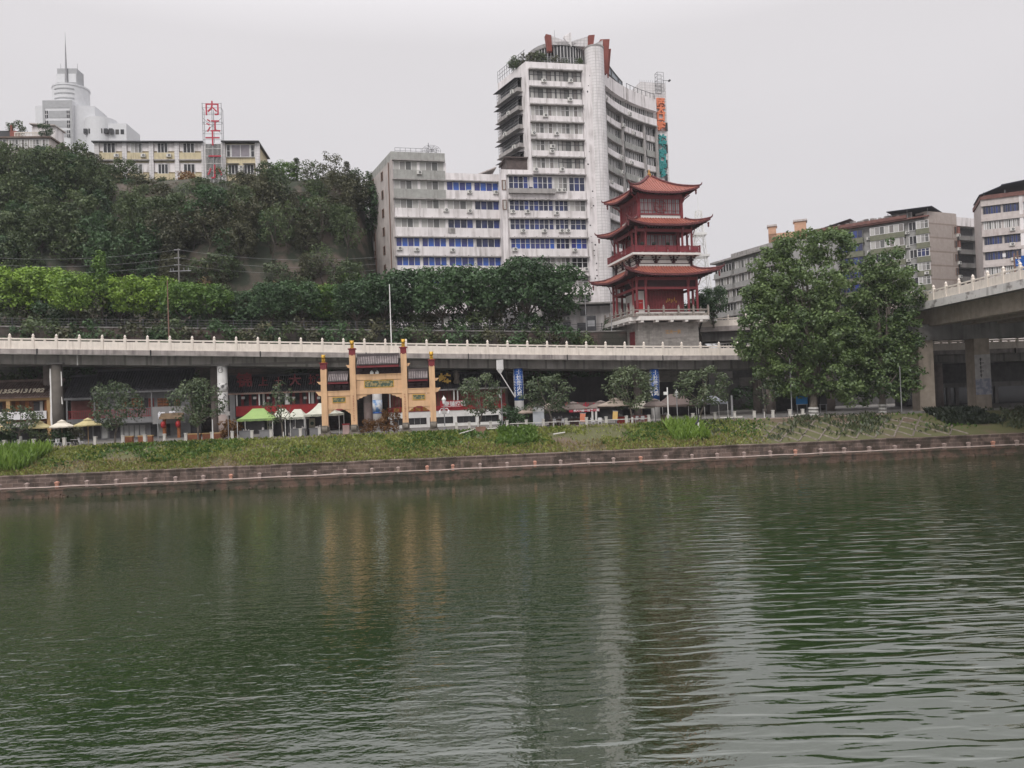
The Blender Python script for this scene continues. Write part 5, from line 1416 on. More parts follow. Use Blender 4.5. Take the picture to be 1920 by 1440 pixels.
# third storey
Z3 = E2 + 1.05
MB().slab(sq(3.45), Z3 - .5, Z3 + .75).build('white_plinth', M_PWHITE, pag)
E3 = Z3 + 3.95
b = MB(); ringbox(b, 3.38, 3.56, Z3 + .72, Z3 + .86); ringbox(b, 3.36, 3.56, E3 - .75, E3 - .1)
for sx in (-1, 1):
    for sy in (-1, 1): b.box(sx * 3.4 - .2, sx * 3.4 + .2, sy * 3.4 - .2, sy * 3.4 + .2, Z3 - .4, E3 - .1)
b.build('timber_frame', M_PRED, pag)
MB().slab(sq(3.15), Z3 + .6, E3 - .05).build('core_wall', M_PDARK, pag)
for s in (0, 1, 3): lattice_wall(-3.15, 3.15, -3.40, Z3 + .95, E3 - .85, 10, pag, s, M_PGLASS, roundel=True, barw=.05)
b = MB()
for s in range(4):
    M_ = Matrix.Rotation(s * math.pi / 2, 3, 'Z')
    for x in (-3.4, 3.4): 
        q = M_ @ Vector((x, -3.5, 0)); o = M_ @ Vector((x * 1.15, -4.6, 0)); b.tube([(q.x, q.y, Z3 + 2.4), ((q.x * 2 + o.x) / 3, (q.y * 2 + o.y) / 3, Z3 + 3.1), (o.x, o.y, E3 - .3)], .09, 5)
b.build('corner_bracket', M_PRED, pag)
tr = curled_roof(E3, 4.65, .22, 3.5, 'top_roof', apex=True)
MB().lathe([(.36, -.15), (.4, .05), (.22, .15), (.32, .32), (.22, .5), (.12, .6), (.18, .75), (.14, .9), (.04, 1.1)], (0, 0, E3 + 3.5), 12).build('finial', mat('finial_ochre', (0.42, 0.22, 0.06), var=0.15), tr, smooth=True)
# things on the gallery
for k, (x, lb) in enumerate(((-3.6, 'small dark ball-topped plant at the left end of the red gallery'), (-1.8, 'dark ball-topped plant with pale top near the middle of the red gallery'), (.4, 'dark round plant right of the middle of the red gallery'))):
    t = thing('potted_plant', lb, 'plant', wm(pag) @ Vector((x, -4.75, Z2)), PA, 'round plants along the pagoda gallery')
    MB().cyl((0, 0, 0), (0, 0, .5), .16, .2, 10).build('pot', M_PWHITE, t)
    bb = MB().cyl((0, 0, .5), (0, 0, 1.05), .03, .03, 6)
    bb.lathe([(.05, 1.0), (.24, 1.12), (.3, 1.32), (.24, 1.54), (.05, 1.64)], (0, 0, 0), 10)
    bb.build('foliage', mat('dark_topiary', (0.012, 0.018, 0.012), var=0.3, bump=0.8) if 'dark_topiary' not in MATS else MATS['dark_topiary'], t)

# lattice mast behind the pagoda
t = thing('lattice_mast', 'tall thin white lattice mast rising behind the pagoda', 'mast', (at(1316, 560, 190).x, 190, 14))
bx_, topz = at(1316, 560, 190).x, at(1310, 396, 190).z - 14
b = MB(); n = 14
def mw(zz): return 3.2 * (1 - .80 * zz / topz)
for sx, sy in ((-1, -1), (1, -1), (1, 1), (-1, 1)): b.cyl((sx * mw(0), sy * mw(0), 0), (sx * mw(topz), sy * mw(topz), topz), .14, .08, 5)
for k in range(n):
    z0, z1 = topz * k / n, topz * (k + 1) / n
    for (ax, ay), (cx, cy) in (((-1, -1), (1, -1)), ((1, -1), (1, 1)), ((1, 1), (-1, 1)), ((-1, 1), (-1, -1))):
        b.cyl((ax * mw(z0), ay * mw(z0), z0), (cx * mw(z1), cy * mw(z1), z1), .07, .07, 4); b.cyl((cx * mw(z0), cy * mw(z0), z0), (ax * mw(z1), ay * mw(z1), z1), .07, .07, 4)
        b.cyl((ax * mw(z1), ay * mw(z1), z1), (cx * mw(z1), cy * mw(z1), z1), .06, .06, 4)
b.build('lattice', M_WHITEPAINT, t)
b = MB()
for zz in (topz * .70, topz * .84): ringbox(b, mw(zz) + .2, mw(zz) + .5, zz, zz + .5)
b.build('platform', M_WHITEPAINT, t)
MB().cyl((0, 0, topz - 1), (0, 0, topz + 3.5), .08, .04, 5).build('whip', M_WHITEPAINT, t)
# ------------------------------------------------------------------ buildings
_ac = {}
def ac_mesh():
    if 'm' not in _ac:
        b = MB().box(-.42, .42, -.34, 0, -.3, .3); b.box(-.46, -.40, -.3, .02, -.38, -.3).box(.40, .46, -.3, .02, -.38, -.3)
        b.cyl((.1, -.35, 0), (.1, -.341, 0), .23, .23, 12, 1); b.cyl((.1, -.36, 0), (.1, -.35, 0), .07, .07, 8, 0)
        _ac['m'] = b.mesh('air_conditioner', [M_AC, M_ACFAN])
    return _ac['m']
class Face:
    """one upright wall face of a building, measured along its foot and by height"""
    def __init__(s, parent, P0, beta, fwd=0.0):
        s.parent = parent; s.P0 = Vector((P0.x, P0.y, 0)); s.beta = beta
        s.inv = wm(parent).inverted(); s.M = Matrix.Translation(s.P0) @ Matrix.Rotation(beta, 4, 'Z')
        s.L = s.inv @ s.M
    def px(s, x, y): return hit(x, y, s.P0, s.beta)
    def put(s, mb, name, mats, parent=None):
        mb.v = [tuple(s.L @ Vector(p)) for p in mb.v]
        return mb.build(name, mats, parent or s.parent)
    def window(s, x0, x1, y0, y1, n, gm, fm=None, y=0.0, rail=None, parent=None, barw=.055):
        """a glazed band given by picture corners: (x0, y0) top left, (x1, y1) bottom right at mid-height rows"""
        a = s.px(x0, y0); c = s.px(x1, y1)
        u0, u1 = a[0], c[0]; z1, z0 = a[1], c[1]
        return s.win(u0, u1, z0, z1, n, gm, fm, y, rail, parent, barw)
    def win(s, u0, u1, z0, z1, n, gm, fm=None, y=0.0, rail=None, parent=None, barw=.055):
        fm = fm or M_FRAME; b = MB(); g = MB(); st = (u1 - u0) / n
        for k in range(n):
            g.poly([(u0 + k * st, y - .02, z0), (u0 + (k + 1) * st, y - .02, z0), (u0 + (k + 1) * st, y - .02, z1), (u0 + k * st, y - .02, z1)])
        for k in range(n + 1):
            wd = barw * (1.5 if k % 4 == 0 else 1); b.box(u0 + k * st - wd, u0 + k * st + wd, y - .10, y - .024, z0, z1)
        b.box(u0 - .06, u1 + .06, y - .11, y - .024, z0 - .08, z0).box(u0 - .06, u1 + .06, y - .11, y - .024, z1, z1 + .07)
        if rail: zz = z0 + (z1 - z0) * rail; b.box(u0, u1, y - .085, y - .024, zz - .03, zz + .03)
        f = s.put(b, 'window', fm, parent); s.put(g, 'pane', gm, f); return f
    def ac(s, x, y, off=-.02):
        u, z = s.px(x, y); return s.ac_at(u, z, off)
    def ac_at(s, u, z, off=-.02):
        o = link('air_conditioner', ac_mesh(), s.parent); m = s.L @ Matrix.Translation((u, off, z)); o.matrix_basis = m; return o

# ---- white office block above the street trees (left part A, lower right part B)
BA = R(13.5)
P0 = at(737, 400, 134)
office = thing('office_block', 'stained white office block with blue curtained window bands above the street trees', 'building', (P0.x, P0.y, up_z(P0.x)), BA)
F = Face(office, P0, BA)
G0 = up_z(P0.x) - 2
uB = F.px(838, 420)[0]; uC = F.px(941, 440)[0]
zA = F.px(737, 284)[1]; zB = F.px(838, 324)[1]
DEP = 15.5
bkx, bky = -16 * math.sin(R(11)), 16 * math.cos(R(11)); FLN_ = 16.0; DEP = bky
F.put(MB().slab([(0, .25), (uB, .25), (uB, bky), (bkx, bky)], G0, zA - .1).box(uB, uC, .25, DEP, G0, zB - .1), 'body', M_PARAPET)
F.put(MB().slab([(-.05, -.05), (uB + .05, -.05), (uB + .05, bky + .1), (bkx - .1, bky + .1)], zA - 1.45, zA), 'roof_parapet', M_PARAPET)
F.put(MB().box(uB + .05, uC, -.02, DEP, zB - 1.3, zB), 'roof_parapet', M_WHITE)
rowsA = [(302, 317), (339, 354), (373, 388), (407, 425), (444, 462), (482, 499)]
fl = [F.px(742, r[0])[1] for r in rowsA]
pitch = (fl[0] - fl[-1]) / 5
tops = [fl[0] - pitch * k for k in range(11)]
sp = MB(); gsp = MB(); ld = MB(); cm = MB()
for k, zt in enumerate(tops):
    zs = zt - 1.45                               # sill
    zn = zt - pitch                              # head of the window below
    if zs < G0 + 2: break
    (gsp if k < 2 else sp).box(0.3, uB, -.0, .3, zn + .22, zs)
    if k >= 1: sp.box(uB, uC, -.0, .3, zn + .22, zs)
    ld.box(.1, uB + (0 if k < 1 else uC - uB), -.55, .3, zn + .04, zn + .22)
    for u in [0.55 + i * 2.1 for i in range(int(uC / 2.1))]:
        if u < uB or k >= 1: ld.hexa([(u - .05, -.5, zn + .22), (u + .05, -.5, zn + .22), (u + .05, .0, zn + .22), (u - .05, .0, zn + .22), (u - .05, -.5, zn + .30), (u + .05, -.5, zn + .30), (u + .05, .0, zn + .5), (u - .05, .0, zn + .5)])
ld.box(.1, uB, -.55, .3, tops[0] + .06, tops[0] + .24)
ld.box(uB, uC, -.55, .3, tops[1] + .06, tops[1] + .24)
for u in (.15, uB * .5, uB, (uB + uC) / 2, uC - .15): cm.box(u - .16, u + .16, .05, .28, G0, tops[0] if u <= uB else tops[1])
F.put(gsp, 'grey_spandrel', M_PARAPET); F.put(sp, 'white_spandrel', M_WHITE); F.put(ld, 'sun_ledge', M_SLAB); F.put(cm, 'pier', M_WHITE)
MIX = {0: (M_GLASS, M_GLASS, None, None), 1: (M_GLASS, M_GLASS, M_GLASS_BLUE, M_GLASS_BLUE), 2: (M_GLASS, M_GLASS, M_GLASS, M_GLASS_NAVY), 3: (M_GLASS, M_GLASS, M_GLASS_NAVY, M_GLASS_NAVY), 4: (M_GLASS_BLUE, M_GLASS_BLUE, M_GLASS_BLUE, M_GLASS_NAVY), 5: (M_GLASS_BLUE,) * 4, 6: (M_GLASS_NAVY, M_GLASS_BLUE, M_GLASS, M_GLASS)}
for k, zt in enumerate(tops[:7]):
    for j, (a, c) in enumerate(((.35, uB * .5 - .2), (uB * .5 + .2, uB - .2), (uB + .2, (uB + uC) / 2 - .2), ((uB + uC) / 2 + .2, uC - .3))):
        gm = MIX[k][j]
        if gm: F.win(a, c, zt - 1.42, zt + .02, 4, gm, M_FRAME if (k + j) % 3 else M_WHITEPAINT, .24)
for x, y in ((786, 324), (880, 360), (929, 361), (836, 394), (880, 396), (749, 466), (781, 468), (848, 469)): F.ac(x, y)
F.put(MB().box(F.px(840, 428)[0], F.px(853, 428)[0], -.12, -.02, F.px(846, 437)[1], F.px(846, 428)[1]), 'small_blank_sign', M_SLAB)
# left flank with narrow windows and downpipes
P1 = Vector((P0.x, P0.y, 0)) + Matrix.Rotation(BA, 3, 'Z') @ Vector((bkx, bky, 0))
FL = Face(office, P1, BA - R(79)); DEP = FLN_ - .1
FL.put(MB().box(0, DEP + .25, -.08, .2, G0, zA - 1.45), 'flank_wall', M_PINKSIDE)
b = MB()
for u in (DEP - 1.3, 4.2): b.cyl((u, -.2, G0), (u, -.2, zA - 1.6), .09, .09, 6)
FL.put(b, 'downpipe', M_RUST)
for k in range(7):
    for u in (3.0, 9.5):
        zt = tops[0] - pitch * k - .4 * (u > 5); FL.win(u, u + 1.1, zt - 1.4, zt, 1, M_GLASS_DARK, M_RUST, -.09)
# roof garden: net cage, dish, plants
gx = [F.px(772, 281)[0], F.px(795, 281)[0]]
b = MB()
for i in range(9):
    u = .8 + i * (uB - 2) / 8; b.cyl((u, 1.2, zA), (u, 1.2, zA + 1.1), .03, .03, 5)
b.cyl((.8, 1.2, zA + 1.1), (uB - 1.2, 1.2, zA + 1.1), .03, .03, 5); b.cyl((.8, 1.2, zA + .6), (uB - 1.2, 1.2, zA + .6), .025, .025, 5)
c0 = Vector((uB * .78, 1.6, zA + .9))
for k in range(10):
    a = math.pi * 2 * k / 10
    for j in range(4):
        r0, r1 = j * .42, (j + 1) * .42; f_ = lambda r: c0 + Vector((r * math.cos(a), -.5 + .3 * r, r * math.sin(a) * .62))
        b.cyl(f_(r0), f_(r1), .03, .03, 4)
for j in range(1, 5):
    r = j * .42
    for k in range(16):
        a0, a1 = math.pi * k / 8, math.pi * (k + 1) / 8; f2 = lambda a: c0 + Vector((r * math.cos(a), -.5 + .3 * r, r * math.sin(a) * .62)); b.cyl(f2(a0), f2(a1), .025, .025, 4)
b.cyl(c0 + Vector((-.6, .3, -.9)), c0 + Vector((-.5, .2, 1.5)), .05, .05, 5)
F.put(b, 'roof_dish_and_rail', M_DARKSTEEL)

# ---- tower with round corner stair, curved wing and sign shaft
TB = R(11.0)
P0t = at(953, 420, 135.2)
tower = thing('apartment_tower', 'tall white apartment tower with round tiled corner and curved right wing', 'building', (P0t.x, P0t.y, up_z(P0t.x)), TB)
T = Face(tower, P0t, TB)
G0 = up_z(P0t.x) - 2
uL = T.px(990, 200)[0]                         # left edge of the high part
uR = T.px(1108, 200)[0]; uRb = uR              # where the round corner begins
zT = T.px(1040, 118)[1]; zD = T.px(960, 318)[1]
ub0, ub1 = T.px(994, 200)[0], T.px(1092, 200)[0]
T.put(MB().box(uL - .2, uR + 1.0, .25, 17, G0, zT - .2).box(-.9, uL, .3, 15, G0, zD - .1), 'body', M_WHITE)
T.put(MB().box(uL - .2, ub0 - .1, -.05, .3, zD, zT).box(ub1 + .1, uR + 1.2, -.05, .3, G0, zT).box(ub0 - .1, ub1 + .1, -.05, .3, T.px(1040, 131)[1], zT)
      .box(uL - .25, uR + 1.2, .3, 17.05, zT - .9, zT), 'front_wall', M_WHITE)
T.put(MB().box(-1.0, -.1, -.08, .35, G0, zD), 'left_strip', M_WHITE)
rows = [134, 165, 199, 230, 264, 297]
zt_up = [T.px(1040, y)[1] for y in rows]
pt_ = (zt_up[0] - zt_up[-1]) / 5
zt_all = [zt_up[0] - pt_ * k for k in range(6)]
low_rows = [332, 377, 412, 448, 484]
zt_low = [T.px(1040, y)[1] for y in low_rows]
pl_ = (zt_low[1] - zt_low[-1]) / 3
sp = MB(); ld = MB()
def band(u0, u1, zt, zn, hgt):
    sp.box(u0, u1, -.0, .3, zn + .22, zt - hgt); ld.box(u0 - .1, u1 + .15, -.6, .3, zn + .02, zn + .22)
    u = u0 + .8
    while u < u1:
        ld.hexa([(u - .05, -.5, zn + .22), (u + .05, -.5, zn + .22), (u + .05, .0, zn + .22), (u - .05, .0, zn + .22), (u - .05, -.5, zn + .30), (u + .05, -.5, zn + .30), (u + .05, .0, zn + .5), (u - .05, .0, zn + .5)]); u += 2.0
for k, zt in enumerate(zt_all): band(ub0, ub1, zt, zt_all[k + 1] if k < 5 else zt_low[0] + .25, 1.75)
ld.box(ub0 - .1, ub1 + .15, -.6, .3, zt_all[0] + .04, zt_all[0] + .24)
ud0 = .25
zl = zt_low + [zt_low[-1] - pl_ * (k + 1) for k in range(6)]
for k in range(len(zl) - 1):
    if zl[k] < G0 + 4: break
    band(ud0, ub1, zl[k], zl[k + 1], 2.45 if k == 0 else 1.75)
ld.box(ud0 - .1, ub0, -.6, .3, zl[0] + .04, zl[0] + .24)
sp.box(ud0 - .35, ub0, -.03, .3, zl[0] + .24, zD)
T.put(sp, 'white_spandrel', M_WHITE); T.put(ld, 'sun_ledge', M_SLAB)
M_TG = M_GLASS
for k, zt in enumerate(zt_all):
    m_ = (ub0 + ub1) / 2
    T.win(ub0 + .1, m_ - .06, zt - 1.72, zt + .02, 6, M_TG, M_FRAME_DARK if k in (0, 1) else M_FRAME, .22, .62); T.win(m_ + .06, ub1 - .1, zt - 1.72, zt + .02, 6, M_TG, M_FRAME if k in (2, 3) else M_FRAME_DARK, .22, .62)
um = T.px(1038, 400)[0]; u2 = T.px(1041, 400)[0]; u3 = T.px(1066, 400)[0]; u4 = T.px(1069, 400)[0]
for k, zt in enumerate(zl[:7]):
    h_ = 2.42 if k == 0 else 1.72
    cfg = {0: (M_GLASS_NAVY, M_GLASS, M_GLASS_NAVY), 1: (M_GLASS_NAVY, M_GLASS_NAVY, M_GLASS), 2: (M_GLASS_NAVY,) * 3, 3: (M_GLASS_BLUE, M_GLASS_NAVY, M_GLASS_BLUE), 4: (M_GLASS, M_GLASS, M_GLASS_DARK)}.get(k, (M_GLASS,) * 3)
    for (a, c, n), gm in zip(((ud0 + .1, um, 9), (u2, u3, 3), (u4, ub1 - .1, 3)), cfg): T.win(a, c, zt - h_, zt + .02, n, gm, M_FRAME, .22, .55)
T.put(MB().box(ud0, T.px(1040, 362)[0], -.75, .0, T.px(990, 364)[1], T.px(990, 355)[1]), 'balcony_front', M_SLAB)
for u_, z_ in [(T.px(944, y)[0] , T.px(944, y)[1]) for y in (346, 383)]: T.win(-.85, -.25, z_ - .9, z_ + .7, 1, M_GLASS, M_RUST, -.09)
for x, y in ((1019, 152), (1069, 152), (1068, 187), (1022, 217), (1000, 250), (1043, 251), (1035, 275), (1034, 284), (1004, 318), (1053, 318), (963, 360), (1029, 361), (1047, 357), (1056, 357), (961, 397), (988, 397), (1043, 400), (980, 433), (1020, 433), (1052, 433), (1064, 433), (965, 468), (1077, 469), (1098, 505), (1000, 598), (1032, 598)): T.ac(x, y)
# pipe holes and little wall vents
b = MB(); random.seed(9)
for i in range(26):
    u = random.uniform(ub1 + .5, uR); z_ = random.uniform(G0 + 12, zT - 2); s_ = random.uniform(.06, .14); b.box(u - s_, u + s_, -.075, -.05, z_ - s_, z_ + s_)
for x, y in ((1124, 352), (1128, 385), (1120, 304), (1122, 240)): u, z_ = T.px(x, y); b.box(u - .3, u + .3, -.12, -.05, z_ - .45, z_ + .45)
T.put(b, 'pipe_hole', M_BLACK)
# round corner with courses of tile
cu = uR + 1.4; cr = 1.75
zc = T.px(1115, 87)[1]
T.put(MB().cyl((cu, 1.3, G0), (cu, 1.3, zc), cr, cr, 28), 'round_corner', M_WHITE_GRID)
T.put(MB().cyl((cu, 1.3, zc), (cu, 1.3, zc + .25), cr + .08, cr + .08, 28), 'round_corner_cap', M_SLAB)
# left flank with caged balconies, turned away
PL = Vector((P0t.x, P0t.y, 0)) + Matrix.Rotation(TB, 3, 'Z') @ Vector((uL - .2, 0, 0)) 
FB = TB - R(72); FLN = 10.5
PLs = PL - Vector((math.cos(FB), math.sin(FB), 0)) * FLN
TL = Face(tower, PLs, FB)
TL.put(MB().box(0, FLN, 0, 4, zD - 3, zT), 'flank_wall', M_WHITE)
zc_ = zT - 2.2
for k in range(6):
    z0 = zc_ - 3.35 * (k + 1) + .9
    if z0 < zD - 1: break
    f = TL.put(MB().box(1.0, FLN - 1.6, -.9, 0, z0 - .25, z0 + .55).box(.6, FLN - 1.3, -1.15, 0, z0 - .3, z0 - .2), 'caged_balcony', M_SLAB)
    TL.put(MB().hexa([(.7, -1.5, z0 + 2.0), (FLN - 1.4, -1.5, z0 + 2.0), (FLN - 1.4, 0, z0 + 2.3), (.7, 0, z0 + 2.3), (.7, -1.5, z0 + 2.06), (FLN - 1.4, -1.5, z0 + 2.06), (FLN - 1.4, 0, z0 + 2.36), (.7, 0, z0 + 2.36)]), 'tin_canopy', M_DARKSTEEL, f)
    bb = MB()
    for i in range(17):
        u = 1.05 + i * (FLN - 2.75) / 16; bb.box(u - .03, u + .03, -.88, -.84, z0 + .55, z0 + 2.05)
    for zz in (1.0, 1.5, 2.0): bb.box(1.0, FLN - 1.6, -.89, -.83, z0 + zz, z0 + zz + .05)
    TL.put(bb, 'cage', M_STEEL, f)
    TL.put(MB().box(1.1, FLN - 1.7, -.06, -.0, z0 + .4, z0 + 2.2), 'dark_opening', M_GLASS_DARK, f)
    TL.ac_at(FLN - 3.2 - (k % 3) * 1.6, z0 + .2, -.95)
# small roof shed and railing over the lower left part
b = MB().box(.2, uL - .3, .6, 6, zD, zD + 2.2).box(-.2, uL + .1, .2, 6.3, zD + 2.2, zD + 2.4); T.put(b, 'roof_shed', mat('shed_brown', (0.11, 0.085, 0.08), var=0.2))
T.put(MB().box(-4.9, -.9, 5.5, 13, G0, zD + .6).hexa([(-5.1, 5.3, zD + .2), (-.8, 5.3, zD + 1.9), (-.8, 13, zD + 1.9), (-5.1, 13, zD + .2), (-5.1, 5.3, zD + .4), (-.8, 5.3, zD + 2.1), (-.8, 13, zD + 2.1), (-5.1, 13, zD + .4)]), 'low_annex', M_PINKSIDE)
# curved wing: concave, heading away to the right
Wst = Vector((P0t.x, P0t.y, 0)) + Matrix.Rotation(TB, 3, 'Z') @ Vector((cu + 1.0, 1.9, 0))
arcp = [Vector((Wst.x, Wst.y))]; ang = R(66); nseg = 17; seg = 1.30
for i in range(nseg):
    a = R(66) - (R(66) - R(37)) * i / (nseg - 1); arcp.append(arcp[-1] + Vector((math.cos(a), math.sin(a))) * seg)
def wstrip(i0, i1, o0, o1, z0, z1, b=None):
    b = b or MB(); return b.strip([tuple(p) for p in arcp[i0:i1 + 1]], o0, o1, z0, z1)
def wput(b, name, m, parent=None):
    return b.build(name, m, parent or tower, True)
zW = hit(1150, 152, (arcp[3].x, arcp[3].y, 0), R(60))[1]
wput(wstrip(0, nseg, .8, 9, G0, zW - .1), 'wing_body', M_PARAPET)
wput(wstrip(0, nseg, -.25, .9, zW - 2.5, zW), 'wing_parapet', M_WHITE)
wput(wstrip(0, nseg, -.2, .8, zW - 5.6, zW - 4.1), 'wing_spandrel', M_WHITE)
wput(wstrip(0, nseg, -.5, .8, zW - 5.8, zW - 5.6), 'wing_ledge', M_SLAB)
M_WGLASS = glass('wing_glass', [(0, (0.05, 0.05, 0.052)), (0.4, (0.16, 0.155, 0.15)), (0.7, (0.09, 0.09, 0.088)), (0.9, (0.28, 0.27, 0.26))])
def wwin(i0, i1, z0, z1, o=.74, nper=2):
    g = MB(); b = MB()
    for i in range(i0, i1):
        a, c = arcp[i], arcp[i + 1]; d = (c - a).normalized(); n = Vector((-d.y, d.x))
        for k in range(nper):
            q0 = a + (c - a) * k / nper + n * o; q1 = a + (c - a) * (k + 1) / nper + n * o
            g.poly([(q0.x, q0.y, z0), (q1.x, q1.y, z0), (q1.x, q1.y, z1), (q0.x, q0.y, z1)])
            b.cyl((q0.x - n.x * .05, q0.y - n.y * .05, z0), (q0.x - n.x * .05, q0.y - n.y * .05, z1), .06, .06, 4)
    f = wput(b, 'window', M_FRAME); wput(g, 'pane', M_WGLASS, f)
for i0, i1 in ((0, 3), (3, 9), (10, 13), (13, 17)): wwin(i0, i1, zW - 4.1, zW - 2.5)
random.seed(21)
for k in range(1, 13):
    zf = zW - 5.8 - 3.1 * (k - 1)               # head of this floor
    if zf < 26: break
    wp = MB(); wl2 = MB()
    for i0, i1 in ((0, 2), (3, 8), (9, 14), (15, 17)):
        o = .15 if i0 in (3, 9) else .5
        wwin(i0, i1, zf - 1.75, zf - .15, .7)
        wstrip(i0, i1, o, .8, zf - 2.9, zf - 1.75, wp); wstrip(i0, i1, o - .15, .8, zf - 3.1, zf - 2.9, wl2)
    wput(wp, 'balcony_front', M_WHITE if k % 2 else M_PARAPET); wput(wl2, 'floor_ledge', M_SLAB)
b = MB()
for i in (2, 8, 14, 17):
    p = arcp[i]; b.cyl((p.x, p.y + .3, G0), (p.x, p.y + .3, zW - 5.8), .35, .35, 8)
wput(b, 'wing_pier', M_SLAB)
for i, zz in ((1, zW - 4.8), (2, zW - 5.0), (10, zW - 5.0), (1, zW - 8.2), (8, zW - 8.0), (11, zW - 8.6), (7, zW - 14.6), (7, zW - 17.5), (10, zW - 14.8), (12, zW - 17.8), (3, zW - 20.5), (10, zW - 21), (4, zW - 23.5), (9, zW - 26.5)):
    p = arcp[i]; d = (arcp[i + 1] - p).normalized()
    o = link('air_conditioner', ac_mesh(), tower); o.matrix_basis = wm(tower).inverted() @ Matrix.Translation((p.x + d.y * .25, p.y - d.x * .25, zz)) @ Matrix.Rotation(math.atan2(d.y, d.x), 4, 'Z')
# shaft with the vertical lettering
pe = arcp[-1]
SB = R(14)
PS = at(1206, 300, pe.y + .3)
SF = Face(tower, PS, SB)
us0, us1 = 0, SF.px(1252, 260)[0]
zS = SF.px(1225, 155)[1]
SF.put(MB().box(0, us1, 0, 6, G0, zS), 'sign_shaft', M_WHITE_GRID)
for y in (242, 283, 312, 338):
    u, z_ = SF.px(1224, y); SF.win(u - .9, u + .7, z_ - 1.0, z_ + .9, 2, M_GLASS_DARK, M_FRAME, -.02)
    u, z_ = SF.px(1249, y - 4); SF.win(u - .25, u + .25, z_ - .8, z_ + .8, 1, M_GLASS_DARK, M_FRAME_DARK, -.02)
M_ORSIGN = mat('orange_letter', (0.66, 0.20, 0.10), rough=0.5, var=0.06); M_TEALSIGN = mat('teal_letter', (0.035, 0.25, 0.25), rough=0.5, var=0.1)
M_ORBOX = mat('orange_letter_side', (0.30, 0.13, 0.09))
for ch, y in zip('医大口腔', (193, 206, 220, 237)):
    u, z_ = SF.px(1238, y); me = letters(ch, 1.95, .3, .045).copy(); me.materials.clear(); me.materials.append(M_ORSIGN)
    o = link('orange_lettering', me, tower); o.matrix_basis = SF.L @ Matrix.Translation((u, -.25, z_))
for ch, y in zip('达芬奇口腔诊', (261, 275, 288, 300, 313, 325)):
    u, z_ = SF.px(1241, y); me = letters(ch, 1.75, .3, .06).copy(); me.materials.clear(); me.materials.append(M_TEALSIGN)
    o = link('teal_lettering', me, tower); o.matrix_basis = SF.L @ Matrix.Translation((u, -.25, z_))
b = MB(); uq = SF.px(1234, 160)[0]; zq0, zq1 = SF.px(1234, 175)[1], SF.px(1234, 140)[1]
for du in (-.7, .7):
    for dy in (-.1, -1.2): b.cyl((uq + du, dy, zq0), (uq + du, dy, zq1), .06, .06, 5)
for i in range(6):
    zz = zq0 + (zq1 - zq0) * i / 5
    b.cyl((uq - .7, -1.2, zz), (uq + .7, -1.2, zz), .05, .05, 5).cyl((uq - .7, -.1, zz), (uq + .7, -.1, zz), .05, .05, 5).cyl((uq - .7, -1.2, zz), (uq - .7, -.1, zz), .05, .05, 5)
SF.put(b, 'ladder_cage', M_STEEL)
b = MB().cyl((us1 - .4, .3, zS), (us1 - .4, .3, zS + .9), .05, .05, 5).cyl((us1 - .4, .3, zS + .75), (us1 + .9, .3, zS + .75), .05, .05, 5).cyl((us1 + .7, .1, zS + .55), (us1 + 1.1, -.1, zS + .8), .22, .2, 8)
SF.put(b, 'roof_camera', M_DARKSTEEL)
b = MB()
for i in range(13): u = us1 * i / 12; b.cyl((u, .1, zS), (u, .1, zS + .5), .03, .03, 4)
SF.put(b, 'roof_spikes', M_STEEL)
# roof: round room with upswept red fins, glazed room, garden railing, aerial
rc = T.px(1068, 92)[0]; rz0 = zT; rr = 5.6
zr1 = T.px(1065, 86)[1] 
T2 = Face(tower, P0t + Matrix.Rotation(TB, 3, 'Z') @ Vector((0, 2.6, 0)), TB)
zr1 = T2.px(1065, 86)[1]; rr = 5.2
T.put(MB().cyl((rc, 8.0, rz0), (rc, 8.0, zr1 + .2), rr, rr, 32), 'round_roof_room', M_GLASS_DARK)
b = MB()
for k in range(28):
    a = math.pi + math.pi * k / 27; b.cyl((rc + (rr + .05) * math.cos(a), 8 + (rr + .05) * math.sin(a), rz0), (rc + (rr + .05) * math.cos(a), 8 + (rr + .05) * math.sin(a), zr1 + .2), .07, .07, 4)
T.put(b, 'glazing_bar', M_FRAME)
T.put(MB().lathe([(rr + .3, 0), (rr + .6, .5), (rr + .4, .6), (.2, .7)], (rc, 8.0, zr1 + .1), 32), 'roof_rim', M_WHITE_GRID)
M_FIN = mat('rusty_red_fin', (0.25, 0.075, 0.06), var=0.12)
b = MB(); bw = MB()
for x, w_, h_, dy in ((1031, 1.0, 3.6, 2.4), (1106, 1.2, 3.9, 2.8), (1132, 1.8, 4.2, 3.2), (1142, 1.4, 3.0, 5.0)):
    u = T2.px(x, 80)[0]; z0_ = zr1 - (1.2 if x < 1110 else 4.5); z1_ = T2.px(x, 67 if x < 1120 else (73 if x < 1140 else 83))[1]
    s_ = -1 if x < 1068 else 1
    b.hexa([(u - w_ * .5, dy, z0_), (u + w_ * .35, dy, z0_), (u + w_ * .35, dy + .8, z0_), (u - w_ * .5, dy + .8, z0_), (u - w_ * .5 + s_ * .35, dy - .4, z1_), (u + w_ * .5 + s_ * .35, dy - .4, z1_ + s_ * .15), (u + w_ * .5 + s_ * .35, dy + .8, z1_ + s_ * .15), (u - w_ * .5 + s_ * .35, dy + .8, z1_)])
b.v = [tuple(T.L @ Vector(p)) for p in b.v]; b.each('red_fin', M_FIN, tower)
uf = T2.px(1069, 70)[0]; zf0, zf1 = zr1 - .3, T2.px(1069, 62)[1]
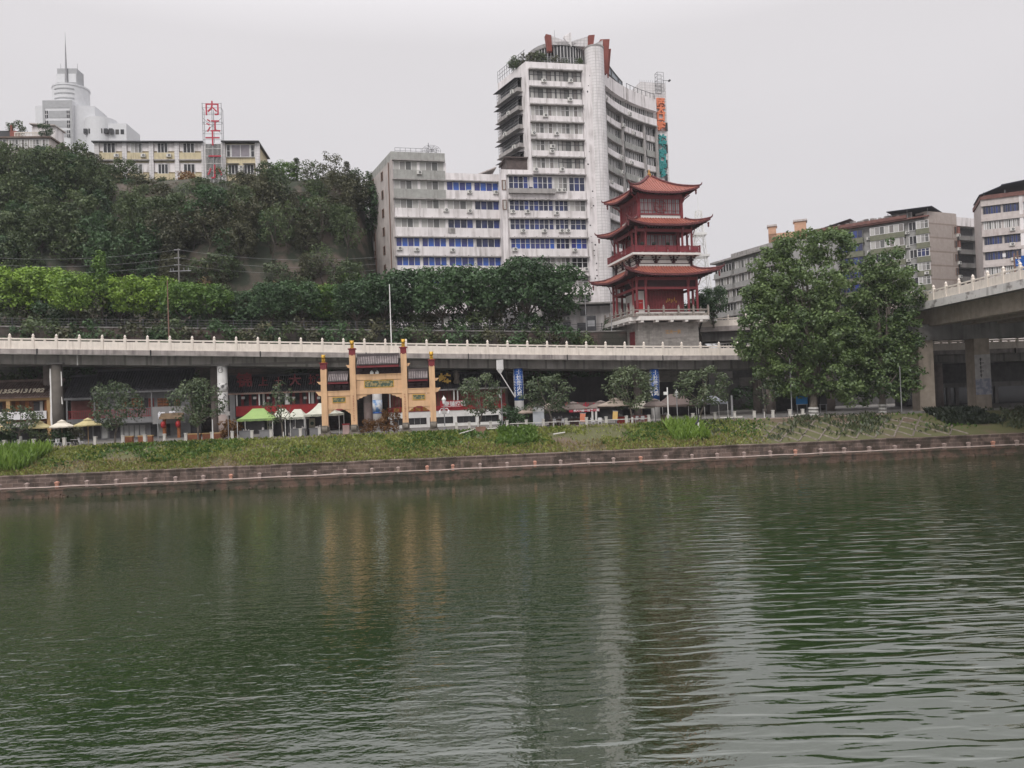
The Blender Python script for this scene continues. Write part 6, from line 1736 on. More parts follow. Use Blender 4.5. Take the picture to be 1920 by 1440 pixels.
bw.hexa([(uf - 1.3, 2.6, zf0 + 1.8), (uf + .1, 2.2, zf0), (uf + .1, 3.0, zf0), (uf - 1.3, 2.9, zf0 + 1.8), (uf - 1.2, 2.6, zf0 + 2.1), (uf + .1, 2.2, zf1), (uf + .1, 3.0, zf1), (uf - 1.2, 2.9, zf0 + 2.1)])
for x0, x1, dz in ((1033, 1060, 0), (1072, 1102, 0), (1110, 1130, -.5)):
    u0, u1 = T2.px(x0, 76)[0], T2.px(x1, 76)[0]; s_ = 1 if x0 > 1068 else -1
    za, zb = (zr1 + 1.7 + dz, zr1 + .85 + dz) if s_ < 0 else (zr1 + .85 + dz, zr1 + 1.9 + dz)
    bw.hexa([(u0, 2.7, zr1 + .1), (u1, 2.7, zr1 + .1), (u1, 3.0, zr1 + .1), (u0, 3.0, zr1 + .1), (u0, 2.5, za), (u1, 2.5, zb), (u1, 3.0, zb), (u0, 3.0, za)])
T.put(bw, 'white_fin', M_WHITE_GRID)
ua = T.px(1059, 70)[0]; T.put(MB().cyl((ua, 7, zr1), (ua, 7, T.px(1059, 22)[1]), .09, .03, 6), 'aerial', M_STEEL)
b = MB()
for i in range(18): u = uL + i * (uR - uL - 2) / 17; b.cyl((u, .5, zT), (u, .5, zT + 1.3), .03, .03, 4)
for zz in (.5, .9, 1.3): b.cyl((uL, .5, zT + zz), (uR - 2, .5, zT + zz), .025, .025, 4)
for i in range(10):
    q = TL.P0; 
T.put(b, 'roof_railing', M_STEEL)
T.put(MB().hexa([(uL - 1.5, 6, zT + 2.6), (uL + 4.5, 6, zT + 3.3), (uL + 4.5, 9, zT + 3.3), (uL - 1.5, 9, zT + 2.6), (uL - 1.5, 6, zT + 2.68), (uL + 4.5, 6, zT + 3.38), (uL + 4.5, 9, zT + 3.38), (uL - 1.5, 9, zT + 2.68)]), 'roof_lean_to', M_DARKSTEEL)
b = MB()
for i in range(12):
    u = .2 + i * .9; b.cyl((u, -.05, zT), (u, -.05, zT + 2.2), .035, .035, 4)
for zz in (.7, 1.4, 2.1): b.cyl((.2, -.05, zT + zz), (FLN, -.05, zT + zz), .03, .03, 4)
TL.put(b, 'roof_cage', M_DARKSTEEL)
# glazed roof room on the wing
gm_ = mat('roof_room_glass', (0.23, 0.26, 0.29), rough=0.08, spec=0.8, var=0.1)
b = MB(); wstrip(3, 10, 1.2, 5, zW - .3, lambda p: zW + 4.9 - 0.35 * (Vector(p[:2]) - arcp[3]).length, b); gr = wput(b, 'glazed_roof_room', gm_)
b = MB()
for i in range(3, 11):
    p = arcp[i]; d = (arcp[min(i + 1, nseg)] - arcp[i - 1]).normalized(); n = Vector((-d.y, d.x)); q = p + n * 1.12; zt_ = zW + 4.95 - 0.35 * (p - arcp[3]).length
    if i % 2 == 1 or i == 10: b.cyl((q.x, q.y, zW), (q.x, q.y, zt_), .1, .1, 5)
for fz_ in (1.0, .5):
    b.tube([Vector((arcp[i].x, arcp[i].y, 0)) + Vector((-(arcp[min(i + 1, nseg)] - arcp[i - 1]).normalized().y, (arcp[min(i + 1, nseg)] - arcp[i - 1]).normalized().x, 0)) * 1.12 + Vector((0, 0, zW + fz_ * (4.95 - 0.35 * (arcp[i] - arcp[3]).length))) for i in range(3, 11)], .1, 5)
wput(b, 'roof_room_frame', M_FRAME_DARK, gr)
b = MB()
for i in range(10, nseg + 1): p = arcp[i]; b.cyl((p.x, p.y + .8, zW), (p.x, p.y + .8, zW + 1.5), .05, .05, 5)
b.tube([(arcp[i].x, arcp[i].y + .8, zW + 1.5) for i in range(10, nseg + 1)], .05, 5); wput(b, 'wing_roof_railing', M_DARKSTEEL)

# ---- school on the hill, with its lettered frame
SBt = R(6.5)
P0 = at(181, 270, 147)
school = thing('school_building', 'long cream school building on the hilltop with white piers', 'building', (P0.x, P0.y, 49.5), SBt)
F = Face(school, P0, SBt)
us = [F.px(x, 268)[0] for x in (181, 233, 283, 331, 381, 418, 482)]
zt = F.px(300, 266)[1]; G0 = 46
F.put(MB().box(0, us[-1], .4, 10, G0, zt - .25), 'body', mat('cream_render', (0.58, 0.50, 0.33), var=0.08, stain=(0.22, 0.19, 0.14), stain_amt=0.65, stain_thr=0.5, streak_scale=1.4))
F.put(MB().box(-.7, us[4] + .1, -.7, 10.3, zt - .2, zt), 'roof_slab', M_DARKSTEEL); F.put(MB().box(us[5] - .2, us[-1] + .5, -.9, 10.3, zt - .2, zt), 'roof_slab', M_DARKSTEEL)
fh = 4.1
zl1 = F.px(300, 301)[1]
b = MB(); 
for u in us[:5] + us[5:]: b.box(u - .42, u + .42, -.1, .45, G0, zt - .2)
F.put(b, 'pier', M_WHITE_GRID)
w_ = MB(); c_ = MB(); l_ = MB()
for i in (0, 1, 2, 3):
    u0, u1 = us[i] + .45, us[i + 1] - .45
    for z0 in (zl1, zl1 - fh):
        w_.box(u0, u1, .2, .42, z0 + 1.9, z0 + 3.7); c_.box(u0 + .0, u1, -.0, .42, z0 + .2, z0 + 1.55); l_.box(u0 - .1, u1 + .1, -.3, .42, z0 - .05, z0 + .18)
        F.win(u0 + .7, u1 - 1.3, z0 + 1.6, z0 + 3.4, 3, M_GLASS_DARK if i != 1 else M_GLASS, M_FRAME, .2)
    if i < 3: F.ac_at(u1 - 1.0, zl1 + .95)
w_.v = [tuple(F.L @ Vector(p)) for p in w_.v]; w_.each('white_lintel', M_WHITE, school); F.put(c_, 'cream_spandrel', MATS['cream_render']); F.put(l_, 'sun_ledge', M_SLAB)
u0, u1 = us[5] + .5, us[6] - .5
F.win(u0 + 1.0, u1 - 1.0, zl1 + .75, zt - .55, 2, mat('lilac_curtain_glass', (0.26, 0.235, 0.26), rough=0.15, spec=0.6), M_FRAME, .2); F.win(u0 + .1, u0 + .8, zl1 + .75, zt - .55, 1, M_GLASS_DARK, M_FRAME, .2, .5); F.win(u1 - .8, u1 - .1, zl1 + .75, zt - .55, 1, M_GLASS_DARK, M_FRAME, .2, .5)
for a, c in ((u0 + .3, u0 + 2.2), (u1 - 2.2, u1 - .3)):
    F.win(a, c, zl1 - fh + 1.5, zl1 - fh + 3.2, 3, M_GLASS_DARK, M_FRAME, .2); F.put(MB().hexa([(a - .2, -.7, zl1 - fh + 3.3), (c + .2, -.7, zl1 - fh + 3.3), (c + .2, .4, zl1 - fh + 3.6), (a - .2, .4, zl1 - fh + 3.6), (a - .2, -.7, zl1 - fh + 3.36), (c + .2, -.7, zl1 - fh + 3.36), (c + .2, .4, zl1 - fh + 3.66), (a - .2, .4, zl1 - fh + 3.66)]), 'window_canopy', M_SLAB)
F.ac_at((u0 + u1) / 2, zl1 - fh + 2.7); F.ac_at((u0 + u1) / 2, zl1 - fh + 2.0)
# the sign frame stands against the wall and high above the roof
sgn = thing('roof_sign', 'tall steel frame with red characters rising above the school roof', 'sign', P0 + Matrix.Rotation(SBt, 3, 'Z') @ Vector((us[4], -.6, 0)) - Vector((0, 0, P0.z - 49.5)), SBt)
SG = Face(sgn, P0 + Matrix.Rotation(SBt, 3, 'Z') @ Vector((0, -.6, 0)), SBt)
a0, a1 = SG.px(380, 230)[0], SG.px(415.5, 230)[0]; ztop = SG.px(398, 193)[1]; zbot = 47
b = MB()
for u in (a0, (a0 + a1) / 2, a1): b.cyl((u, 0, zbot), (u, 0, ztop), .07, .07, 6); b.cyl((u, 1.2, zt), (u, 1.2, ztop - 1), .06, .06, 5)
for y in (194, 202, 212, 215, 229, 233, 245, 251, 262): z_ = SG.px(398, y)[1]; b.cyl((a0 - .1, 0, z_), (a1 + .1, 0, z_), .045, .045, 5)
zq0, zq1 = SG.px(398, 251)[1], SG.px(398, 221)[1]
b.cyl((a0, .05, zq0), (a1, .05, zq1), .05, .05, 5).cyl((a1, .05, zq0), (a0, .05, zq1), .05, .05, 5)
for z_ in (ztop - 1, (ztop + zt) / 2): b.cyl((a0, 0, z_), (a0, 1.2, z_), .05, .05, 5).cyl((a1, 0, z_), (a1, 1.2, z_), .05, .05, 5)
SG.put(b, 'frame', M_STEEL)
F.put(MB().box(a0 - .1, a1 + .1, .3, .42, G0, zt - .3), 'dark_bay', M_GLASS_DARK)
b = MB(); n = 15
for i in range(n + 1): u = a0 + (a1 - a0) * i / n; b.cyl((u, .1, zbot), (u, .1, zt - .3), .035, .035, 4)
for i in range(9): z_ = zbot + (zt - zbot) * i / 9; b.cyl((a0, .1, z_), (a1, .1, z_), .04, .04, 4)
SG.put(b, 'grille', M_WHITEPAINT)
M_SIGNR = mat('roof_letter_red', (0.42, 0.03, 0.055), rough=0.5, var=0.08)
for ch, y, x, s_ in (('内', 203, 398, 3.0), ('江', 236, 400, 2.8), ('十', 260, 399, 2.9), ('一', 293, 403, 2.5), ('小', 322, 403, 2.9)):
    u, z_ = SG.px(x, y); me = letters(ch, s_, .12, .008).copy(); me.materials.clear(); me.materials.append(M_SIGNR)
    o = link('red_character', me, sgn); o.matrix_basis = SG.L @ Matrix.Translation((u, -.12, z_))

# ---- far office tower with a round drum and mast
Yd = 232
def fx(x, y): p = at(x, y, Yd); return p
c0 = fx(133, 200)
ft = thing('drum_tower', 'pale grey office tower with round drum and tall mast on the hill', 'building', (c0.x, Yd, 48), R(4))
def L3(x, y, dy=0): 
    p = at(x, y, Yd + dy); return p - Vector((c0.x, Yd, 48))
M_FT = mat('pale_cladding', (0.58, 0.585, 0.60), var=0.04, rough=0.45); M_FTG = mat('grey_cladding', (0.34, 0.345, 0.355), var=0.06, rough=0.4)
ctr = (L3(103, 190).x + L3(165, 190).x) / 2; rad = (L3(165, 190).x - L3(103, 190).x) / 2
zz = lambda y: L3(133, y).z
b = MB().cyl((ctr, 0, 0), (ctr, 0, zz(170)), rad, rad, 40).lathe([(rad + .15, 0), (rad + .15, .5), (rad - .3, .5)], (ctr, 0, zz(170) - .1), 40); b.build('drum', M_FT, ft)
b = MB()
for y in (178.5, 187, 196): 
    for k in range(12):
        a = math.pi * 1.5 + (k - 6) * .10; a1 = a + .10; b.hexa([(ctr + (rad + .02) * math.cos(t), (rad + .02) * math.sin(t), zz(y) + dz) if not o else (ctr + (rad + .12) * math.cos(t), (rad + .12) * math.sin(t), zz(y) + dz) for dz in (0, .35) for t, o in ((a, 1), (a1, 1), (a1, 0), (a, 0))])
b.each('drum_groove', M_FTG, ft)
x0, x1 = L3(115, 150).x, L3(150, 150).x
b = MB().box(x0, x1, -2.2, 2.2, zz(172), zz(134)); tb_ = b.build('top_block', M_FTG, ft)
MB().box((x0 + x1) / 2 - 3.2, (x0 + x1) / 2 - .4, -2.26, -2.2, zz(160), zz(144)).box((x0 + x1) / 2 + .4, (x0 + x1) / 2 + 2.6, -2.26, -2.2, zz(160), zz(144)).build('top_panel', M_FT, tb_)
xm = L3(132, 150).x
MB().cyl((xm, -2.5, zz(168)), (xm, -2.5, zz(90)), .45, .12, 8).cyl((xm, -2.5, zz(90)), (xm, -2.5, zz(68)), .1, .03, 6).build('mast', M_STEEL, ft)
b = MB()
for x in (118, 148): b.cyl((L3(x, 140).x, -1, zz(134)), (L3(x, 140).x, -1, zz(122)), .08, .05, 5)
b.build('whip_aerial', M_STEEL, ft)
x0, x1 = L3(105, 240).x, L3(157, 240).x; yf = -rad - 2
cs = MB().box(x0, x1, yf, 0, -5, zz(205)).build('front_bay', M_FT, ft)
b = MB()
for ya, yb in ((205, 219), (224, 237), (242, 254), (260, 272)): b.box(x0 + (0 if ya < 210 else 1.8), x1 - (0 if ya < 210 else 1.6), yf - .08, yf, zz(yb), zz(ya))
b.box(x0, x0 + .7, yf - .09, yf, -5, zz(219)).box(x1 - .7, x1, yf - .09, yf, -5, zz(219)).build('grey_band', M_FTG, cs)
for ya in (224, 242, 260):
    for xx_ in (x0 + .75, x1 - 1.55):
        f = MB().box(xx_, xx_ + .8, yf - .14, yf - .09, zz(ya + 13), zz(ya)).build('window', M_GLASS_DARK, ft); MB().box(xx_ + .36, xx_ + .44, yf - .18, yf - .14, zz(ya + 13), zz(ya)).box(xx_, xx_ + .8, yf - .18, yf - .14, zz(ya + 7), zz(ya + 6)).build('frame', M_FRAME, f)
xa, xb_ = L3(82, 230).x, L3(105, 230).x; xc_, xd = L3(157, 230).x, L3(188, 230).x
MB().hexa([(xa, -4, -5), (xb_, -6, -5), (xb_, 4, -5), (xa, 4, -5), (xa, -4, zz(208)), (xb_, -6, zz(211)), (xb_, 4, zz(211)), (xa, 4, zz(208))]).hexa([(xc_, -6, -5), (xd, -4, -5), (xd, 4, -5), (xc_, 4, -5), (xc_, -6, zz(212)), (xd, -4, zz(209)), (xd, 4, zz(209)), (xc_, 4, zz(212))]).build('side_wing', M_FT, ft)
b = MB(); xe0, xe1 = L3(170, 240).x, L3(224, 240).x; mid = (xe0 + xe1) / 2; r_ = (xe1 - xe0) / 2
b.cyl((mid, -3, -5), (mid, -3, zz(235)), r_, r_, 36)
b.box(mid, L3(249, 250).x, -6, 4, -5, zz(246)); b.build('rounded_annex', M_FT, ft)
b = MB()
for x in range(176, 246, 9): u = L3(x, 260).x; b.box(u, u + 1.0, -3 - r_ * .93 if x < 225 else -6.06, -3 - r_ * .5 if x < 225 else -6, zz(266), zz(257))
b.build('window', M_GLASS_DARK, ft)

# ---- low house at the left end of the hilltop
P0 = at(-22, 262, 150); HB = R(5)
hs = thing('hilltop_house', 'low beige hilltop house with roof terrace and red chimney at far left', 'house', (P0.x, P0.y, 49), HB)
F = Face(hs, P0, HB)
u1 = F.px(94, 262)[0]; zt = F.px(40, 257)[1]
F.put(MB().box(-2, u1, 0, 8, 45, zt - .3), 'wall', M_PINKSIDE); F.put(MB().box(-2.4, u1 + .4, -.5, 8.4, zt - .3, zt), 'roof_slab', mat('brown_slab', (0.15, 0.11, 0.09)))
F.win(F.px(17, 265)[0], F.px(52, 265)[0], F.px(30, 280)[1], F.px(30, 262)[1], 6, M_GLASS, M_FRAME, 0, .5); F.win(F.px(56, 265)[0], F.px(91, 265)[0], F.px(70, 280)[1], F.px(70, 262)[1], 6, M_GLASS, M_FRAME, 0, .5); F.win(F.px(-8, 265)[0], F.px(12, 265)[0], F.px(5, 280)[1], F.px(5, 262)[1], 3, M_GLASS, M_FRAME, 0)
b = MB()
for i in range(22): u = F.px(26, 250)[0] + i * (F.px(84, 250)[0] - F.px(26, 250)[0]) / 21; b.box(u - .05, u + .05, .2, .3, zt, zt + .95)
b.box(F.px(26, 250)[0], F.px(84, 250)[0], .15, .35, zt + .9, zt + 1.05); F.put(b, 'terrace_rail', M_RAIL)
b = MB().box(F.px(47, 240)[0], F.px(92, 240)[0], 2.5, 6, zt, F.px(70, 229)[1]); rm = F.put(b, 'roof_room', M_WHITE)
F.put(MB().hexa([(F.px(45, 228)[0], 1.8, F.px(45, 226)[1]), (F.px(94, 230)[0], 1.8, F.px(94, 229)[1]), (F.px(94, 230)[0], 6.5, F.px(94, 229)[1]), (F.px(45, 228)[0], 6.5, F.px(45, 226)[1]), (F.px(45, 228)[0], 1.8, F.px(45, 226)[1] + .2), (F.px(94, 230)[0], 1.8, F.px(94, 229)[1] + .2), (F.px(94, 230)[0], 6.5, F.px(94, 229)[1] + .2), (F.px(45, 228)[0], 6.5, F.px(45, 226)[1] + .2)]), 'room_roof', M_PINKSIDE, rm)
F.win(F.px(64, 240)[0], F.px(78, 240)[0], F.px(70, 247)[1], F.px(70, 238)[1], 2, M_GLASS_DARK, M_FRAME, 2.48, None, rm)
F.put(MB().box(F.px(13, 250)[0], F.px(25, 250)[0], 1, 2.5, zt, F.px(20, 242)[1]).box(F.px(13, 250)[0], F.px(16, 250)[0], 1.2, 1.8, zt, F.px(14, 230)[1]), 'red_chimney', mat('brick_red', (0.25, 0.08, 0.06), var=0.15))
F.put(MB().box(-2, F.px(12, 250)[0], 1.5, 7, zt, F.px(5, 240)[1]), 'dark_shed', M_DARKSTEEL)
# ---- apartment rows on the right
M_OLIVE = mat('olive_render', (0.175, 0.18, 0.125), var=0.12, stain=(0.09, 0.085, 0.07), stain_amt=0.6)
M_BEIGE = mat('beige_end_wall', (0.40, 0.345, 0.315), var=0.07, stain=(0.22, 0.17, 0.15), stain_amt=0.5, brick=(30, 3.0, (0.6, 0.55, 0.52)))
M_GREYR = mat('grey_render_flats', (0.34, 0.335, 0.325), var=0.1, stain=(0.14, 0.135, 0.13), stain_amt=0.6)
M_WALLB = mat('pinkish_tile_band', (0.52, 0.47, 0.45), var=0.07, stain=(0.27, 0.2, 0.18), stain_amt=0.6, stain_thr=0.5)
# olive block
OB = R(-38)
P0 = at(1560, 470, 176)
ol = thing('olive_flats', 'olive and grey apartment block with blue glazed balconies behind the big tree', 'building', (P0.x, P0.y, 12), OB)
F = Face(ol, P0, OB)
ue = F.px(1742, 450)[0]; zt = F.px(1740, 403)[1]
F.put(MB().box(-3, ue, 1.2, 14, 10, zt - .3), 'body', M_GREYR)
fl_h = 3.02; z0 = zt - .9
cols = [(1573, 1617, 'blue'), (1632, 1695, 'long'), (1703, 1717, 'recess'), (1719, 1742, 'end')]
random.seed(31)
for k in range(9):
    zh = z0 - fl_h * k
    for (xa, xb_, kind) in cols:
        ua, ub = F.px(xa, 450)[0], F.px(xb_, 450)[0]
        gm = {'blue': M_GLASS_NAVY, 'long': M_GLASS if k != 2 else M_GLASS_DARK, 'recess': M_GLASS_DARK, 'end': (M_GLASS, M_GLASS, M_GLASS_NAVY, M_GLASS, M_GLASS)[k % 5]}[kind]
        if kind == 'recess':
            F.win(ua, ub, zh - 1.7, zh, 2, gm, M_FRAME, 1.15); continue
        f = F.put(MB().box(ua - .1, ub + .1, 0, 1.25, zh - 2.9, zh - 1.75).box(ua - .25, ub + .25, -.12, 1.25, zh - 3.0, zh - 2.88), 'balcony', M_OLIVE)
        F.put(MB().box(ua, ub, .1, 1.2, zh - 1.7, zh - .08), 'balcony_infill', M_DARKIN if kind == 'x' else M_GREYR, f)  # grey render box filling the balcony behind its glazing
        F.win(ua, ub, zh - 1.7, zh - .12, max(3, int((ub - ua) / .9)), gm, M_FRAME if kind != 'blue' else M_FRAME_DARK, .09, .7 if kind == 'end' else None)
    if k < 7:
        for x in (1627, 1700): F.ac_at(F.px(x, 450)[0], zh - 2.1, 1.1)
        if k in (3, 5): F.ac_at(F.px(1735, 450)[0], zh - 2.4, -.05)
F.put(MB().box(-4, ue + .2, -.3, 14.2, zt - .3, zt).box(-4, F.px(1700, 405)[0], -.5, 3, zt, zt + .7), 'roof_edge', mat('red_brown_roof', (0.20, 0.095, 0.08), var=0.2))
# clutter on its roof: tanks, sheds, plants in pots, canopy
b = MB().box(F.px(1655, 400)[0], F.px(1690, 400)[0], 4, 8, zt, zt + 1.6).box(F.px(1650, 400)[0], F.px(1698, 400)[0], 3.5, 8.5, zt + 1.6, zt + 1.9).box(F.px(1610, 400)[0], F.px(1625, 400)[0], 3, 6, zt, zt + 1.3)
random.seed(2)
for i in range(40): u = random.uniform(-3, ue - 3); s_ = random.uniform(.15, .4); b.box(u, u + s_ * 2, .3, .3 + s_, zt + (.7 if u < F.px(1700, 405)[0] else 0), zt + .7 + s_ * 1.5)
F.put(b, 'roof_clutter', M_SLAB)
F.put(MB().hexa([(ue - 8, -.8, zt + 1.9), (ue + 1, -1.2, zt + 1.5), (ue + 2, 14, zt + 1.5), (ue - 8, 14, zt + 2.5), (ue - 8, -.8, zt + 2.0), (ue + 1, -1.2, zt + 1.6), (ue + 2, 14, zt + 1.6), (ue - 8, 14, zt + 2.6)]), 'roof_canopy', mat('blue_black_sheet', (0.055, 0.06, 0.085), var=0.1))
b = MB()
for u, d in ((ue - 7.8, 0), (ue - 4, 0), (ue, 0), (ue, 6), (ue, 13)): b.cyl((u, d, zt), (u, d, zt + 1.7), .07, .07, 5)
b.v = [tuple(F.L @ Vector(p)) for p in b.v]; b.each('canopy_post', M_STEEL, F.parent)
F.put(MB().hexa([(-4.5, 1, zt + .5), (F.px(1592, 410)[0], 1, zt + 2.0), (F.px(1592, 410)[0], 8, zt + 2.0), (-4.5, 8, zt + .5), (-4.5, 1, zt + .6), (F.px(1592, 410)[0], 1, zt + 2.15), (F.px(1592, 410)[0], 8, zt + 2.15), (-4.5, 8, zt + .6)]), 'roof_shed', M_DARKSTEEL)
# end wall and the recessed balconies beyond
PE = Vector((P0.x, P0.y, 0)) + Matrix.Rotation(OB, 3, 'Z') @ Vector((ue, 0, 0))
EB = OB + R(62)
E = Face(ol, PE, EB)
e1 = E.px(1795, 450)[0]; e2 = E.px(1838, 450)[0]
E.put(MB().box(0, e1, 0, 1.0, 10, zt + .8).box(-.05, e1, .2, 3, zt + .5, zt + .9), 'end_wall', M_BEIGE)
E.put(MB().box(e1, e2 + 2, 1.8, 4, 10, zt), 'rear_wall', M_CONC_DARK)
for k in range(8):
    zh = z0 - fl_h * k - 1.0
    f = E.put(MB().box(e1 + .8, e2 + 1.5, .2, 1.8, zh - 2.9, zh - 1.9), 'balcony', M_CONC_DARK)
    E.put(MB().box(e1 + 1.6, e2, 1.7, 1.79, zh - 1.9, zh + .1), 'dark_opening', M_DARKIN, f)
    if k < 2: E.put(MB().box(e1 + .9, e1 + 1.6, .4, 1.75, zh - 1.9, zh + .1), 'red_pillar', M_PINKSIDE if k > 3 else mat('brick_pillar', (0.26, 0.115, 0.095), var=0.15) if 'brick_pillar' not in MATS else MATS['brick_pillar'], f)
    E.win(e1 - .9, e1 - .2, zh - 1.6, zh - .2, 1, M_GLASS_DARK, M_RUST, -.01)
    if k < 5: E.ac_at(e1 + .1, zh - 2.0, -.05)
E.put(MB().box(e1 - .3, e2 + 1.5, .5, 1.2, zt - 1.6, zt + .3), 'white_roof_panel', M_WHITE)
# white block with blue windows at the right edge
WB = R(-25)
P0 = at(1843, 450, 152)
wb = thing('blue_window_flats', 'pinkish white apartment block with dark blue window bands at right edge', 'building', (P0.x, P0.y, 12), WB)
F = Face(wb, P0, WB)
ue = F.px(1990, 400)[0]
zt = F.px(1842, 374)[1]
F.put(MB().box(0, ue, .4, 12, 10, zt - .2), 'body', M_WALLB)
rowy = [(1842, 388, 402, M_GLASS_NAVY), (1842, 418, 430, M_GLASS), (1842, 447, 459, M_GLASS_NAVY), (1842, 475, 488, M_GLASS_NAVY), (1845, 503, 514, M_GLASS)]
sp = MB()
zr = [(F.px(a, y0_)[1], F.px(a, y1_)[1]) for a, y0_, y1_, _ in rowy]
ph = (zr[0][0] - zr[4][0]) / 4
for k in range(9):
    zh = zr[0][0] - ph * k; zs = zh - 1.55; zn = zh - ph
    sp.box(-.1, ue, 0, .45, zn + .1, zs).box(-.15, ue, -.12, .45, zn + .1, zn + .75)
    gm = rowy[k][3] if k < 5 else M_GLASS
    un = F.px(1913, 450)[0]
    F.win(.35, un * .52, zs + .05, zh, 7, gm, M_FRAME if gm is M_GLASS else M_FRAME_DARK, .36); F.win(un * .52 + .5, un, zs + .05, zh, 7, gm, M_FRAME if gm is M_GLASS else M_FRAME_DARK, .36); F.win(un + .8, ue - .5, zs + .05, zh, 6, gm, M_FRAME, .36)
sp.box(-.1, ue, 0, .45, zr[0][0] + .1, zt)
F.put(sp, 'tiled_spandrel', M_WALLB)
F.put(MB().box(.2, ue, .1, .38, 10, zt - .3) if False else MB().box(un_ := F.px(1914, 450)[0], un_ + .6, -.05, .45, 10, zt), 'white_pier', M_WHITE)
for x, y in ((1898, 430), (1897, 458), (1900, 486)): F.ac(x, y, -.12)
F.put(MB().box(F.px(1880, 480)[0], F.px(1886, 480)[0], .15, .2, F.px(1883, 482)[1], F.px(1883, 475)[1]), 'white_notice', M_SIGNWHITE)
F.put(MB().box(-.2, ue, -.3, 12, zt - .1, zt + .7), 'roof_edge', MATS['red_brown_roof'])
F.put(MB().hexa([(-.4, -.8, zt + .75), (F.px(1880, 365)[0], -.8, zt + 2.1), (F.px(1880, 365)[0], 9, zt + 2.1), (-.4, 9, zt + .75), (-.4, -.8, zt + .85), (F.px(1880, 365)[0], -.8, zt + 2.22), (F.px(1880, 365)[0], 9, zt + 2.22), (-.4, 9, zt + .85)])
      .hexa([(F.px(1876, 360)[0], -1.4, zt + 2.1), (ue, -1.4, zt + 3.0), (ue, 9, zt + 3.0), (F.px(1876, 360)[0], 9, zt + 2.1), (F.px(1876, 360)[0], -1.4, zt + 2.22), (ue, -1.4, zt + 3.12), (ue, 9, zt + 3.12), (F.px(1876, 360)[0], 9, zt + 2.22)]), 'roof_canopy', MATS['blue_black_sheet'])
b = MB()
for u in (.5, 4, F.px(1885, 370)[0], ue - 1): b.cyl((u, 0, zt), (u, 0, zt + 1.4), .07, .07, 5)
b.v = [tuple(F.L @ Vector(p)) for p in b.v]; b.each('canopy_post', M_STEEL, F.parent)
# grey block seen at a slant, left of the big tree
GB = R(-68)
P0 = at(1338, 520, 178)
gb = thing('grey_flats', 'grey apartment block seen at a slant between pagoda and big tree', 'building', (P0.x, P0.y, 14), GB)
F = Face(gb, P0, GB)
ue = 22; zt = F.px(1365, 487)[1]
F.put(MB().box(0, ue, .8, 12, 10, zt - .2), 'body', M_GREYR)
F.put(MB().box(-.5, ue + .3, -.5, 12.4, zt - .2, zt + .25).box(4, ue, 2, 9, zt + .2, zt + 1.6), 'roof_edge', M_SLAB)
sp = MB(); ld = MB()
for k in range(7):
    zh = zt - .9 - 3.0 * k
    for j in range(3):
        ua = .3 + j * 7.3; ub = ua + 6.0
        sp.box(ua - .2, ub + .2, 0, .85, zh - 2.7, zh - 1.6); ld.box(ua - .4, ub + .4, -.25, .85, zh - 2.9, zh - 2.7)
        F.win(ua, ub, zh - 1.6, zh, 6, M_GLASS if (j + k) % 3 else M_GLASS_DARK, M_FRAME, .3)
F.put(sp, 'balcony_front', M_GREYR); F.put(ld, 'floor_ledge', M_SLAB)
# small orange tower block peeping over the tree
P0 = at(1441, 446, 210)
ob = thing('orange_house', 'small orange house top peeping over the big tree', 'building', (P0.x, P0.y, 14), R(-20))
F = Face(ob, P0, R(-20))
M_ORH = mat('orange_render', (0.56, 0.33, 0.22), var=0.08)
u1 = F.px(1512, 430)[0]
F.put(MB().box(0, u1, 0, 10, 10, F.px(1450, 438)[1]).box(0, 2.0, 0, 3, 10, F.px(1445, 425)[1]).box(u1 - 3, u1, 0, 3, 10, F.px(1500, 415)[1]), 'wall', M_ORH)
F.put(MB().box(-.3, 2.3, -.3, 3.3, F.px(1445, 425)[1], F.px(1445, 425)[1] + .5).box(u1 - 3.3, u1 + .3, -.3, 3.3, F.px(1500, 415)[1], F.px(1500, 415)[1] + .5), 'cornice', M_WALLB)

# ------------------------------------------------------------------ road bridge and ramps on the right
BZ = 17.7; BX = 50.4
def bz(Y): return BZ + 0.0 * Y
br = thing('road_bridge', 'concrete road bridge on square piers with cream balustrade at right', 'bridge', (BX + 6, 90, GZ))
by = [112 - 2.6 * i for i in range(34)]
curve = lambda Y: BX + 0.004 * max(0, Y - 97) ** 2
BP = [(curve(Y), Y) for Y in by][::-1]           # from near to far: the deck lies to the right of the line
bzf = lambda o: (lambda p: bz(p[1]) + o)
MB().strip(BP, 0.0, -34, bzf(-.75), bzf(0)).build('deck', M_CONC_DARK, br, True)  # deck widened past the frame to deepen the shade beneath it
MB().strip(BP, .12, -.05, bzf(-.85), bzf(.04)).build('white_fascia', mat('flaking_white_fascia', (0.55, 0.53, 0.51), var=0.1, c2=(0.2, 0.18, 0.17), c2_scale=1.2, c2_thr=0.6, stain=(0.12, 0.11, 0.1), stain_amt=0.8), br, True)
MB().strip(BP, -1.6, -3.0, bzf(-2.75), bzf(-.75)).strip(BP, -5.6, -7.2, bzf(-2.75), bzf(-.75)).strip(BP, -10, -11.5, bzf(-2.75), bzf(-.75)).strip(BP, -18, -34, bzf(-2.75), bzf(-.75)).build('girder', mat('beige_girder', (0.33, 0.28, 0.23), var=0.12, stain=(0.12, 0.1, 0.085), stain_amt=0.6), br, True)
b = MB().strip(BP, -.06, -.22, bzf(.02), bzf(.95)).strip(BP, -.04, -.24, bzf(1.12), bzf(1.28)).strip(BP, -.02, -.26, bzf(.0), bzf(.14))
for i in range(len(by) - 1): X = curve(by[i]); b.box(X + .07, X + .2, by[i] - 1.4, by[i] - 1.15, bz(by[i]) + .9, bz(by[i]) + 1.14)
bl = b.build('balustrade', M_RAIL, br, True)
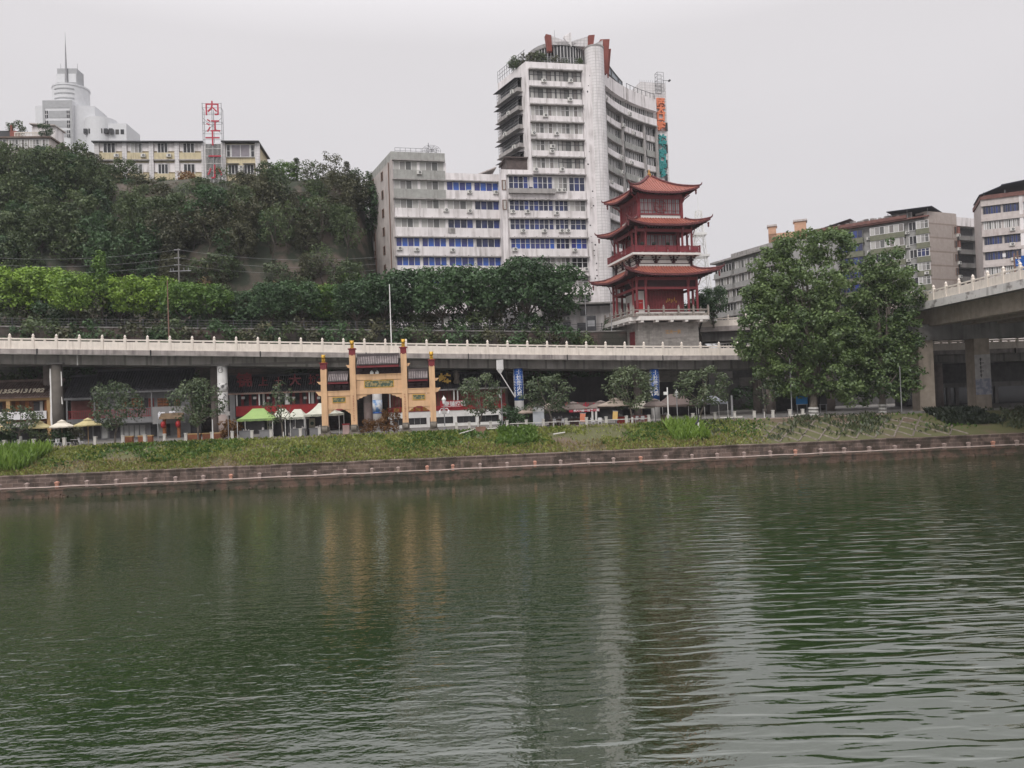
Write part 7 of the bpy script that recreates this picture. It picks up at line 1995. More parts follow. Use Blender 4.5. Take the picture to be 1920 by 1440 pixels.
bpm = bpy.data.meshes['post.004'] if False else pmesh
bp_mesh = [m for m in bpy.data.meshes if m.name.startswith('post') and m.materials and m.materials[0] == M_RAIL][0]
inv = wm(bl).inverted()
for Y in by:
    if Y > 60: link('post', bp_mesh, bl, inv @ Vector((curve(Y) + .14, Y, bz(Y))), 0)
for Y0, n in ((96.5, 3), (74, 0)):
    if n:
        MB().box(BX - .6, BX + 34, Y0 - 1.3, Y0 + 1.3, 13.2, 15.2).build('pier_cap', M_CONC_DARK, br, True)
        for X in (51.6, 58.6, 67): MB().box(X - .95, X + .95, Y0 - .95, Y0 + .95, GZ - .5, 13.2).build('pier', MATS['beige_girder'], br, True)
P_ = Vector((58.6, 95.5, 0))
MB().box(57.62, 59.58, 95.52, 95.545, 8.2, 11.2).build('pale_pier_patch', M_CURTAIN, br, True)
MB().box(57.62, 59.58, 95.52, 95.545, 6.2, 8.2).build('bluish_pier_patch', mat('bluish_paint', (0.20, 0.21, 0.26), c2=(0.33, 0.33, 0.36), c2_scale=2, var=0.1), br, True)
random.seed(8)
b = MB()
for i in range(5): z_ = 10.6 - i * .5; b.box(58.2, 58.5 + random.uniform(0, .3), 95.50, 95.519, z_, z_ + .08).box(58.3, 58.4, 95.50, 95.519, z_ - .25, z_ + .2)
b.build('brush_marks', M_BLACK, br, True)
# ramp curving behind the pagoda to join it
rpts = []
for i in range(25):
    t = i / 24; rpts.append((21 + (BX + 3 - 21) * t, 127 - 10 * t - 3 * math.sin(t * math.pi) * 0))
rz = lambda o: (lambda p: 18.35 - .012 * (p[0] - 21) + o)
rp = thing('access_ramp', 'concrete access ramp with cream balustrade between pagoda and bridge', 'ramp', (35, 122, GZ))
MB().strip(rpts, 0, 12, rz(-.8), rz(0)).build('deck', M_FASCIA, rp, True)
MB().strip(rpts, 1.2, 2.6, rz(-2.3), rz(-.8)).strip(rpts, 6, 7.5, rz(-2.3), rz(-.8)).build('girder', M_CONC_DARK, rp, True)
b = MB().strip(rpts, .08, .26, rz(0), rz(.98)).strip(rpts, .05, .29, rz(1.12), rz(1.3)); bl = b.build('balustrade', M_RAIL, rp, True)
inv = wm(bl).inverted()
for X in [22 + 2.6 * i for i in range(12)]:
    t = (X - 21) / (BX + 3 - 21); link('post', bp_mesh, bl, inv @ Vector((X, 127 - 10 * t + .17, rz(0)((X, 0)))), -R(17))
for t in (.25, .7): MB().cyl((21 + 32 * t, 131 - 10 * t, GZ), (21 + 32 * t, 131 - 10 * t, 16), .8, .8, 16).build('pier', M_CONC_DARK, rp, True)
# shops and clutter under the bridge, gloom put into wall and frame colours
ub_ = thing('underpass_shop', 'dim white fronted shop in the gloom under the bridge', 'shop', (at(1790, 760, 116).x, 116, GZ))
q0, q1 = at(1690, 745, 116), at(1990, 745, 116)
MB().box(q0.x, q1.x, 116.4, 118, GZ - .5, 12).build('wall', MATS['shade_toned_concrete'], ub_, True)
b = MB(); 
for x in (1745, 1780, 1796, 1828, 1870): X = at(x, 750, 116).x; b.box(X - .25, X + .25, 116.1, 116.4, GZ, 7.4)
b.box(q0.x, q1.x, 116.0, 116.4, 7.0, 7.7); b.build('white_frame', M_CONC_DARK, ub_, True)
MB().box(q0.x + 1, q1.x, 116.3, 116.39, GZ, 7.0).build('shop_window', M_GLASS_DARK, ub_, True)
# road signs on the bridge
def road_sign(x, y0, y1, w, h, Y, label):
    p = at(x, y1, Y); X = p.x; zb = bz(Y)
    t = thing('road_sign', label, 'sign', (X, Y, zb))
    MB().cyl((-.0, .1, 0), (-.0, .1, p.z - zb + h + .9), .07, .06, 8).build('post', M_RUST, t)
    pn = MB().box(-w / 2, w / 2, -.05, .0, p.z - zb, p.z - zb + h).build('panel', M_BLUE, t)
    ar = MB().box(-.07, .07, -.065, -.052, p.z - zb + h * .52, p.z - zb + h * .82).prism([(-.2, p.z - zb + h * .72), (0, p.z - zb + h * .92), (.2, p.z - zb + h * .72)], -.065, -.052).build('arrow', M_TXTW, pn)
    marks(-w * .38, w * .38, p.z - zb + h * .16, p.z - zb + h * .34, -.055, M_TXTW, pn)
    return t
road_sign(1910, 485, 499, .68, .8, 84, 'small blue arrow sign on the bridge balustrade at right')
t = thing('road_sign', 'tall blue sign panel cut by the right edge above the bridge', 'sign', (at(1918, 470, 86).x, 86, bz(86)))
MB().box(-.25, .5, -.05, 0, 2.2, 4.1).build('panel', M_BLUE, t); MB().cyl((-.95, .1, 0), (-.95, .1, 4.4), .09, .08, 8).tube([(-.95, .1, 4.1), (-.2, .05, 4.1)], .04, 5).tube([(-.95, .1, 2.5), (-.2, .05, 2.5)], .04, 5).build('post', M_RUST, t)
# utility poles and wires
def upole(x, y0, y1, Y, label, r=.16, arms=True, m=None):
    p = at(x, y1, Y); top = at(x - (y1 - y0) * .037, y0, Y)
    t = thing('utility_pole', label, 'pole', (p.x, Y, p.z))
    h = top.z - p.z
    MB().cyl((0, 0, 0), (0, 0, h), r, r * .7, 8).build('shaft', m or M_CONC_DARK, t)
    if arms:
        b = MB()
        for dz, w_ in ((-.2, .7), (-1.5, .7), (-2.6, .7), (-3.6, 1.5)): b.box(-w_, w_ * (1.3 if w_ > 1 else .4), -.06, .06, h + dz - .06, h + dz + .06)
        for dx in (-1.3, -.9, .8, 1.5): b.cyl((dx, 0, h - 3.55), (dx, 0, h - 3.1), .06, .05, 5)
        b.build('cross_arm', M_STEEL, t)
    return Vector((p.x, Y, top.z))
top = upole(337, 466, 560, 122, 'concrete utility pole with cross arms standing before the cliff')
wr = thing('overhead_wires', 'three thin overhead wires along the cliff foot', 'wires', top)
b = MB()
for dz, in ((-.2,), (-1.5,), (-2.6,)):
    for tx, Yt, yt in ((-70, 118, 477), (705, 131, 480)):
        q0 = top + Vector((0, -.1, dz)); q1 = at(tx, yt + (-dz) * 10, Yt)
        b.tube([q0 + (q1 - q0) * k / 10 + Vector((0, 0, -1.0 * 4 * (k / 10) * (1 - k / 10))) for k in range(11)], .018, 4)
b.build('wire', M_STEEL, wr, True)
upole(317, 525, 640, 103, 'thin rusty lamp pole rising from the viaduct before the yellow-green trees', .09, False, M_RUST)
q = upole(734, 533, 648, 104, 'thin white mast rising from the viaduct before the dark trees', .08, False, M_WHITEPAINT)
upole(1101, 545, 655, 114, 'thin pale pole at the upper road left of the pagoda', .07, False, M_STEEL)
upole(1147, 540, 620, 108, 'slim pole in front of the pagoda left columns', .06, False, M_STEEL)
t = thing('notice_cabinet', 'dark notice cabinet on the upper road left of the pagoda', 'cabinet', at(1109, 628, 117.5))
MB().box(-.75, .75, -.3, .3, 0, 2.9).build('cabinet_body', M_DARKSTEEL, t); MB().box(-.55, .55, -.33, -.3, 1.3, 2.2).build('glass_panel', M_STEEL, t)
ANX = thing('white_annex', 'low white annex with wide canopy behind the street trees left of the pagoda', 'building', at(1020, 640, 127))
q0, q1 = at(945, 620, 128), at(1150, 620, 128)
MB().box(q0.x, q1.x, 128, 134, 16, at(1020, 577, 128).z).build('wall', M_WHITE, ANX, True)
MB().box(q0.x + 6, q1.x, 126.3, 134.2, at(1020, 575, 128).z, at(1020, 575, 128).z + .25).build('canopy', M_SLAB, ANX, True)
for x0, x1, y0, y1, gm in ((965, 980, 604, 622, M_GLASS_NAVY), (1012, 1026, 606, 622, M_GLASS_DARK), (1056, 1070, 604, 620, M_GLASS_DARK), (1083, 1098, 605, 620, M_GLASS_DARK), (1052, 1068, 580, 592, M_GLASS_DARK), (1088, 1100, 580, 592, M_GLASS_DARK)):
    a_, c_ = at(x0, y1, 127.9), at(x1, y0, 127.9)
    f = MB().box(a_.x, c_.x, 127.86, 127.95, a_.z, c_.z).build('window', gm, ANX, True)
for x, y in ((995, 612), (1013, 597), (1036, 597), (1037, 615), (1049, 615), (1064, 597)):
    a_ = at(x, y, 127.9); o = link('air_conditioner', ac_mesh(), ANX); o.location = wm(ANX).inverted() @ a_
# ------------------------------------------------------------------ trees and plants
M_BARK = mat('bark', (0.085, 0.07, 0.055), var=0.25, bump=0.5)
M_BARKPALE = mat('pale_bark', (0.17, 0.145, 0.12), var=0.25, bump=0.4)
M_LIME = mat('limewash', (0.62, 0.61, 0.58), var=0.1)
L_YEL = leaf_mat('leaf_yellow_green', (0.065, 0.135, 0.022), (0.245, 0.37, 0.05))
L_MID = leaf_mat('leaf_fresh_green', (0.042, 0.095, 0.020), (0.15, 0.255, 0.042))
L_DARK = leaf_mat('leaf_dark_green', (0.021, 0.048, 0.020), (0.075, 0.138, 0.052))
L_HILL = leaf_mat('leaf_hill_green', (0.030, 0.052, 0.023), (0.112, 0.148, 0.058))
L_OLIVE = leaf_mat('leaf_dull_olive', (0.038, 0.044, 0.024), (0.115, 0.112, 0.058))
L_GREY = leaf_mat('leaf_grey_green', (0.035, 0.058, 0.028), (0.13, 0.16, 0.082))
L_BIG = leaf_mat('leaf_broad_green', (0.042, 0.078, 0.027), (0.185, 0.255, 0.090))
L_RUST = leaf_mat('leaf_rusty', (0.11, 0.05, 0.02), (0.26, 0.13, 0.04))
L_STRAW = leaf_mat('leaf_straw', (0.12, 0.085, 0.045), (0.30, 0.23, 0.12))
L_PINK = leaf_mat('leaf_pinkish', (0.10, 0.055, 0.05), (0.20, 0.12, 0.10))
RNG = np.random.default_rng(12)
def leaves_mesh(name, pts, nrm, size, m, rng, aspect=0.55, droop=0.3, curl=0.15):
    """one small pointed leaf per point: six corners folded along the midrib"""
    n = len(pts)
    d = rng.normal(size=(n, 3)); d[:, 2] -= droop
    nrm = nrm / (np.linalg.norm(nrm, axis=1, keepdims=True) + 1e-9)
    d -= (d * nrm).sum(1, keepdims=True) * nrm
    d /= np.linalg.norm(d, axis=1, keepdims=True) + 1e-9
    s = np.cross(nrm, d)
    L = (size * rng.uniform(.6, 1.35, n))[:, None]; W = L * aspect * .5
    A = pts - d * L * .5; B = pts + d * L * .5 - nrm * L * curl
    C1 = pts - d * L * .12 + s * W; C2 = pts - d * L * .12 - s * W
    v = np.stack([A, C1, B, C2], 1).reshape(-1, 3)
    me = bpy.data.meshes.new(name)
    me.vertices.add(4 * n); me.vertices.foreach_set('co', v.ravel())
    me.loops.add(4 * n); me.loops.foreach_set('vertex_index', np.arange(4 * n, dtype=np.int32))
    me.polygons.add(n); me.polygons.foreach_set('loop_start', np.arange(0, 4 * n, 4, dtype=np.int32)); 
    me.update(calc_edges=True)
    me.materials.append(m)
    return me
def clump_leaves(clumps, per, rng, flat=0.8, shell=0.55):
    P, Nn = [], []
    for c, r in clumps:
        k = max(6, int(per * r ** 2))
        d = rng.normal(size=(k, 3)); d /= np.linalg.norm(d, axis=1, keepdims=True)
        rad = r * (shell + (1 - shell) * rng.random(k) ** .5) * (1 + .25 * rng.normal(size=k) * .5)
        p = np.array(c) + d * rad[:, None] * np.array([1, 1, flat])
        P.append(p); Nn.append(d * .8 + rng.normal(size=(k, 3)) * .45 + np.array([0, 0, .55]))
    return np.concatenate(P), np.concatenate(Nn)
def grow(name, seed, h, crown_w, crown_h, base, nlimb, nclump, rclump, per, size, lm, bark=M_BARK, trunk_r=.16, lean=.1, shape='round', flat=.75, lime=0, aspect=.55, droop=.3):
    """trunk + limbs mesh and a crown mesh made of leafy clumps sitting at the limb ends"""
    rng = np.random.default_rng(seed); rnd = random.Random(seed)
    b = MB(); top = np.array([rnd.uniform(-lean, lean) * h, rnd.uniform(-lean, lean) * h, base])
    tr = [(0, 0, -.4), (top[0] * .3, top[1] * .3, base * .5), tuple(top)]
    b.tube(tr, [trunk_r * 1.25, trunk_r, trunk_r * .8], 8)
    clumps = []
    for i in range(nclump):
        a = rnd.uniform(0, 2 * math.pi); u = rnd.random()
        if shape == 'round':
            zz = (i + .5) / nclump; rr = math.sin(math.pi * (0.12 + .80 * zz)) ** .7 * (0.35 + .65 * math.sqrt(u)); 
        elif shape == 'cone':
            zz = ((i + .5) / nclump) ** .8; rr = (1.02 - zz) * (0.3 + .7 * math.sqrt(u))
        elif shape == 'umbrella':
            zz = .24 + .76 * ((i + .5) / nclump) ** .8; rr = math.sqrt(max(0, 1 - (abs(zz - .52) / .56) ** 2.2)) * (0.3 + .7 * math.sqrt(u)); 
        else:
            zz = (i + .5) / nclump; rr = .8 * math.sqrt(u)
        c = (top[0] + math.cos(a) * rr * crown_w / 2, top[1] + math.sin(a) * rr * crown_w / 2, h - crown_h + zz * crown_h)
        clumps.append((c, rclump * rnd.uniform(.65, 1.25)))
    for i in range(nlimb):
        c, r = clumps[int(i * nclump / nlimb)]
        m_ = ((top[0] + c[0]) / 2 + rnd.uniform(-.2, .2), (top[1] + c[1]) / 2 + rnd.uniform(-.2, .2), top[2] + (c[2] - top[2]) * .45)
        b.tube([tuple(top), m_, c], [trunk_r * .6, trunk_r * .38, trunk_r * .14], 6)
    tm = b.mesh('trunk', bark)
    P, N_ = clump_leaves(clumps, per, rng, flat)
    cm = leaves_mesh('crown', P, N_, size, lm, rng, aspect, droop)
    return tm, cm, (trunk_r * 1.2)
PROTO = {}
def tree(proto, loc, label, rz=0, s=1.0, group=None, name='tree', lime=0, cat='tree', lm=None):
    tm, cm, tr = PROTO[proto]
    o = thing(name, label, cat, loc, rz, group); o.scale = (s, s, s) if not isinstance(s, tuple) else s
    link('trunk', tm, o); c = link('crown', cm, o)
    if lime: MB().cyl((0, 0, -.1), (0, 0, lime), tr * 1.12, tr * 1.0, 10).build('limewash_band', M_LIME, o)
    if lm: 
        c.material_slots[0].link = 'OBJECT'; c.material_slots[0].material = lm
    return o
# promenade trees
for i in range(3): PROTO['prom%d' % i] = grow('prom', 40 + i, 6.4, 5.6, 4.4, 2.0, 12, 58, .66, 92, .31, L_GREY, M_BARKPALE, .11, .09, 'round', .7)
PROTO['promthin'] = grow('promthin', 50, 6.6, 3.4, 4.6, 1.9, 9, 30, .55, 60, .34, L_GREY, M_BARKPALE, .10, .05, 'round', .8)
PROTO['promsmall'] = grow('promsmall', 51, 4.3, 3.6, 2.6, 1.6, 9, 34, .55, 80, .32, L_GREY, M_BARKPALE, .12, .05, 'round', .7)
def ptree(x, d, proto, s, label, lime=.9, rz=None, lm=None): return tree(proto, prom(x, d), label, random.uniform(0, 6) if rz is None else rz, s, 'young trees along the promenade', 'promenade_tree', lime, lm=lm)
random.seed(14)
ptree(38, 10.2, 'promsmall', 1.05, 'small dark tree with whitewashed trunk at far left of the promenade', 1.3)
ptree(214, 10.6, 'prom0', (.95, 1.0, 1.06), 'bushy olive tree between the two left parasols and the grey sign wall', 0)
ptree(371, 10.4, 'prom1', (1.0, 1.05, 1.06), 'round bushy tree just left of the ink painted white pier', 0)
ptree(530, 10.3, 'promthin', .93, 'thin sparse tree in front of the red balcony band', .75)
ptree(897, 10.3, 'prom2', (.92, .92, .98), 'round tree right of the archway in front of the white-fronted shop', .9)
ptree(1037, 10.5, 'prom0', (1.06, 1.06, .93), 'spreading tree right of the left blue pier', .8, 2.0)
ptree(1186, 10.5, 'prom1', (1.0, 1.05, 1.02), 'tree overlapping the right blue pier on its left side', .8, 4.0)
ptree(1312, 10.6, 'prom2', (1.22, 1.15, .97), 'broad airy tree above the brown tent', .7, 1.0)
# two big trees on the right and a slender one
def tree_wide(name, seed, spec, size, lm, trunk, limbs, per, bark, aspect=.7):
    rng = np.random.default_rng(seed); b = MB()
    for pts, rs in trunk + limbs: b.tube(pts, rs, 9)
    P, N_ = clump_leaves(spec, per, rng, .85, .45)
    return b.mesh('trunk', bark), leaves_mesh('crown', P, N_, size, lm, rng, aspect, .5), .4
def big_tree(x, d, lobes, label, nsub, rsub, per, trunk_r, seed, lm=L_BIG, tops=None):
    """lobes are picture ellipses (cx, cy, rx, ry, depth offset): the crown is filled with clumps inside them"""
    base = prom(x, d, 780); rnd = random.Random(seed); spec = []; limbs = []
    for cx, cy, rx, ry, dy in lobes:
        c = at(cx, cy, base.y + dy) - base; Rx = rx / FPX * (base.y + dy); Rz = ry / FPX * (base.y + dy)
        k = max(10, int(nsub * Rx * Rz))
        for i in range(k):
            a = rnd.uniform(0, 2 * math.pi); e_ = math.asin(rnd.uniform(-1, 1)); q = rnd.uniform(.55, 1.0)
            spec.append(((c.x + Rx * q * math.cos(e_) * math.cos(a), c.y + Rx * .8 * q * math.cos(e_) * math.sin(a), c.z + Rz * q * math.sin(e_)), rsub * rnd.uniform(.6, 1.25)))
        p1 = Vector((c.x * .35 + rnd.uniform(-.4, .4), c.y * .4, max(3.0, c.z * .55)))
        limbs.append(([(0, 0, 2.4), tuple(p1), tuple(c)], [trunk_r * .6, trunk_r * .36, trunk_r * .1]))
        for i in range(2):
            a = rnd.choice(spec[-k:])[0]; limbs.append(([tuple(p1), tuple((p1 + Vector(a)) / 2 + Vector((0, 0, .3))), a], [trunk_r * .3, trunk_r * .16, trunk_r * .06]))
    topc = max(l[0][-1][2] for l in limbs)
    trunk = [([(0, 0, -.4), (.1, 0, 2.4), (.2, .3, topc * .5), (.1, .5, topc * .85)], [trunk_r * 1.25, trunk_r, trunk_r * .7, trunk_r * .2])]
    PROTO[label] = tree_wide('big', seed, spec, .35, lm, trunk, limbs, per, M_BARKPALE)
    return tree(label, base, label, 0, 1.0, None, 'broadleaf_tree', 0)
t1 = big_tree(1525, 12.0, [(1500, 470, 70, 42, 0), (1555, 455, 45, 34, 1), (1450, 500, 40, 40, 0), (1500, 545, 85, 50, -1), (1440, 610, 52, 55, -1), (1525, 620, 70, 60, -2), (1590, 540, 45, 50, 1), (1560, 690, 60, 60, -1), (1480, 700, 50, 50, 0), (1400, 650, 26, 34, 0), (1455, 560, 48, 42, 1), (1600, 640, 40, 60, 1), (1580, 735, 20, 26, -1), (1440, 690, 30, 34, 0), (1420, 560, 30, 40, 0), (1520, 590, 70, 60, 2), (1480, 650, 60, 50, 2), (1560, 620, 55, 60, 2)],
              'tallest broad-leaved tree on the promenade right of the brown tent', 4.8, .80, 112, .42, 71)
t2 = big_tree(1655, 12.5, [(1672, 480, 18, 34, 0), (1675, 520, 48, 32, 0), (1700, 560, 34, 42, 0), (1650, 580, 55, 50, 1), (1640, 650, 55, 45, 1), (1690, 640, 40, 55, 0), (1670, 715, 48, 42, -1), (1640, 500, 26, 30, 1), (1630, 720, 30, 40, 1), (1690, 690, 34, 40, -2), (1660, 620, 50, 60, 2), (1655, 540, 40, 40, 1), (1650, 690, 50, 50, 2), (1612, 600, 34, 66, 2), (1604, 690, 36, 50, 1)],
              'second tall tree left of the bridge with a single pointed top', 4.8, .76, 112, .34, 72)
for t, z1 in ((t1, 1.15), (t2, 1.15)):
    tr = .60 if t is t1 else .48
    b = MB()
    for k in range(3): b.cyl((.02, 0, .1 + k * .38), (.03, 0, .34 + k * .38), tr, tr * .97, 12)
    b.build('limewash_band', M_LIME, t)
t = tree('promthin', prom(1434, 11.5, 780), 'bare slim sapling with white foot beside the first bridge pier', .5, .9, None, 'sapling', .9)
# street trees on the upper road: yellow-green on the left to dark green on the right
for i in range(3): PROTO['street%d' % i] = grow('street', 60 + i, 8.2, 6.8, 6.4, 2.2, 10, 92, .95, 62, .42, L_DARK, M_BARK, .19, .08, 'umbrella', .8)
PROTO['spire'] = grow('spire', 66, 11.0, 4.2, 8.0, 2.5, 8, 46, .85, 60, .45, L_MID, M_BARK, .15, .03, 'cone', .9)
random.seed(23)
def up_at(x, back):
    X = at(x, 600, 114).x
    for _ in range(5): X = at(x, 600, cliff_y(X) + back).x
    return Vector((X, cliff_y(X) + back, 0))
srow = [(-40, 505, L_YEL), (20, 503, L_YEL), (90, 500, L_YEL), (150, 512, L_YEL), (228, 518, L_YEL), (285, 520, L_YEL), (345, 530, L_MID), (395, 533, L_MID), (450, 545, L_DARK), (510, 530, L_DARK), (560, 528, L_DARK), (615, 532, L_MID), (670, 528, L_DARK), (720, 515, L_DARK), (775, 503, L_DARK), (830, 500, L_DARK), (885, 500, L_DARK), (935, 500, L_DARK), (985, 485, L_DARK), (1045, 497, L_DARK)]
names = {0: 'bright yellow-green street tree', 1: 'fresh green street tree', 2: 'dark green street tree'}
where = ['cut by the left edge', 'near the left edge of the viaduct view', 'third from the left edge', 'just left of the tall pointed one', 'just right of the tall pointed one', 'left of the thin rusty pole', 'behind the utility pole foot', 'right of the utility pole', 'in the dip of the row below the cliff', 'below the bare middle of the cliff', 'left of the archway above the viaduct', 'above the left archway roof', 'above the archway centre bay', 'behind the thin white mast', 'below the left corner of the white office block', 'below the middle of the white office block', 'below the right part of the white office block', 'with a trunk showing against the white annex', 'tallest before the tower foot', 'last of the row next to the pagoda']
for i, (x, yt, lm) in enumerate(srow):
    p = up_at(x, 3.0 + (i % 3) * 2.2); z = ground_z(p.x, p.y); top = at(x, yt, p.y).z
    s = (top - z) / 8.6
    k = 0 if lm is L_YEL else 1 if lm is L_MID else 2
    tree('street%d' % (i % 3), (p.x, p.y, z), names[k] + ' ' + where[i], random.uniform(0, 6), (s * random.uniform(.98, 1.15),) * 2 + (s,), 'street trees on the upper road', 'street_tree', 0, lm=lm)
for i, x in enumerate((-100, -160, -215)):
    p = up_at(x, 4.0); tree('street%d' % i, (p.x, p.y, ground_z(p.x, p.y)), 'yellow-green street tree continuing the row past the left edge', i, 1.05, 'street trees on the upper road', 'street_tree', 0, lm=L_YEL)
p = up_at(194, 3.0); z = ground_z(p.x, p.y); s = (at(190, 478, p.y).z - z) / 11.0
tree('spire', (p.x, p.y, z), 'tall pointed green tree standing above the yellow-green street trees', 1, (s * .9, s * .9, s), 'street trees on the upper road', 'street_tree')
# lower filling shrubs behind the balustrade
PROTO['shrub0'] = grow('shrub', 81, 2.6, 3.4, 2.3, .6, 6, 26, .6, 90, .36, L_DARK, M_BARK, .06, .1, 'round', .8)
PROTO['shrub1'] = grow('shrub', 82, 3.4, 3.6, 3.0, .6, 6, 30, .62, 85, .36, L_OLIVE, M_BARK, .06, .1, 'round', .9)
for i in range(26):
    x = -40 + i * 43; p = up_at(x, 2.0 + random.uniform(0, 6)); z = ground_z(p.x, p.y)
    tree('shrub%d' % (i % 2), (p.x, p.y, z), 'low dark shrub under the street trees behind the viaduct balustrade', random.uniform(0, 6), random.uniform(1.1, 1.7), 'shrubs under the street trees', 'shrub', 0, 'shrub', lm=(L_DARK, L_HILL, L_OLIVE)[i % 3])
# wooded hillside
for i in range(4): PROTO['hill%d' % i] = grow('hill', 90 + i, 9.0, 7.6, 7.2, 1.6, 9, 64, 1.05, 42, .52, L_HILL, M_BARK, .18, .1, 'round', .85)
for i in range(2): PROTO['airy%d' % i] = grow('airy', 96 + i, 10.5, 6.4, 6.6, 3.6, 11, 36, .82, 36, .46, L_OLIVE, M_BARK, .15, .1, 'round', .8)
PROTO['conifer'] = grow('conifer', 99, 12.0, 5.0, 7.5, 4.0, 10, 40, .62, 60, .42, L_HILL, M_BARK, .16, .03, 'cone', .5)
random.seed(77)
def hill_at(x, back, y=420):
    X = at(x, y, 140).x
    for _ in range(5): X = at(x, y, cliff_y(X) + back).x
    Y = cliff_y(X) + back
    return Vector((X, Y, ground_z(X, Y)))
zone = lambda x: 'below the hilltop house' if x < 110 else 'below the long school' if x < 480 else 'left of the white office block'
for r, (back, y, st) in enumerate(((17.5, 500, 50), (19.5, 480, 42), (22, 455, 40), (24.5, 430, 38), (27, 405, 36), (29.5, 380, 36), (32.5, 350, 36))):
    x = -180 + 17 * r
    while x < 690:
        xx = x + random.uniform(-16, 16); p = hill_at(xx, back + random.uniform(-1.4, 1.4), y)
        bare = 330 < xx < 690 and r < 2 and random.random() < (.75, .4)[r]
        if p.x < -27 and not bare:
            lm = (L_HILL, L_HILL, L_DARK)[random.randrange(3)] if xx < 300 or random.random() < .35 else (L_OLIVE, L_HILL, L_OLIVE)[random.randrange(3)]
            pr = 'hill%d' % random.randrange(4) if xx < 330 or random.random() < .55 else 'airy%d' % random.randrange(2)
            tone = {'leaf_hill_green': 'dark green', 'leaf_dark_green': 'deep bluish green', 'leaf_dull_olive': 'dull olive'}[lm.name]
            yt_lim = 345 if 190 < xx < 490 and r >= 4 else None
            s = random.uniform(.62, .9) * (.8 if r == 0 else 1) * (.78 if yt_lim else 1)
            tree(pr, p - Vector((0, 0, 4.2 if yt_lim else 3.6 if xx >= 490 and r >= 4 else .5)), '%s tree of the hillside wood %s' % (tone, zone(xx)), random.uniform(0, 6), s, 'trees of the hillside wood ' + zone(xx) + ', ' + tone, 'hillside_tree', 0, lm=lm)
        x += st
# trees along the crest that make the skyline
for x, yt, pr, lm, lb in ((-10, 288, 'hill0', L_HILL, 'dark crest tree below the red chimney house'), (45, 278, 'hill1', L_OLIVE, 'olive crest tree in front of the hilltop house terrace'), (95, 276, 'hill2', L_DARK, 'big dark crest tree right of the hilltop house'), (140, 268, 'hill3', L_HILL, 'tall dark crest tree left of the school corner'), (180, 290, 'hill1', L_OLIVE, 'dull crest tree at the left corner of the school'), (232, 298, 'hill2', L_HILL, 'green crest tree hiding the lower school windows'), (268, 320, 'airy0', L_OLIVE, 'thin crest tree before the second school bay'), (322, 334, 'hill0', L_HILL, 'green crest tree before the third school bay'), (344, 326, 'hill3', L_RUST, 'rusty orange tree below the school beside the sign frame'), (372, 340, 'hill1', L_HILL, 'low green crest tree under the red characters'), (425, 345, 'hill2', L_DARK, 'low dark crest tree right of the sign frame'), (462, 342, 'hill0', L_HILL, 'low green crest tree at the right corner of the school'),
                         (500, 308, 'hill3', L_HILL, 'dark crest tree just right of the school'), (527, 306, 'hill1', L_MID, 'yellowish crest tree right of the school'), (556, 294, 'conifer', L_HILL, 'layered conifer standing on the crest'), (585, 306, 'airy1', L_OLIVE, 'see-through olive crest tree right of the conifer'), (610, 310, 'airy0', L_OLIVE, 'see-through crest tree with sky showing in its crown'), (650, 300, 'conifer', L_OLIVE, 'dark ragged conifer left of the white office block'), (632, 322, 'airy1', L_HILL, 'airy crest tree between the two conifers'), (676, 318, 'hill2', L_HILL, 'dark crest tree touching the white office block'), (690, 345, 'hill0', L_DARK, 'deep green tree against the flank of the office block')):
    Y = 143.5 if x < 500 else 146
    p = at(x, yt, Y); z = ground_z(p.x, Y); z = min(z, p.z - 4)
    h = {'hill': 9.3, 'airy': 10.8, 'coni': 12.6}[pr[:4]]
    s = (p.z - z + .5) / h; s = max(.55, min(1.25, s)); zz_ = p.z - h * s
    tree(pr, (p.x, Y, zz_), lb, random.uniform(0, 6), (max(s, .75), max(s, .75), s), None, 'crest_tree', 0, lm=lm)
random.seed(38)
for i, x in enumerate(range(196, 486, 21)):
    yt = 346 + random.uniform(-14, 10); Y = 141 + random.uniform(-1.5, 2)
    p = at(x + random.uniform(-5, 5), yt, Y); s = random.uniform(.5, .7)
    tree('hill%d' % (i % 4) if i % 3 else 'airy%d' % (i % 2), (p.x, Y, p.z - (9.2 if i % 3 else 10.6) * s), 'low scrubby tree at the cliff edge under the school', random.uniform(0, 6), (s * 1.15, s * 1.15, s), 'scrubby trees at the cliff edge under the school', 'hillside_tree', 0, lm=(L_HILL, L_OLIVE, L_DARK)[i % 3])
# straw-coloured and pink shrubs on the bare cliff
for x, y, back, pr, s, lm, lb in ((622, 470, 17.5, 'shrub1', 1.5, L_STRAW, 'dry straw-coloured climber on the bare cliff'), (588, 505, 16.5, 'shrub0', 1.5, L_PINK, 'pinkish leafless shrub at the foot of the cliff'), (655, 440, 19, 'shrub0', 1.6, L_MID, 'yellowish green shrub high on the bare cliff'), (700, 460, 19.5, 'shrub1', 1.5, L_HILL, 'dark shrub beside the office block flank'), (560, 490, 17, 'shrub1', 1.3, L_OLIVE, 'olive shrub left of the pinkish one'), (480, 500, 17, 'shrub0', 1.4, L_OLIVE, 'olive shrub under the bare cliff right of the wires pole'), (420, 495, 17.5, 'shrub1', 1.4, L_HILL, 'dark shrub right of the utility pole'), (520, 470, 18.5, 'shrub1', 1.3, L_GREY, 'grey-green shrub hanging on the cliff')):
    p = hill_at(x, back, y); tree(pr, p, lb, 1.0, s, None, 'shrub', 0, 'shrub', lm=lm)
random.seed(55)
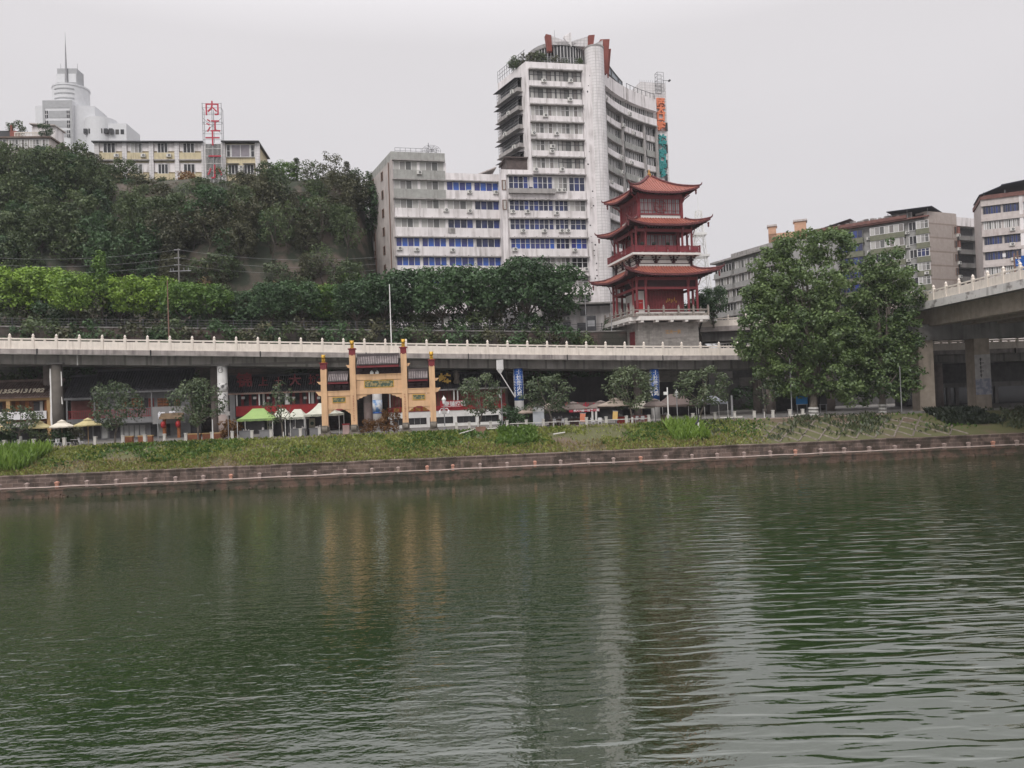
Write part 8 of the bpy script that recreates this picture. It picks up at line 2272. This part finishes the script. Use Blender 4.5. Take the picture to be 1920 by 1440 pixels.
for i in range(26):
    x = 345 + i * 13.4 + random.uniform(-8, 8); b_ = random.uniform(15.6, 18.5); p = hill_at(x, b_, 500)
    if p.x > -27: continue
    tree('shrub%d' % (i % 2), p - Vector((0, 0, .4)), 'scrubby bush growing on the bare foot of the cliff', random.uniform(0, 6), random.uniform(.7, 1.3), 'scrubby bushes on the bare foot of the cliff', 'shrub', 0, 'shrub', lm=(L_OLIVE, L_GREY, L_HILL, L_STRAW, L_OLIVE)[i % 5])
# trees by the pagoda and the ramp
for x, y0, y1, Y, pr, lm, lb in ((1338, 540, 612, 122, 'street1', L_DARK, 'dark tree directly right of the pagoda'), (1315, 560, 640, 124, 'street0', L_DARK, 'dark tree half hidden behind the pagoda columns'), (1150, 600, 640, 121, 'shrub0', L_DARK, 'dark bush at the left foot of the pagoda')):
    a, c = at(x, y1, Y), at(x, y0, Y); h = 8.4 if 'street' in pr else 2.8
    s = (c.z - a.z) / h; tree(pr, a, lb, .4, (s * 1.0, s * 1.0, s), None, 'tree', 0, lm=lm)
# ivy and bushes on the retaining wall below the deck
for i, (x, y, s) in enumerate(((30, 700, 1.3), (75, 694, 1.0), (140, 705, 1.2), (180, 700, 1.0), (345, 712, 1.1), (585, 700, 1.5), (560, 708, 1.0), (620, 700, 1.2), (850, 700, 1.5), (890, 698, 1.5), (925, 700, 1.3), (1010, 700, 1.7), (1050, 700, 1.7), (1090, 702, 1.5), (1130, 708, 1.2), (1400, 760, 1.5))):
    X = at(x, y, 112).x
    for _ in range(4): X = at(x, y, cliff_y(X) - .8).x
    p = at(x, y, cliff_y(X) - .9)
    tree('shrub%d' % (i % 2), p - Vector((0, 0, 1.2 * s)), 'dark bush clinging to the stone wall below the viaduct deck', i * 1.3, s, 'bushes on the retaining wall', 'shrub', 0, 'shrub', lm=L_DARK if i % 2 else L_HILL)
random.seed(91)
for i in range(30):
    X = -66 + i * 2.75 + random.uniform(-.8, .8); s = random.uniform(1.0, 1.5)
    if X > 13: break
    p = Vector((X, cliff_y(X) - .75, up_z(X) - 2.6 * s + random.uniform(-.3, .5)))
    tree('shrub%d' % (i % 2), p, 'dark creeper hanging on the retaining wall behind the viaduct balustrade', i * 1.7, s, 'creepers on the upper retaining wall', 'shrub', 0, 'shrub', lm=(L_DARK, L_HILL, L_OLIVE)[i % 3])
# climbers at the pier feet
for x, d, s, lb, lm in ((955, 13.5, .75, 'leafy planter bush at the foot of the left blue pier', L_DARK), (985, 12.5, .7, 'dark planter bush left of the pale display board', L_DARK), (727, 13.2, .75, 'dark red bush at the foot of the blue painted pier', L_RUST), (690, 13.2, .6, 'dark red bush left of the blue painted pier', L_RUST), (128, 13.5, .9, 'flowering bush beside the brown pier', L_OLIVE), (110, 12.0, .7, 'planter bush under the off-white parasol', L_DARK), (20, 11.5, .7, 'planter bush under the left edge parasol', L_DARK), (75, 11.2, .6, 'planter bush below the straw yellow parasol', L_HILL), (428, 13.2, .8, 'reddish creeper at the foot of the ink painted pier', L_RUST)):
    p = prom(x, d); tree('shrub%d' % (int(x) % 2), p, lb, x * .1, s, None, 'shrub', 0, 'shrub', lm=lm)
# roof gardens
for (fc, x, y, dpt, s, lb, lm, z_) in ((T, 992, 100, 2.5, .9, 'straggling roof garden on the tower left corner', L_OLIVE, None), (T, 1003, 98, 1.2, .75, 'roof garden bushes left of the red fin', L_OLIVE, None), (T, 1010, 100, 1.0, .8, 'roof garden bushes below the left red fin', L_GREY, None), (T, 1045, 104, 1.0, .6, 'roof garden bushes before the round roof room', L_OLIVE, None), (T, 1022, 104, 1.4, .55, 'low roof garden bush between the left fin and the railing', L_HILL, None), (T, 1062, 104, 1.2, .5, 'low roof garden bush under the white spike', L_GREY, None), (T, 975, 100, 3.5, .85, 'overgrown trellis bush at the tower left roof edge', L_GREY, None), (T, 1086, 106, 1.0, .55, 'roof garden bushes beside the round tiled corner', L_HILL, None)):
    u, _z = fc.px(x, y); p = fc.M @ Vector((u, dpt, zT)); tree('shrub0', p, lb, x, s, None, 'roof_shrub', 0, 'shrub', lm=lm)
p = at(33, 243, 153); tree('shrub1', p - Vector((0, 0, 1.5)), 'small tree on the hilltop house terrace beside the chimney', 0, .9, None, 'roof_shrub', 0, 'shrub', lm=L_HILL)
p = at(86, 240, 151); tree('shrub1', p - Vector((0, 0, 1.8)), 'dark climber at the right end of the hilltop house', 1, .75, None, 'roof_shrub', 0, 'shrub', lm=L_DARK)

# ------------------------------------------------------------------ grass and weeds on the bank (uncountable)
rng = np.random.default_rng(5)
def weeds(name, n, xr, tr, hgt, m, label, patch=None, width=.10, keep=None, kind='stuff'):
    X = rng.uniform(*xr, n); t = rng.uniform(*tr, n)
    if patch is not None:
        k = np.array([patch(a, b_) for a, b_ in zip(X, t)]); sel = rng.random(n) < k; X, t = X[sel], t[sel]; n = len(X)
    base = np.stack([X, bank(X) + 1.45 + 7.8 * t, np.array([slope_z(a, b_) for a, b_ in zip(X, t)])], 1)
    h = hgt * rng.uniform(.45, 1.4, n); a = rng.uniform(0, 2 * math.pi, n)
    lean = rng.normal(size=(n, 2)) * .35 * h[:, None]
    s = np.stack([np.cos(a), np.sin(a), np.zeros(n)], 1) * (width * rng.uniform(.6, 1.5, n))[:, None]
    tip = base + np.concatenate([lean, h[:, None]], 1); mid = base + np.concatenate([lean * .35, h[:, None] * .55], 1)
    v = np.stack([base - s, mid + s * .8, tip, mid - s * 1.2], 1).reshape(-1, 3)
    me = bpy.data.meshes.new(name); me.vertices.add(4 * n); me.vertices.foreach_set('co', v.ravel()); me.loops.add(4 * n)
    me.loops.foreach_set('vertex_index', np.arange(4 * n, dtype=np.int32)); me.polygons.add(n); me.polygons.foreach_set('loop_start', np.arange(0, 4 * n, 4, dtype=np.int32)); me.update(calc_edges=True)
    me.materials.append(m)
    o = link(name, me); tag(o, label, 'grass', None, kind); return o
G_GRASS = leaf_mat('grass_green', (0.075, 0.105, 0.020), (0.26, 0.28, 0.065), .2, .9)
G_WEED = leaf_mat('weed_green', (0.035, 0.080, 0.014), (0.13, 0.21, 0.035), .2, .5)
G_REED = leaf_mat('reed_green', (0.075, 0.15, 0.020), (0.20, 0.30, 0.05), .25, .6)
G_DRY = leaf_mat('dry_grass', (0.13, 0.10, 0.045), (0.26, 0.21, 0.09), .2, .6)
XM = at(1400, 830, 86).x
pn = lambda X, t: 0.5 + 0.5 * vnoise(X * .9, t * 9, .8, 2)
fade = lambda X: 1 - sm(XM - 8, XM + 4, X)
weeds('bank_grass', 62000, (-75, XM + 6), (0.0, 1.0), .25, G_GRASS, 'short yellowish grass covering the river bank', lambda X, t: (min(1, .35 + .9 * pn(X, t)) if vnoise(X * .55 + 7, t * 5, .9, 4) > -.42 or t > .9 else .06) * fade(X), .075)
weeds('bank_weeds', 30000, (-75, 62), (0.18, .97), .32, G_WEED, 'darker leafy weeds growing in patches on the bank', lambda X, t: (max(0, min(1, (pn(X, t) - .42 + .25 * max(0, t - .75)) * 2.4)) * (fade(X) + .12)), .13)
weeds('dry_bank_grass', 9000, (-75, XM + 4), (0.0, 0.35), .28, G_DRY, 'dry straw-coloured grass along the top of the river wall', lambda X, t: .8 * fade(X), .07)
weeds('right_bank_scrub', 9000, (XM - 6, 75), (0.1, 1.0), .45, leaf_mat('scrub_green', (0.035, 0.05, 0.022), (0.085, 0.10, 0.05), .2, .6), 'thin dull scrub on the bare bank at right', lambda X, t: max(0, (pn(X * 1.3, t * 1.3) - .45) * 2.2), .11)
XR = slope_pt(1294, .5).x
weeds('reed_patch', 1500, (XR - 2.3, XR + 1.6), (.2, .85), .95, G_REED, 'bright green reed patch beside the marker post', None, .07)
XL = slope_pt(8, .3).x
weeds('reed_patch', 2600, (XL - 5, XL + 2.6), (.10, .75), 1.25, G_REED, 'tall green reeds at the left end of the bank', None, .10)
XQ = slope_pt(975, .5).x
weeds('shrubby_weeds', 1500, (XQ - 2.2, XQ + 1.8), (.3, .95), .55, G_WEED, 'rounded mass of green weeds below the left blue pier', None, .16)
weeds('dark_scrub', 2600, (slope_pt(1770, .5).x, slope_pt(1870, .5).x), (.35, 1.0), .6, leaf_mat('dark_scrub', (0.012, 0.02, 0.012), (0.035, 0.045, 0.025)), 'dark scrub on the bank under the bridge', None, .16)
weeds('wall_weeds', 2500, (-75, 70), (-.16, -.10), .16, G_DRY, 'small tufts rooted on the coping of the river wall', lambda X, t: .5 * fade(X), .06)

# ------------------------------------------------------------------ the air
hz = MB().box(-520, 520, -100, 1100, -5, 100).build('haze', None)
m = bpy.data.materials.new('thin_haze'); m.use_nodes = True
N, L = m.node_tree.nodes, m.node_tree.links
N.remove(N['Principled BSDF'])
pv = N.new('ShaderNodeVolumePrincipled')
pv.inputs['Color'].default_value = (0.93, 0.95, 1.0, 1)
pv.inputs['Density'].default_value = 0.0002
pv.inputs['Anisotropy'].default_value = 0.0
L.new(pv.outputs[0], N['Material Output'].inputs['Volume'])
hz.data.materials.clear(); hz.data.materials.append(m)
tag(hz, 'thin pale haze over the river and the town', 'haze', None, 'stuff')
